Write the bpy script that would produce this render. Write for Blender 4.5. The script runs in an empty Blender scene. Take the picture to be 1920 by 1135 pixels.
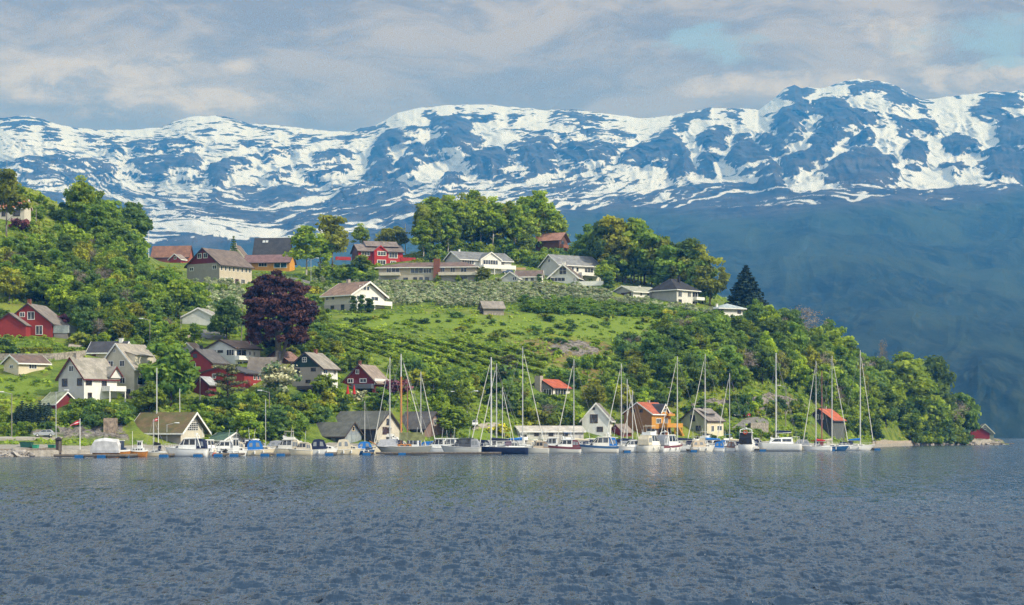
import bpy, bmesh, math, random
import numpy as np
from mathutils import Vector, Matrix

scene = bpy.context.scene
COL = scene.collection
rad = math.radians
# ---------------------------------------------------------------- camera
F, CX, HY, CH = 1920 * 70 / 36, 960.0, 815.0, 3.4      # focal length in px, centre column, horizon row, eye height
cam = bpy.data.cameras.new("camera"); cam_o = bpy.data.objects.new("camera", cam); COL.objects.link(cam_o)
cam.sensor_width = 36; cam.lens = 70; cam.shift_y = (HY - 567.5) / 1920
cam.clip_start = 1; cam.clip_end = 60000
cam_o.location = (0, 0, CH); cam_o.rotation_euler = (rad(90), 0, 0)
scene.camera = cam_o
# ---------------------------------------------------------------- light and exposure
SUN_DIR = Vector((0.80, -0.42, 0.66)).normalized()
SUN_EL = math.asin(SUN_DIR.z); SUN_AZ = math.atan2(SUN_DIR.x, SUN_DIR.y)
sun = bpy.data.lights.new("sun", 'SUN'); sun.energy = 3.6; sun.angle = rad(0.53); sun.color = (1.0, 0.98, 0.945)
sun_o = bpy.data.objects.new("sun", sun); COL.objects.link(sun_o)
sun_o.rotation_euler = (-SUN_DIR).to_track_quat('-Z', 'Y').to_euler()
scene.view_settings.view_transform = 'Standard'; scene.view_settings.look = 'None'
scene.view_settings.gamma = 1; scene.view_settings.exposure = 0.28
scene.view_settings.use_curve_mapping = False
scene.cycles.use_denoising = True; scene.cycles.denoising_prefilter = 'NONE'; scene.cycles.use_adaptive_sampling = False; scene.cycles.sample_clamp_indirect = 3.0; scene.cycles.sample_clamp_direct = 2.5
scene.cycles.max_bounces = 5; scene.cycles.diffuse_bounces = 2; scene.cycles.glossy_bounces = 2
scene.cycles.transmission_bounces = 3; scene.cycles.volume_bounces = 0; scene.cycles.transparent_max_bounces = 4


class NT:
    """small node-tree helper"""
    def __init__(s, tree): s.t = tree; s.l = tree.links
    def n(s, typ, **kw):
        nd = s.t.nodes.new(typ)
        for k, v in kw.items():
            if k.startswith('i_'):
                key = k[2:]; key = int(key) if key.isdigit() else key.replace('_', ' ')
                if hasattr(v, 'is_linked') or isinstance(v, bpy.types.NodeSocket): s.l.new(v, nd.inputs[key])
                else: nd.inputs[key].default_value = v
            else: setattr(nd, k, v)
        return nd
    def math(s, op, a, b=0.0, c=0.0, clamp=False):
        nd = s.n('ShaderNodeMath', operation=op, use_clamp=clamp)
        for i, v in enumerate((a, b, c)):
            if isinstance(v, bpy.types.NodeSocket): s.l.new(v, nd.inputs[i])
            else: nd.inputs[i].default_value = v
        return nd.outputs[0]
    def mix(s, f, a, b, blend='MIX'):
        nd = s.n('ShaderNodeMix', data_type='RGBA', blend_type=blend)
        for key, v in ((0, f), (6, a), (7, b)):
            if isinstance(v, bpy.types.NodeSocket): s.l.new(v, nd.inputs[key])
            else: nd.inputs[key].default_value = v if key == 0 else (tuple(v) + (1,))[:4]
        return nd.outputs[2]
    def noise(s, vec, scale, detail=4, rough=0.55, dist=0.0):
        nd = s.n('ShaderNodeTexNoise', i_Scale=scale, i_Detail=detail, i_Roughness=rough, i_Distortion=dist)
        if vec is not None: s.l.new(vec, nd.inputs['Vector'])
        return nd.outputs[0]
    def mapping(s, vec, scale=(1, 1, 1), loc=(0, 0, 0), rot=(0, 0, 0)):
        nd = s.n('ShaderNodeMapping'); s.l.new(vec, nd.inputs[0])
        nd.inputs['Scale'].default_value = scale; nd.inputs['Location'].default_value = loc
        nd.inputs['Rotation'].default_value = rot
        return nd.outputs[0]
    def ramp(s, v, lo, hi, a=0.0, b=1.0):
        nd = s.n('ShaderNodeMapRange', interpolation_type='SMOOTHSTEP')
        s.l.new(v, nd.inputs[0])
        for i, x in enumerate((lo, hi, a, b)): nd.inputs[i + 1].default_value = x
        return nd.outputs[0]


# ---------------------------------------------------------------- world: daylight sky with a broken layer of cloud
w = bpy.data.worlds.new("World"); scene.world = w; w.use_nodes = True; w.cycles.sampling_method = 'MANUAL'; w.cycles.sample_map_resolution = 512
for nd in list(w.node_tree.nodes): w.node_tree.nodes.remove(nd)
N = NT(w.node_tree)
out = N.n('ShaderNodeOutputWorld'); bg = N.n('ShaderNodeBackground'); bg.inputs[1].default_value = 0.1
sky = N.n('ShaderNodeTexSky', sky_type='NISHITA', sun_disc=False, sun_elevation=SUN_EL, sun_rotation=SUN_AZ,
          air_density=1.0, dust_density=1.0, ozone_density=1.5)
tc = N.n('ShaderNodeTexCoord').outputs['Generated']
sep = N.n('ShaderNodeSeparateXYZ', i_0=tc)
dx, dy, dz = sep.outputs
az = N.math('ARCTAN2', dx, dy)                              # azimuth in radians, 0 straight up the fjord
el = N.math('ARCSINE', dz)
ang = N.n('ShaderNodeCombineXYZ', i_X=az, i_Y=el, i_Z=0.0).outputs[0]
warp = N.noise(ang, 9, 3, .5)
def blob(px, py, rx, ry, amp=.10):
    """soft elliptical patch of sky centred on a bearing and elevation; its edge frayed by noise"""
    a0 = math.atan((px - CX) / F); e0 = math.atan((HY - py) / F)
    u = N.math('DIVIDE', N.math('SUBTRACT', az, a0), rx / F); v = N.math('DIVIDE', N.math('SUBTRACT', el, e0), ry / F)
    d = N.math('SQRT', N.math('ADD', N.math('MULTIPLY', u, u), N.math('MULTIPLY', v, v)))
    fray = N.math('MULTIPLY', N.math('SUBTRACT', N.noise(N.mapping(ang, (1, 2.2, 1)), 30, 7, .66), .5), 3.4)
    return N.ramp(N.math('ADD', d, fray), 1.25, .35)
wob = N.math('MULTIPLY', N.math('SUBTRACT', warp, .5), .05)
flat = N.n('ShaderNodeCombineXYZ', i_X=az, i_Y=N.math('MULTIPLY', N.math('ADD', el, wob), 3.2), i_Z=.3).outputs[0]
body = N.noise(flat, 10, 7, .6, .6)
fine = N.noise(flat, 34, 6, .62, .5)
lum = N.math('ADD', N.math('MULTIPLY', body, .7), N.math('MULTIPLY', fine, .3))
grey = N.mix(N.ramp(lum, .40, .60), (2.2, 2.04, 1.76), (4.15, 3.74, 3.1))
low = N.ramp(el, rad(12.6), rad(8.5))
grey = N.mix(N.math('MULTIPLY', low, .55), grey, (1.95, 1.98, 1.9))
puff = None
for b in ((170, 160, 270, 55), (330, 190, 230, 30), (60, 150, 160, 50), (440, 130, 40, 20), (1690, 90, 90, 50), (1480, 165, 260, 22), (1850, 160, 150, 28)):
    q = blob(*b); puff = q if puff is None else N.math('MAXIMUM', puff, q)
tex = N.ramp(N.noise(N.mapping(ang, (1, 1.9, 1)), 46, 7, .66, .5), .34, .62, .25, 1.0)
grey = N.mix(N.math('MULTIPLY', N.math('MULTIPLY', puff, tex), .8), grey, (5.5, 5.05, 4.3))
blue = None
for b in ((1860, 95, 150, 42), (1350, 85, 90, 34), (1290, 75, 40, 18)):
    q = blob(*b); blue = q if blue is None else N.math('MAXIMUM', blue, q)
high = N.math('MULTIPLY', N.ramp(el, rad(16), rad(40)), N.ramp(body, .42, .6))
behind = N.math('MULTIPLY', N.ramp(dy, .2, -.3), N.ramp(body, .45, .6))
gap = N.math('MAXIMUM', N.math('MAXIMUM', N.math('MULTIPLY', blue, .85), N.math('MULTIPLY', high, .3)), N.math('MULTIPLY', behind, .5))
skyb = N.mix(.5, sky.outputs[0], (3.0, 4.0, 5.0))
colr = N.mix(gap, grey, skyb)
# added fill: sky brightened overhead and behind the viewer, lifting shade and water
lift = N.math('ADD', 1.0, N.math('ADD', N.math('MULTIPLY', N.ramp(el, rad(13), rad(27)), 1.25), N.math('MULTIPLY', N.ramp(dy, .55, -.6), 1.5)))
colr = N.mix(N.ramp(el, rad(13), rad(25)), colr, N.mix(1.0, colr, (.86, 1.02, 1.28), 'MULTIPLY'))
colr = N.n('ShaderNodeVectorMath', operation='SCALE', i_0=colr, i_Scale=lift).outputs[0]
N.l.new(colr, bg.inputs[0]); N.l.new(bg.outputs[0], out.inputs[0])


# ---------------------------------------------------------------- numpy noise
def _hash(ix, iy, seed):
    h = (ix.astype(np.int64) * 374761393 + iy.astype(np.int64) * 668265263 + seed * 1274126177) & 0xFFFFFFFF
    h = ((h ^ (h >> 13)) * 1103515245) & 0xFFFFFFFF
    return ((h ^ (h >> 16)) & 0xFFFF) / 65535.0 * 2 * np.pi
def perlin(x, y, seed=0):
    x = np.asarray(x, float); y = np.asarray(y, float)
    x0 = np.floor(x); y0 = np.floor(y); fx = x - x0; fy = y - y0
    def g(ox, oy):
        a = _hash(x0 + ox, y0 + oy, seed)
        return np.cos(a) * (fx - ox) + np.sin(a) * (fy - oy)
    u = fx ** 3 * (fx * (fx * 6 - 15) + 10); v = fy ** 3 * (fy * (fy * 6 - 15) + 10)
    a = g(0, 0) * (1 - u) + g(1, 0) * u; b = g(0, 1) * (1 - u) + g(1, 1) * u
    return (a * (1 - v) + b * v) * 1.5
def fbm(x, y, octv=5, seed=0, gain=.5, ridged=False):
    s = 0; a = 1.0; tot = 0
    for o in range(octv):
        n = perlin(x * 2 ** o, y * 2 ** o, seed + o * 17)
        if ridged: n = 1 - 2 * np.abs(n)
        s = s + a * n; tot += a; a *= gain
    return s / tot


def interp_cols(px, xs, vals):
    return np.interp(px, xs, vals)


def grid_mesh(name, V, nr, nc):
    """mesh from an (nr, nc, 3) vertex grid"""
    me = bpy.data.meshes.new(name)
    idx = np.arange(nr * nc).reshape(nr, nc)
    q = np.stack([idx[:-1, :-1], idx[:-1, 1:], idx[1:, 1:], idx[1:, :-1]], -1).reshape(-1, 4)
    fill_mesh(me, V.reshape(-1, 3), q)
    return me
def fill_mesh(me, V, Q, smooth=True):
    k = Q.shape[1]
    me.vertices.add(len(V)); me.vertices.foreach_set('co', np.ascontiguousarray(V, np.float32).ravel())
    me.loops.add(Q.size); me.loops.foreach_set('vertex_index', np.ascontiguousarray(Q, np.int32).ravel())
    me.polygons.add(len(Q)); me.polygons.foreach_set('loop_start', np.arange(0, Q.size, k, dtype=np.int32))
    me.update(calc_edges=True)
    me.polygons.foreach_set('use_smooth', np.full(len(Q), smooth))
def set_attr(me, name, vals):
    a = me.attributes.new(name, 'FLOAT', 'POINT'); a.data.foreach_set('value', np.ascontiguousarray(vals, np.float32).ravel())


def material(name):
    m = bpy.data.materials.new(name); m.use_nodes = True
    for nd in list(m.node_tree.nodes): m.node_tree.nodes.remove(nd)
    n = NT(m.node_tree); o = n.n('ShaderNodeOutputMaterial')
    p = n.n('ShaderNodeBsdfPrincipled'); n.l.new(p.outputs[0], o.inputs[0])
    p.inputs['Roughness'].default_value = .75; p.inputs['Specular IOR Level'].default_value = .3
    return m, n, p
def setc(p, key, v, n):
    if isinstance(v, bpy.types.NodeSocket): n.l.new(v, p.inputs[key])
    else: p.inputs[key].default_value = tuple(v) + (1,) if hasattr(v, '__len__') else v


def link(o, parent=None):
    COL.objects.link(o)
    if parent is not None: o.parent = parent
    return o
def structure(name, me, mat):
    o = bpy.data.objects.new(name, me); me.materials.append(mat); link(o); o['kind'] = 'structure'; return o


# ================================================================= TERRAIN (the village hill)
# for each bearing column: the shore distance, then (row, distance) of ground seen up the hill to its crest
HILL = {
    -400: (298, [(832, 318), (822, 330), (790, 342), (690, 362), (655, 382), (560, 420), (430, 470), (330, 530)]),
    0: (305, [(832, 322), (822, 333), (790, 343), (690, 365), (655, 385), (560, 420), (430, 470), (345, 520)]),
    60: (310, [(832, 323), (822, 334), (785, 345), (690, 365), (655, 385), (560, 424), (450, 470), (352, 520)]),
    130: (318, [(832, 326), (822, 336), (757, 348), (690, 367), (650, 388), (560, 428), (460, 480), (396, 520)]),
    200: (325, [(832, 331), (822, 338), (757, 349), (700, 370), (650, 394), (560, 430), (480, 480), (434, 520)]),
    255: (331, [(832, 336), (815, 342), (750, 356), (700, 375), (650, 398), (590, 422), (520, 465), (464, 520)]),
    300: (335, [(832, 340), (800, 348), (745, 362), (660, 398), (600, 425), (540, 480), (510, 520), (493, 590)]),
    370: (342, [(832, 347), (790, 355), (740, 368), (700, 382), (640, 405), (600, 430), (530, 520), (493, 600)]),
    450: (347, [(830, 352), (780, 360), (735, 372), (690, 387), (640, 408), (600, 430), (545, 490), (498, 600)]),
    520: (351, [(830, 356), (780, 364), (745, 374), (680, 392), (620, 427), (560, 480), (525, 530), (503, 600)]),
    600: (355, [(830, 360), (790, 368), (745, 378), (690, 394), (620, 432), (585, 470), (530, 540), (500, 600)]),
    700: (360, [(830, 366), (790, 375), (742, 387), (680, 403), (600, 452), (580, 478), (520, 550), (492, 605)]),
    800: (369, [(828, 375), (790, 384), (740, 397), (680, 415), (620, 444), (578, 488), (523, 548), (468, 625)]),
    900: (378, [(828, 385), (790, 394), (720, 414), (660, 434), (610, 462), (576, 490), (520, 555), (464, 630)]),
    1000: (390, [(826, 397), (790, 407), (740, 418), (680, 435), (620, 460), (576, 500), (515, 562), (462, 635)]),
    1100: (398, [(824, 406), (790, 415), (740, 427), (680, 444), (620, 470), (580, 507), (525, 567), (470, 640)]),
    1200: (405, [(822, 414), (790, 423), (740, 436), (690, 452), (640, 472), (590, 514), (530, 575), (492, 640)]),
    1300: (415, [(820, 424), (790, 432), (740, 442), (690, 458), (640, 480), (585, 525), (550, 580), (528, 630)]),
    1400: (428, [(819, 437), (785, 446), (740, 456), (690, 472), (640, 492), (615, 512), (598, 540), (582, 580)]),
    1500: (445, [(818, 455), (790, 463), (760, 472), (720, 484), (690, 498), (672, 515), (655, 540), (642, 575)]),
    1600: (475, [(820, 488), (800, 498), (780, 508), (760, 520), (745, 532), (730, 548), (718, 565), (708, 585)]),
    1700: (600, [(824, 605), (815, 611), (806, 617), (797, 624), (790, 632), (784, 640), (779, 650), (775, 660)]),
    1790: (640, [(827, 643), (824, 647), (821, 652), (818, 657), (815, 662), (813, 668), (811, 675), (810, 682)]),
    1830: (655, [(828.2, 658), (827.5, 661), (827, 665), (826, 670), (825.5, 675), (825, 680), (824.5, 690), (824, 700)]),
    1872: (668, [(828.8, 670), (828.6, 674), (828.4, 678), (828.2, 682), (828, 688), (827.8, 696), (827.6, 705), (827.4, 715)]),
    1905: (-680, [(838, 683), (837.8, 687), (837.6, 690), (837.4, 694), (837.2, 698), (837, 702), (836.8, 708), (836.6, 715)]),
    2700: (-690, [(838, 693), (837.8, 697), (837.6, 700), (837.4, 704), (837.2, 708), (837, 712), (836.8, 718), (836.6, 725)]),
}
HX = np.array(sorted(HILL), float)
KT = np.linspace(0, 1, 61)
_ps, _pc, _YT = [], [], []
for x in sorted(HILL):
    ysh, rows = HILL[x]
    z0 = .9 if ysh > 0 else -1.0
    ysh = abs(ysh)
    p0 = HY + (CH - z0) * F / ysh
    py = np.array([p0] + [r[0] for r in rows]); yy = np.array([ysh] + [r[1] for r in rows], float)
    t = (p0 - py) / (p0 - py[-1])
    _ps.append(p0); _pc.append(py[-1]); _YT.append(np.interp(KT, t, yy))
_xf = np.arange(-420, 2700, 6.0)
def _smooth(v, k):
    ker = np.exp(-.5 * (np.arange(-3 * k, 3 * k + 1) / k) ** 2); ker /= ker.sum()
    return np.convolve(np.pad(v, 3 * k, mode='edge'), ker, 'valid')
PS = _smooth(np.interp(_xf, HX, _ps), 2); PC = _smooth(np.interp(_xf, HX, _pc), 2)
YT = np.array([_smooth(np.interp(_xf, HX, [c[k] for c in _YT]), 4) for k in range(len(KT))]).T    # (columns, knots)
kk = np.exp(-.5 * (np.arange(-4, 5) / 1.6) ** 2); kk /= kk.sum()
_in = YT[:, 1:-1]
_sm = np.array([np.convolve(np.pad(r, 4, mode='reflect', reflect_type='odd'), kk, 'valid') for r in YT])
YT = np.concatenate([YT[:, :1], _sm[:, 1:-1], YT[:, -1:]], 1)
YT = np.maximum.accumulate(YT, axis=1)


def groundY(px, py):
    """distance of the hill's ground seen at that point of the photograph"""
    ps = np.interp(px, _xf, PS); pc = np.interp(px, _xf, PC)
    t = min(max((ps - py) / (ps - pc), 0.0), 1.0)
    i = (px - _xf[0]) / 6.0; i = min(max(i, 0), len(_xf) - 1.001); i0 = int(i); f = i - i0
    return float(np.interp(t, KT, YT[i0]) * (1 - f) + np.interp(t, KT, YT[i0 + 1]) * f)
def P(px, py, Y):
    return Vector(((px - CX) / F * Y, Y, CH + (HY - py) / F * Y))
def G(px, py, lift=0.0):
    p = P(px, py, groundY(px, py)); p.z += lift; return p
def crest(px): return float(np.interp(px, _xf, PC))


def poly_mask(px, py, poly):
    inside = np.zeros(px.shape, bool); n = len(poly)
    for i in range(n):
        x1, y1 = poly[i]; x2, y2 = poly[(i + 1) % n]
        if y1 == y2: continue
        c = ((y1 > py) != (y2 > py)) & (px < (x2 - x1) * (py - y1) / (y2 - y1) + x1)
        inside ^= c
    return inside


def build_hill():
    nt = 230
    tt = np.linspace(0, 1, nt)
    cols = np.arange(-420, 2694, 4.0)
    ps = np.interp(cols, _xf, PS); pc = np.interp(cols, _xf, PC)
    Y = np.empty((nt, len(cols)))
    ci = (cols - _xf[0]) / 6.0; i0 = np.clip(ci.astype(int), 0, len(_xf) - 2); f = ci - i0
    for k, t in enumerate(tt):
        a = np.array([np.interp(t, KT, YT[i]) for i in range(len(_xf))])
        Y[k] = a[i0] * (1 - f) + a[i0 + 1] * f
    py = ps[None] + (pc - ps)[None] * tt[:, None]
    X = (cols[None] - CX) / F * Y; Z = CH + (HY - py) / F * Y
    rock = np.zeros(py.shape); dry = np.zeros(py.shape); lawn = np.zeros(py.shape); stone = np.zeros(py.shape)
    pxg = np.broadcast_to(cols[None], py.shape)
    jit = fbm(X / 9, (Z + Y * .3) / 6, 4, 5) * 9
    for poly, arr in ROCKS: arr_ = {'rock': rock, 'dry': dry, 'lawn': lawn, 'stone': stone}[arr]; arr_[poly_mask(pxg + jit * 1.2, py + jit * .7, poly)] = 1
    bump = fbm(X / 14, Y / 14, 4, 3) * .35 * np.clip((Z - 2) / 6, 0, 1)
    bump += rock * (fbm(X / 5, (Z * 2 + Y * .3) / 5, 4, 8, .6, True) * 1.3)
    Z = Z + bump * np.clip((1 - tt[:, None]) * 12, 0.1, 1)
    # quay face below the shore line, and the far side of the hill
    rowsX = [X[0], X[0]]; rowsY = [Y[0] - .5, Y[0] - .3]; rowsZ = [np.full(len(cols), -3.0), np.where(Z[0] > 0, Z[0] - .1, -3.0)]
    bx, by, bz = [], [], []
    for d, dz in ((14, -1.2), (45, -7), (110, -26), (260, -70)):
        yb = Y[-1] + d
        bx.append((cols - CX) / F * yb); by.append(yb); bz.append(np.maximum(Z[-1] + dz, -4))
    V = np.stack([np.vstack([rowsX[0], rowsX[1], X] + bx), np.vstack([rowsY[0], rowsY[1], Y] + by), np.vstack([rowsZ[0], rowsZ[1], Z] + bz)], -1)
    me = grid_mesh('hillside', V, V.shape[0], V.shape[1])
    pad = lambda a, k=0: np.vstack([np.full((2, len(cols)), k, float), a, np.zeros((4, len(cols)))])
    set_attr(me, 'rock', pad(rock)); set_attr(me, 'dry', pad(dry)); set_attr(me, 'lawn', pad(lawn)); set_attr(me, 'stone', pad(stone, 1))
    m, n, p = material('hillside_grass')
    g = n.n('ShaderNodeNewGeometry').outputs['Position']
    at = lambda k: n.n('ShaderNodeAttribute', attribute_name=k).outputs['Fac']
    a = n.noise(g, .09, 5, .6); b = n.noise(g, .6, 4, .6); c = n.noise(n.mapping(g, (1, 1, 2)), 2.2, 3, .6)
    grass = n.mix(n.ramp(b, .35, .65), (.065, .11, .016), (.14, .20, .028))
    grass = n.mix(n.ramp(a, .42, .68), grass, (.20, .23, .04))
    grass = n.mix(n.ramp(c, .55, .75, 0, .6), grass, (.03, .06, .012))
    grass = n.mix(n.math('MULTIPLY', n.ramp(n.noise(g, .22, 5, .65), .56, .72), .6), grass, (.17, .12, .05))
    grass = n.mix(n.math('MULTIPLY', at('dry'), n.ramp(b, .3, .6)), grass, (.2, .15, .06))
    grass = n.mix(n.math('MULTIPLY', at('lawn'), .85), grass, n.mix(b, (.12, .19, .022), (.19, .25, .036)))
    rk = n.noise(n.mapping(g, (1, 1, 2.4), rot=(.2, .3, 0)), .7, 8, .68, .6); cr = n.noise(n.mapping(g, (1, 1, 3)), 2.6, 5, .7)
    rockc = n.mix(n.ramp(rk, .35, .62), (.07, .06, .055), (.28, .25, .22))
    rockc = n.mix(n.ramp(cr, .55, .7, 0, .7), rockc, (.05, .045, .04))
    conc = n.mix(n.ramp(n.noise(g, 1.2, 6, .65), .3, .7), (.22, .2, .17), (.36, .33, .29))
    colr = n.mix(n.math('MULTIPLY', at('rock'), n.ramp(n.noise(g, .5, 5, .65), .38, .46)), grass, rockc)
    colr = n.mix(at('stone'), colr, conc)
    setc(p, 'Base Color', colr, n); p.inputs['Roughness'].default_value = .95; p.inputs['Specular IOR Level'].default_value = .1
    bu = n.n('ShaderNodeBump', i_Strength=.7, i_Distance=.4, i_Height=n.math('ADD', c, n.math('MULTIPLY', cr, at('rock'))))
    n.l.new(bu.outputs[0], p.inputs['Normal'])
    return structure('hillside', me, m)


# patches of bare rock, dry ground, lawn and paved quay on that hillside (outlines traced on the photograph)
ROCKS = [
    ([(185, 790), (232, 785), (240, 830), (180, 826), (150, 826), (140, 812)], 'rock'), ([(60, 812), (150, 806), (190, 824), (60, 822)], 'rock'),
    ([(1290, 768), (1340, 752), (1390, 755), (1440, 744), (1480, 752), (1510, 760), (1490, 775), (1440, 782), (1380, 772), (1320, 775)], 'rock'),
    ([(1020, 650), (1050, 640), (1110, 648), (1125, 660), (1110, 672), (1050, 668)], 'rock'),
    ([(990, 600), (905, 615), (880, 585), (920, 580), (960, 592)], 'dry'), ([(880, 590), (960, 588), (950, 602), (885, 600)], 'dry'),
    ([(960, 640), (1020, 636), (1130, 640), (1150, 655), (1120, 690), (1080, 700), (1040, 690), (1000, 660)], 'dry'),
    ([(1040, 700), (1110, 690), (1170, 700), (1200, 720), (1130, 735), (1060, 715)], 'dry'),
    ([(0, 705), (95, 712), (98, 738), (0, 735)], 'lawn'), ([(130, 625), (160, 630), (150, 650), (128, 650)], 'lawn'),
    ([(1370, 795), (1400, 785), (1440, 790), (1400, 810), (1370, 815)], 'lawn'), ([(650, 590), (1250, 588), (1380, 600), (1420, 620), (1250, 640), (1000, 625), (800, 615), (640, 610)], 'lawn'),
    ([(880, 812), (930, 800), (960, 812), (940, 828), (870, 828)], 'lawn'),
    ([(-420, 850), (-420, 833), (60, 834), (150, 836), (260, 834), (400, 836), (560, 832), (700, 832), (880, 832), (1100, 830), (1300, 828), (1420, 827), (1500, 828), (1570, 832), (1600, 850), (900, 860), (0, 870)], 'stone'),
    ([(1640, 826), (1715, 828), (1715, 840), (1630, 840)], 'stone'), ([(1800, 827), (1880, 827), (1880, 840), (1800, 840)], 'rock'),
]
build_hill()

# ================================================================= MOUNTAINS across the fjord
RIDGE = [(-500, 262), (-200, 240), (0, 222), (45, 218), (70, 222), (100, 232), (140, 241), (205, 244), (300, 241), (335, 225), (375, 218), (425, 218), (470, 232), (520, 236), (600, 243), (650, 248), (700, 236), (722, 228), (745, 211), (770, 205), (800, 201), (870, 196), (920, 197), (985, 203), (1020, 207), (1080, 206), (1140, 214), (1210, 222), (1260, 216), (1330, 202), (1390, 204), (1422, 207), (1450, 186), (1470, 168), (1490, 160), (1503, 166), (1515, 162), (1540, 166), (1575, 156), (1600, 149), (1609, 146), (1620, 150), (1662, 154), (1690, 166), (1728, 188), (1773, 182), (1810, 177), (1850, 173), (1913, 171), (2050, 180), (2250, 210), (2500, 240)]
TREELINE = [(-500, 480), (0, 480), (700, 460), (850, 445), (950, 425), (1050, 412), (1120, 400), (1300, 402), (1420, 416), (1480, 410), (1600, 395), (1750, 388), (1850, 378), (1920, 355), (2500, 350)]
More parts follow.
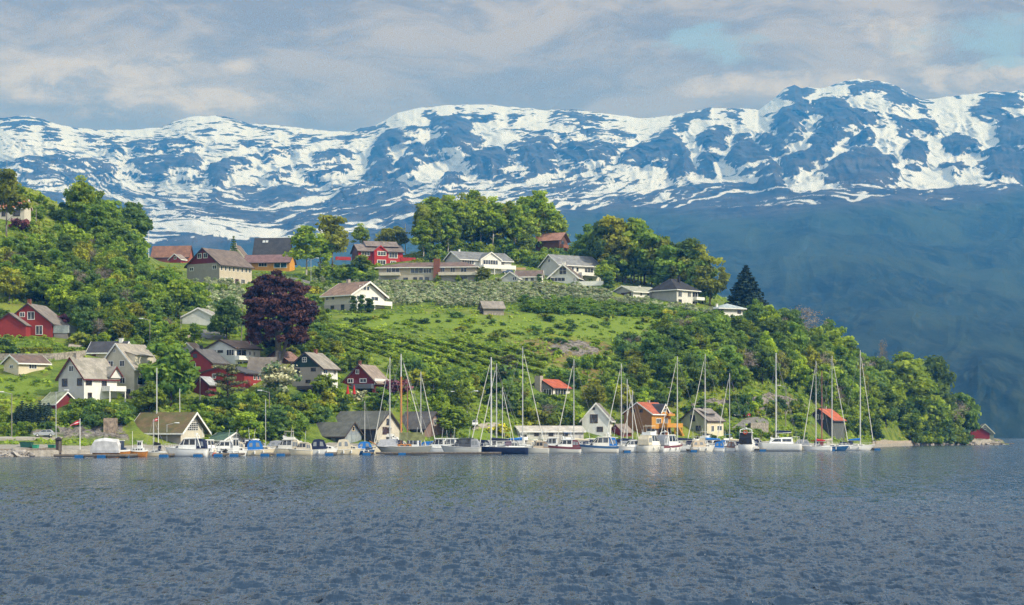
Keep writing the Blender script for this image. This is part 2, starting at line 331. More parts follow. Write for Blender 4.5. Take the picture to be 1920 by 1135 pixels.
# bare rock walls showing through the snow (outlines traced on the photograph)
ROCKWALLS = [
    [(0, 222), (45, 218), (88, 230), (60, 236), (45, 243), (0, 241)], [(240, 268), (285, 262), (340, 264), (372, 280), (350, 292), (300, 290), (262, 286)], [(195, 285), (235, 280), (232, 296), (205, 296)], [(80, 248), (108, 246), (112, 256), (86, 260)], [(150, 258), (200, 262), (240, 276), (215, 282), (170, 270)],
    [(40, 300), (110, 298), (165, 310), (215, 318), (205, 335), (160, 332), (110, 322), (60, 312)], [(240, 305), (300, 298), (372, 302), (378, 330), (350, 336), (330, 322), (300, 335), (255, 325)], [(395, 318), (440, 305), (485, 297), (470, 312), (430, 330), (412, 350), (398, 338)], [(365, 250), (400, 250), (402, 260), (375, 261)], [(420, 218), (450, 228), (500, 240), (515, 252), (480, 240), (440, 232)],
    [(500, 300), (525, 280), (540, 292), (510, 306)], [(590, 290), (660, 288), (650, 300), (605, 318), (590, 310)], [(500, 335), (545, 322), (545, 335), (510, 345)], [(540, 252), (560, 250), (572, 258), (548, 262)], [(575, 255), (598, 256), (590, 266)], [(0, 308), (70, 318), (140, 340), (150, 360), (90, 350), (0, 330)], [(560, 318), (600, 332), (660, 318), (640, 340), (580, 346)], [(445, 268), (470, 272), (520, 270), (500, 280), (455, 282)], [(610, 262), (650, 255), (690, 240), (720, 234), (700, 252), (640, 272)],
    [(640, 362), (720, 352), (765, 354), (770, 400), (755, 430), (690, 425), (600, 440), (520, 450), (560, 420), (610, 400)],
    [(725, 245), (756, 245), (761, 258), (735, 276), (725, 289), (746, 336), (709, 347), (689, 341), (696, 302), (704, 269)], [(761, 243), (800, 243), (782, 254), (767, 256)],
    [(793, 214), (816, 213), (821, 219), (834, 222), (850, 216), (871, 229), (881, 250), (907, 271), (881, 279), (834, 284), (808, 292), (803, 279), (816, 261), (850, 254), (834, 248), (808, 243), (808, 227)], [(756, 295), (782, 274), (795, 282), (787, 289)], [(751, 305), (777, 295), (808, 289), (787, 315), (767, 336), (751, 341), (746, 321)], [(860, 209), (889, 214), (923, 219), (912, 229), (892, 227), (873, 219)], [(952, 219), (975, 220), (959, 228)],
    [(949, 279), (991, 271), (1027, 266), (1043, 289), (1048, 315), (1017, 326), (991, 321), (970, 295)], [(881, 289), (933, 282), (962, 297), (939, 326), (886, 331), (873, 315)], [(834, 341), (868, 334), (863, 347), (821, 362)], [(1043, 216), (1069, 219), (1100, 224), (1095, 240), (1056, 229)], [(962, 237), (988, 244), (965, 250)], [(985, 255), (1022, 248), (1043, 250), (1027, 258), (996, 263)], [(1037, 261), (1058, 255), (1069, 266), (1048, 268)],
    [(1042, 215), (1080, 208), (1135, 220), (1130, 235), (1075, 230)], [(1046, 278), (1100, 270), (1170, 270), (1135, 310), (1060, 320), (1050, 300)], [(1160, 300), (1240, 250), (1260, 240), (1280, 270), (1240, 310), (1180, 320)], [(1260, 235), (1280, 215), (1330, 205), (1320, 220), (1290, 235), (1280, 260)], [(1330, 245), (1370, 240), (1360, 280), (1330, 290), (1310, 260)], [(1360, 205), (1385, 210), (1390, 235), (1370, 225)], [(1095, 250), (1150, 246), (1190, 256), (1140, 262)],
    [(1466, 182), (1480, 161), (1508, 161), (1526, 168), (1508, 186), (1515, 203), (1501, 263), (1466, 259), (1435, 231), (1459, 217), (1491, 189)], [(1519, 210), (1543, 182), (1585, 186), (1592, 210), (1637, 214), (1630, 235), (1564, 263), (1529, 249), (1540, 228)], [(1592, 161), (1634, 154), (1669, 161), (1728, 189), (1700, 207), (1669, 200), (1641, 168), (1602, 182)], [(1369, 301), (1383, 263), (1404, 259), (1414, 280), (1445, 294), (1445, 315), (1404, 332), (1383, 329)], [(1421, 259), (1459, 259), (1477, 284), (1459, 301), (1431, 280)],
    [(1459, 315), (1515, 284), (1519, 266), (1550, 261), (1564, 273), (1543, 305), (1515, 325), (1494, 339), (1466, 332)], [(1421, 339), (1445, 315), (1463, 325), (1466, 353), (1424, 353)], [(1595, 270), (1620, 245), (1634, 252), (1637, 277), (1599, 277)], [(1571, 304), (1620, 284), (1644, 294), (1676, 304), (1683, 339), (1634, 353), (1564, 346), (1529, 336)], [(1683, 231), (1745, 231), (1756, 249), (1738, 263), (1690, 259)], [(1714, 263), (1738, 284), (1731, 318), (1704, 325), (1700, 294)], [(1725, 196), (1742, 196), (1738, 221), (1728, 214)],
    [(1826, 207), (1840, 189), (1850, 175), (1913, 172), (1920, 200), (1878, 200), (1892, 221), (1868, 238), (1836, 224)], [(1868, 249), (1920, 228), (1990, 240), (1990, 300), (1920, 294), (1892, 280), (1871, 277)], [(1770, 266), (1794, 259), (1843, 266), (1836, 277), (1801, 294), (1777, 287)], [(1843, 294), (1871, 277), (1990, 311), (1990, 353), (1864, 339), (1850, 311)], [(1250, 245), (1264, 263), (1292, 290), (1271, 297), (1250, 287)], [(1264, 297), (1292, 301), (1302, 325), (1264, 339), (1250, 325), (1245, 301)], [(1306, 318), (1320, 297), (1344, 301), (1341, 329), (1320, 332)], [(1760, 318), (1800, 312), (1830, 322), (1790, 330)], [(2000, 200), (2100, 200), (2200, 260), (2100, 330), (2020, 300)], [(2250, 250), (2400, 260), (2450, 330), (2300, 340)], [(-300, 270), (-200, 260), (-120, 290), (-220, 310)]]


def poly_sd(px, py, poly):
    """signed distance to an outline, negative inside"""
    d = np.full(px.shape, 1e9); n = len(poly)
    for i in range(n):
        (x1, y1), (x2, y2) = poly[i], poly[(i + 1) % n]; ex, ey = x2 - x1, y2 - y1
        t = np.clip(((px - x1) * ex + (py - y1) * ey) / (ex * ex + ey * ey + 1e-9), 0, 1); d = np.minimum(d, np.hypot(px - x1 - t * ex, py - y1 - t * ey))
    return np.where(poly_mask(px, py, poly), -d, d)


def build_mountains():
    cols = np.arange(-480, 2480, 2.0); nr = 460
    tt = np.concatenate([np.linspace(0, .62, 150, endpoint=False), np.linspace(.62, 1, nr - 150)])
    rp = np.array(RIDGE, float)
    rid = np.interp(cols, rp[:, 0], rp[:, 1]) + fbm(cols / 34, cols * 0 + 3.3, 5, 40, .6) * 4.0
    base = _smooth(rid, 26)
    bot = 825.0
    ybase = np.interp(tt, [0, .15, .35, .6, .68, .73, .8, .9, 1], [1760, 2350, 3150, 4350, 4750, 5350, 5900, 6500, 7000])
    Y = np.broadcast_to(ybase[:, None], (nr, len(cols))).copy()
    py = bot + (base - bot)[None] * tt[:, None] + (rid - base)[None] * tt[:, None] ** 9
    pxg = np.broadcast_to(cols[None], py.shape)
    # a nearer spur coming down from the right, and the hollow of the side valley
    spur = np.exp(-((pxg - (1500 + (py - 400) * .9)) / 260) ** 2) * np.clip((py - 380) / 120, 0, 1) * np.clip((824 - py) / 120, 0, 1)
    spur2 = np.exp(-((pxg - (1190 + (py - 400) * .8)) / 120) ** 2) * np.clip((py - 400) / 90, 0, 1) * np.clip((824 - py) / 120, 0, 1)
    Y -= spur * 420 + spur2 * 260
    # buttresses and gullies of the upper walls, folds of the forested flank: relief in depth
    top_ = np.clip((tt[:, None] - .60) * 7, 0, 1) * np.clip((1 - tt[:, None]) * 14, .0, 1); fl_ = (1 - np.clip((tt[:, None] - .60) * 7, 0, 1)) * np.clip(tt[:, None] * 8, 0, 1)
    qw = fbm(pxg / 150, py / 90, 3, 301) * 60
    but = fbm((pxg + qw - (py - 250) * .5) / 120, (py + qw * .5) / 95, 5, 302, .52, True)
    fold = fbm((pxg + qw + (py - 600) * .55) / 260, (py + qw) / 420, 4, 303, .5, True)
    Y -= but * 190 * top_ + fold * 170 * fl_
    X = (pxg - CX) / F * Y; Z = CH + (HY - py) / F * Y
    # rock outlines, frayed
    wx = fbm(X / 110, Z / 60, 5, 71, .6) * 20; wy = fbm(X / 110, Z / 60, 5, 72, .6) * 12
    sd = np.full(py.shape, 60.0); qx, qy = pxg + wx, py + wy
    for poly in ROCKWALLS:
        xs = [p[0] for p in poly]; ys = [p[1] for p in poly]
        m_ = (qx > min(xs) - 40) & (qx < max(xs) + 40) & (qy > min(ys) - 40) & (qy < max(ys) + 40)
        sd[m_] = np.minimum(sd[m_], poly_sd(qx[m_], qy[m_], poly))
    env = np.clip((1 - tt[:, None]) * 9, .04, 1) * np.clip(tt[:, None] * 6, 0, 1)
    hi = np.clip((tt[:, None] - .62) * 8, 0, 1)
    wr = fbm(X / 900, Y / 900, 3, 14) * 1.2
    rg = fbm(X / 640 + wr, Y / 640 - wr, 5, 11, .5, True)
    Z = Z + rg * (24 * hi + 12 * (1 - hi)) * env + (fbm(X / 170, Y / 220, 4, 21, .5) * hi + fbm(X / 300, Y / 300, 2, 22) * (1 - hi)) * 12 * env
    wall = np.clip(-sd / 10, -1, 1)
    Z = Z + hi * env * (wall * 12 + fbm(X / 110 + wr, Z / 46, 4, 33, .5, True) * 9 * (wall > -.2))
    Z = Z + (1 - hi) * np.clip(tt[:, None] * 12, 0, 1) * (fbm(X / 520 + wr * 2, Y / 420, 3, 61, .4, True) * 8)
    # the far side
    bX, bY, bZ = [], [], []
    for d, dz in ((250, -60), (900, -300), (2500, -1300)):
        yb = Y[-1] + d; bX.append((cols - CX) / F * yb); bY.append(yb); bZ.append(np.maximum(Z[-1] + dz, -20))
    V = np.stack([np.vstack([X] + bX), np.vstack([Y] + bY), np.vstack([Z] + bZ)], -1)
    me = grid_mesh('mountains', V, V.shape[0], V.shape[1])
    # snow cover: fields broken by the rock walls above, streaks on the benches below
    edge = np.interp(cols, [-500, 0, 250, 600, 700, 800, 900, 1000, 1160, 1250, 1380, 1500, 1700, 1850, 2500], [318, 318, 340, 350, 348, 344, 332, 322, 322, 342, 344, 356, 350, 342, 340])[None]
    lowz = np.clip((py + wy * .8 - edge + 8) / 18, 0, 1)
    wu = fbm(X / 300, Z / 120, 4, 81, .55)
    slant = np.interp(cols, [-500, 120, 260, 500, 800, 1000, 1300, 1600, 2500], [-.10, -.10, .10, .30, .22, .42, .55, .25, .2])[None]
    v_ = Z - X * slant + wu * 55
    streak = fbm(X / 120 + wu, v_ / 14, 5, 55, .58); broad = fbm(X / 420, v_ / 80, 3, 57)
    fleck = fbm(X / 46 + wu, (Z - X * slant * .5) / 10, 5, 58, .62); blot = fbm(X / 95 + wu, (Z + wu * 30) / 24, 5, 59, .6)
    kr = np.clip((pxg - 1130) / 220, 0, 1); kr = np.maximum(kr, np.exp(-((pxg - 840) / 130) ** 2) * .7)      # steep peaks: blocks and gullies rather than benches
    fleck = fleck * (1 - kr) + kr * fbm((X - Z * .9) / 40 + wu, (Z + X * .35) / 26, 5, 158, .6) * .8; blot = blot * (1 - kr) + kr * fbm((X - Z * .7) / 110 + wu, (Z + X * .3) / 60, 5, 159, .58) * .75
    up = np.clip(sd / 9, -1, 1) * (.20 + .10 * kr) + np.where(sd > 0, -.07 - .05 * kr, -.01) + fleck * .50 + blot * .50
    frac = np.interp(cols, [-500, 600, 900, 1100, 1300, 1500, 1800, 2500], [-.06, -.08, -.05, -.03, -.03, -.06, -.09, -.10])[None] - np.clip((py - 370) / 60, 0, 1) * np.clip((cols[None] - 700) / 400, -.9, 1) * .10 - np.where((sd < 0), .05, 0)
    dn = streak * .52 + broad * .34 + fleck * .14 + frac
    s = up * (1 - lowz) + dn * lowz; cover = 0
    tl = np.interp(cols, *np.array(TREELINE, float).T)[None] + fbm(X / 120, Z / 120, 4, 91) * 10
    below = np.clip((py - (tl - 14)) / 24, 0, 1.5)
    snow = s + cover - below * .5
    snow = np.where(py > tl + 4, -1, snow)
    forest = np.clip((py - (tl - 8)) / 22, 0, 1)
    set_attr(me, 'snow', np.vstack([snow] + [snow[-1:]] * 3)); set_attr(me, 'forest', np.vstack([forest] + [forest[-1:]] * 3))
    m, n, p = material('mountain_rock_and_snow')
    g = n.n('ShaderNodeNewGeometry').outputs['Position']
    at = lambda k: n.n('ShaderNodeAttribute', attribute_name=k).outputs['Fac']
    fine = n.noise(n.mapping(g, (.02, .02, .05)), 1.0, 6, .62)
    sn = n.ramp(n.math('ADD', at('snow'), n.math('MULTIPLY', n.math('SUBTRACT', fine, .5), .34)), -.035, .035)
    rk = n.noise(n.mapping(g, (.012, .012, .03)), 1.0, 7, .65)
    rock = n.mix(n.ramp(rk, .35, .66), (.016, .019, .026), (.062, .062, .066))
    heath = n.mix(n.noise(g, .006, 5, .6), (.032, .032, .03), (.055, .045, .042))
    rock = n.mix(n.ramp(n.noise(g, .0025, 4, .6), .5, .62, 0, .45), rock, heath)
    fo = n.noise(n.mapping(g, (.018, .0045, .012)), 1.0, 6, .68); fo2 = n.noise(n.mapping(g, (.06, .013, .04)), 1.0, 5, .7)
    wood = n.mix(n.ramp(fo, .38, .64), (.006, .014, .012), (.018, .03, .019))
    wood = n.mix(n.ramp(n.noise(n.mapping(g, (.005, .0014, .0035)), 1.0, 7, .68), .44, .6, 0, .85), wood, (.032, .05, .032)); wood = n.mix(n.ramp(fo2, .46, .66, 0, .8), wood, (.034, .046, .03))
    base = n.mix(at('forest'), rock, wood)
    base = n.mix(sn, base, (.43, .46, .515))
    setc(p, 'Base Color', base, n); p.inputs['Roughness'].default_value = .9; p.inputs['Specular IOR Level'].default_value = .05
    bu = n.n('ShaderNodeBump', i_Strength=.5, i_Distance=9.0, i_Height=n.math('ADD', rk, n.math('MULTIPLY', fo2, .6)))
    n.l.new(bu.outputs[0], p.inputs['Normal'])
    return structure('mountains', me, m)
build_mountains()


# ================================================================= WATER
def build_water():
    rows = np.concatenate([np.linspace(1420, 1140, 120, endpoint=False), np.concatenate([np.arange(1140, 960, -.26), np.arange(960, 890, -.4), np.arange(890, 832, -.7)]), np.linspace(832, 819.2, 24)])
    Yr = F * CH / (rows - HY)
    Yr = np.concatenate([[-250.0, -40.0, 4.0, 12.0], Yr, [3600.0, 5200.0]])
    cols = np.arange(-700, 2620, 3.4)
    Y = np.broadcast_to(Yr[:, None], (len(Yr), len(cols))); X = (cols[None] - CX) / F * np.maximum(Y, 20.0)
    ex = np.array([2.0, 7.0, 25.0, 90.0, 400.0])
    X = np.hstack([X[:, :1] - ex[::-1][None], X, X[:, -1:] + ex[None]]); Y = np.broadcast_to(Yr[:, None], X.shape)
    dY = np.gradient(Yr)[:, None]
    rng = np.random.default_rng(4)
    Z = np.zeros(Y.shape)
    gust = .75 + .5 * fbm(X / 40, Y / 90, 3, 9)
    for i in range(92):
        lam = .24 * (1.7 / .24) ** rng.random() if i < 84 else 2 + 4 * rng.random()
        th = rng.normal(math.radians(262), .55)
        k = 2 * np.pi / lam
        amp = .0112 * lam ** .95 * (1 if lam < 1.8 else .22)
        fade = np.clip((lam * 1.0 / np.maximum(np.abs(dY), 1e-3) - 1.6) / 2.5, 0, 1)
        ph = rng.random() * 6.283
        wx = X + fbm(X / 7, Y / 7, 2, 100 + i % 6) * .5
        a = k * (np.cos(th) * wx + np.sin(th) * Y) + ph
        fade = fade * np.clip((Y - 13) / 6, 0, 1)
        Z += amp * fade * (np.exp(np.sin(a) * .8) - 1.15)
    Z *= gust; Z[:, :5] = -.03; Z[:, -5:] = -.03
    V = np.stack([X, Y, Z - .02], -1)
    me = grid_mesh('water', V, V.shape[0], V.shape[1])
    m, n, p = material('fjord_water')
    g = n.n('ShaderNodeNewGeometry').outputs['Position']
    b1 = n.noise(n.mapping(g, (1, .8, 1)), 1.1, 6, .62, .4); b2 = n.noise(n.mapping(g, (.33, .2, 1)), .8, 5, .6, .3); b3 = n.noise(g, 5.0, 4, .6); b4 = n.noise(n.mapping(g, (.8, .10, 1)), 1.0, 5, .68, .3)
    h = n.math('ADD', n.math('ADD', n.math('MULTIPLY', b1, .42), n.math('MULTIPLY', b2, .9)), n.math('ADD', n.math('MULTIPLY', b3, .06), n.math('MULTIPLY', b4, 1.3)))
    # groups of steeper and flatter wavelets lean the surface towards and away from the wind
    lz = lambda sc, lo, hi, w: n.math('MULTIPLY', n.math('SUBTRACT', n.ramp(n.noise(n.mapping(g, sc), 1.0, 4, .7), lo, hi), .5), w)
    lean = n.math('ADD', n.math('ADD', n.math('ADD', lz((.9, .05, 1), .34, .66, .13), lz((2.3, .14, 1), .38, .62, .22)), lz((4.4, .55, 1), .36, .64, .28)), lz((8.0, 1.7, 1), .36, .64, .24))
    lv = n.n('ShaderNodeCombineXYZ', i_X=n.math('MULTIPLY', lean, .15), i_Y=n.math('MULTIPLY', lean, -1.85), i_Z=0.0)
    nv = n.n('ShaderNodeVectorMath', operation='ADD'); n.l.new(n.n('ShaderNodeNewGeometry').outputs['Normal'], nv.inputs[0]); n.l.new(lv.outputs[0], nv.inputs[1])
    nn = n.n('ShaderNodeVectorMath', operation='NORMALIZE'); n.l.new(nv.outputs[0], nn.inputs[0])
    bu = n.n('ShaderNodeBump', i_Strength=1.0, i_Distance=.16, i_Height=h); n.l.new(nn.outputs[0], bu.inputs['Normal']); n.l.new(bu.outputs[0], p.inputs['Normal'])
    setc(p, 'Base Color', (.019, .041, .074), n); p.inputs['Roughness'].default_value = .1; p.inputs['IOR'].default_value = 1.33
    p.inputs['Specular IOR Level'].default_value = .5
    return structure('water', me, m)
build_water()


# ================================================================= HAZE: the fjord air
def build_haze():
    bm = bmesh.new(); bmesh.ops.create_cube(bm, size=1)
    x0, x1, y0, y1, z0, z1 = -9000, 9000, -300, 11000, -22, 1420
    for v in bm.verts: v.co = ((x0 + x1) / 2 + v.co.x * (x1 - x0), (y0 + y1) / 2 + v.co.y * (y1 - y0), (z0 + z1) / 2 + v.co.z * (z1 - z0))
    me = bpy.data.meshes.new('haze'); bm.to_mesh(me); bm.free()
    m = bpy.data.materials.new('fjord_air'); m.use_nodes = True
    for nd in list(m.node_tree.nodes): m.node_tree.nodes.remove(nd)
    n = NT(m.node_tree); o = n.n('ShaderNodeOutputMaterial'); v = n.n('ShaderNodeVolumePrincipled')
    v.inputs['Color'].default_value = (.05, .325, 1.0, 1); v.inputs['Absorption Color'].default_value = (1, 1, 1, 1)
    v.inputs['Density'].default_value = 1.5e-4; v.inputs['Anisotropy'].default_value = 0.0
    n.l.new(v.outputs[0], o.inputs['Volume'])
    m.cycles.volume_sampling = 'DISTANCE'
    me.materials.append(m)
    ob = bpy.data.objects.new('haze', me); link(ob); ob['kind'] = 'stuff'; ob.display_type = 'WIRE'
build_haze()
# ================================================================= mesh helpers
class MB:
    """collects boxes, prisms and tubes; build() links them as one mesh object"""
    def __init__(s): s.v = []; s.f = []
    def poly(s, pts): 
        i = len(s.v); s.v += [tuple(p) for p in pts]; s.f.append(tuple(range(i, i + len(pts))))
    def hexa(s, p):                      # 8 corners: bottom loop 0-3, top loop 4-7
        i = len(s.v); s.v += [tuple(q) for q in p]
        s.f += [tuple(i + k for k in q) for q in ((3, 2, 1, 0), (4, 5, 6, 7), (0, 1, 5, 4), (1, 2, 6, 5), (2, 3, 7, 6), (3, 0, 4, 7))]
    def box(s, x0, x1, y0, y1, z0, z1):
        s.hexa([(x0, y0, z0), (x1, y0, z0), (x1, y1, z0), (x0, y1, z0), (x0, y0, z1), (x1, y0, z1), (x1, y1, z1), (x0, y1, z1)])
    def prism(s, prof, fn0, fn1):        # profile points mapped by two functions, capped
        i = len(s.v); n = len(prof)
        s.v += [tuple(fn0(*p)) for p in prof] + [tuple(fn1(*p)) for p in prof]
        s.f.append(tuple(i + k for k in range(n))[::-1]); s.f.append(tuple(i + n + k for k in range(n)))
        for k in range(n): s.f.append((i + k, i + (k + 1) % n, i + n + (k + 1) % n, i + n + k))
    def tube(s, a, b, r0, r1=None, n=6):
        r1 = r0 if r1 is None else r1
        a = Vector(a); b = Vector(b); d = (b - a)
        if d.length < 1e-6: return
        d.normalize(); u = d.orthogonal().normalized(); w_ = d.cross(u); i = len(s.v)
        for c, r in ((a, r0), (b, r1)):
            for k in range(n):
                t = 2 * math.pi * k / n; s.v.append(tuple(c + u * (r * math.cos(t)) + w_ * (r * math.sin(t))))
        for k in range(n): s.f.append((i + k, i + (k + 1) % n, i + n + (k + 1) % n, i + n + k))
        s.f.append(tuple(i + k for k in range(n))[::-1]); s.f.append(tuple(i + n + k for k in range(n)))
    def loft(s, rings, cap=True, closed=True):
        i = len(s.v); n = len(rings[0])
        for r in rings: s.v += [tuple(p) for p in r]
        for j in range(len(rings) - 1):
            for k in range(n if closed else n - 1):
                a = i + j * n + k; b = i + j * n + (k + 1) % n; s.f.append((a, b, b + n, a + n))
        if cap: s.f.append(tuple(i + k for k in range(n))[::-1]); s.f.append(tuple(i + (len(rings) - 1) * n + k for k in range(n)))
    def ball(s, c, r, n=8, m=5, sz=1.0):
        rings = []
        for j in range(m + 1):
            ph = math.pi * (j / m - .5) * .998; rings.append([(c[0] + r * math.cos(ph) * math.cos(2 * math.pi * k / n), c[1] + r * math.cos(ph) * math.sin(2 * math.pi * k / n), c[2] + r * sz * math.sin(ph)) for k in range(n)])
        s.loft(rings)
    def mesh(s, name, mat, smooth=False):
        me = bpy.data.meshes.new(name); me.from_pydata(s.v, [], s.f); me.materials.append(mat); me.update()
        if smooth: me.polygons.foreach_set('use_smooth', [True] * len(me.polygons))
        return me
    def build(s, name, mat, parent=None, smooth=False, label=None):
        bm = bmesh.new(); me = s.mesh(name, mat, smooth); bm.from_mesh(me); bmesh.ops.recalc_face_normals(bm, faces=bm.faces); bm.to_mesh(me); bm.free()
        o = bpy.data.objects.new(name, me); link(o, parent)
        if label: o['label'] = label
        return o


def thing(name, label, cat, loc=(0, 0, 0), rot=0.0, group=None):
    o = bpy.data.objects.new(name, None); COL.objects.link(o); o.location = loc; o.rotation_euler = (0, 0, rot); o.empty_display_size = .5
    return tag(o, label, cat, group)
def tag(o, label, cat, group=None, kind=None):
    o['label'] = label; o['category'] = cat
    if group: o['group'] = group
    if kind: o['kind'] = kind
    return o
def copy_tree(o, parent=None):
    c = o.copy(); COL.objects.link(c); c.parent = parent
    for ch in o.children: copy_tree(ch, c)
    return c
def hide_proto(o):
    for ch in list(o.children): hide_proto(ch)
    bpy.data.objects.remove(o)


# ================================================================= materials
_M = {}
def lin(c): return tuple((v / 12.92 if v <= .04045 else ((v + .055) / 1.055) ** 2.4) for v in c)
def wallmat(c, boards=True, rough=.8):
    k = ('wall', c, boards)
    if k in _M: return _M[k]
    m, n, p = material('painted_boards' if boards else 'rendered_wall')
    o = n.n('ShaderNodeTexCoord').outputs['Object']
    nz = n.noise(o, .8, 5, .65); st = n.noise(n.mapping(o, (2.5, 2.5, .35)), 1.0, 4, .6)
    col = n.mix(n.ramp(nz, .35, .7), tuple(x * .86 for x in c), c)
    col = n.mix(n.ramp(st, .55, .8, 0, .35), col, tuple(x * .6 + .02 for x in c))
    setc(p, 'Base Color', col, n); p.inputs['Roughness'].default_value = rough
    if boards:
        wv = n.n('ShaderNodeTexWave', wave_type='BANDS', bands_direction='Z', wave_profile='SAW', i_Scale=1.9, i_Distortion=0.0)
        n.l.new(o, wv.inputs['Vector'])
        bu = n.n('ShaderNodeBump', i_Strength=.5, i_Distance=.03, i_Height=wv.outputs['Fac']); n.l.new(bu.outputs[0], p.inputs['Normal'])
    _M[k] = m; return m
def roofmat(c, moss=0.0, tile=True):
    k = ('roof', c, moss, tile)
    if k in _M: return _M[k]
    m, n, p = material('roof_tiles' if tile else 'roof_sheet')
    o = n.n('ShaderNodeTexCoord').outputs['Object']
    nz = n.noise(o, .7, 6, .68); n2 = n.noise(o, 4.0, 4, .6)
    col = n.mix(n.ramp(nz, .35, .68), tuple(x * .68 for x in c), tuple(x * 1.12 for x in c))
    col = n.mix(n.ramp(n2, .45, .75, 0, .4), col, tuple(x * .5 for x in c))
    if moss: col = n.mix(n.math('MULTIPLY', n.ramp(n.noise(o, .45, 5, .7), .4, .6), moss), col, (.09, .10, .03))
    setc(p, 'Base Color', col, n); p.inputs['Roughness'].default_value = .8
    wv = n.n('ShaderNodeTexWave', wave_type='BANDS', bands_direction='Z', wave_profile='SAW', i_Scale=1.2 if tile else .4); n.l.new(o, wv.inputs['Vector'])
    bu = n.n('ShaderNodeBump', i_Strength=.5, i_Distance=.05, i_Height=n.math('ADD', wv.outputs['Fac'], n2)); n.l.new(bu.outputs[0], p.inputs['Normal'])
    _M[k] = m; return m
def plain(name, c, rough=.6, spec=.3, metal=0.0, var=.15, scale=3.0):
    k = (name, c, rough)
    if k in _M: return _M[k]
    m, n, p = material(name)
    o = n.n('ShaderNodeTexCoord').outputs['Object']
    nz = n.noise(o, scale, 4, .6)
    setc(p, 'Base Color', n.mix(n.ramp(nz, .3, .7), tuple(x * (1 - var) for x in c), tuple(min(1, x * (1 + var * .5)) for x in c)), n)
    p.inputs['Roughness'].default_value = rough; p.inputs['Specular IOR Level'].default_value = spec; p.inputs['Metallic'].default_value = metal
    _M[k] = m; return m
def glassmat(c=(.018, .022, .028)):
    k = ('glass', c)
    if k in _M: return _M[k]
    m, n, p = material('window_glass')
    o = n.n('ShaderNodeNewGeometry').outputs['Position']
    setc(p, 'Base Color', n.mix(n.ramp(n.noise(o, .9, 2, .5), .45, .6), c, tuple(x * 2.6 + .02 for x in c)), n)
    p.inputs['Roughness'].default_value = .08; p.inputs['Specular IOR Level'].default_value = .6
    _M[k] = m; return m
WHITE = (.74, .73, .69); CREAM = (.66, .58, .42); RED = (.30, .038, .03); DKRED = (.17, .025, .025); GREYW = (.42, .40, .36)
TRIM = plain('white_trim', (.76, .75, .72)); DARKT = plain('dark_trim', (.06, .045, .04)); GLASS = glassmat()
STONE = plain('stone_wall', (.30, .27, .23), .9, .1, 0, .45, 2.2); CONCRETE = plain('concrete', (.42, .40, .36), .9, .1, 0, .2)
TIMBER = plain('weathered_timber', (.20, .17, .14), .9, .1, 0, .35); POLEM = plain('pole_timber', (.24, .22, .19), .9); STEEL = plain('galvanised_steel', (.42, .44, .45), .45, .5, .4)

# ================================================================= FOLIAGE
def leafmat(name, dark, light, warm=None, trans=.48, rough=.75):
    m, n, p = material(name)
    tone = n.n('ShaderNodeAttribute', attribute_name='tone').outputs['Fac']
    rnd = n.n('ShaderNodeObjectInfo').outputs['Random']
    col = n.mix(tone, dark, light)
    if warm is not None: col = n.mix(n.ramp(rnd, .3, 1.0, 0, .6), col, n.mix(tone, tuple(x * .45 for x in warm), warm))
    hs = n.n('ShaderNodeHueSaturation', i_Hue=n.math('ADD', n.math('MULTIPLY', rnd, .022), .496), i_Saturation=1.0, i_Value=n.math('ADD', n.math('MULTIPLY', n.math('FRACT', n.math('MULTIPLY', rnd, 7.31)), .55), .72), i_Color=col)
    c = hs.outputs[0]
    setc(p, 'Base Color', c, n); p.inputs['Roughness'].default_value = rough; p.inputs['Specular IOR Level'].default_value = .15
    tr = n.n('ShaderNodeBsdfTranslucent'); n.l.new(c, tr.inputs[0])
    mx = n.n('ShaderNodeMixShader', i_0=trans); n.l.new(p.outputs[0], mx.inputs[1]); n.l.new(tr.outputs[0], mx.inputs[2])
    out_ = [x for x in n.t.nodes if x.type == 'OUTPUT_MATERIAL'][0]; n.l.new(mx.outputs[0], out_.inputs[0])
    return m
LEAF = {
    'fresh': leafmat('fresh_green_leaves', (0.132, 0.238, 0.023), (0.459, 0.560, 0.054), (.34, .36, .055)),
    'mid': leafmat('mid_green_leaves', (0.097, 0.198, 0.028), (0.306, 0.423, 0.060), (.24, .28, .06)),
    'deep': leafmat('deep_green_leaves', (0.063, 0.135, 0.035), (0.199, 0.300, 0.070), (.15, .20, .06)),
    'olive': leafmat('olive_green_leaves', (0.169, 0.198, 0.028), (0.477, 0.482, 0.054), (.36, .39, .07)),
    'spruce': leafmat('spruce_needles', (0.018, 0.040, 0.029), (0.066, 0.110, 0.073), None, .08),
    'pine': leafmat('pine_needles', (0.050, 0.061, 0.026), (0.165, 0.165, 0.066), None, .08),
    'copper': leafmat('copper_beech_leaves', (.030, .014, .016), (.135, .055, .052), None, .2),
    'blossom': leafmat('blossoming_twigs', (.19, .28, .085), (.64, .63, .45), None, .25),
    'bare': leafmat('budding_twigs', (0.154, 0.127, 0.105), (0.363, 0.297, 0.231), None, .05),
    'yellow': leafmat('yellow_blossom', (0.220, 0.220, 0.022), (0.880, 0.726, 0.044), None, .2),
    'cream': leafmat('cream_flowers', (0.099, 0.176, 0.055), (0.814, 0.726, 0.484), None, .2),
    'plum': leafmat('plum_leaves', (0.055, 0.028, 0.033), (0.264, 0.088, 0.110), None, .15),
    'pinkish': leafmat('pink_blossom', (0.176, 0.110, 0.121), (0.605, 0.374, 0.462), None, .15),
}
BARK = {'dark': plain('dark_bark', (.075, .06, .048), .95, .1, 0, .4, 4), 'birch': plain('birch_bark', (.40, .38, .34), .9, .1, 0, .45, 3), 'grey': plain('grey_bark', (.17, .155, .14), .95, .1, 0, .35, 4)}


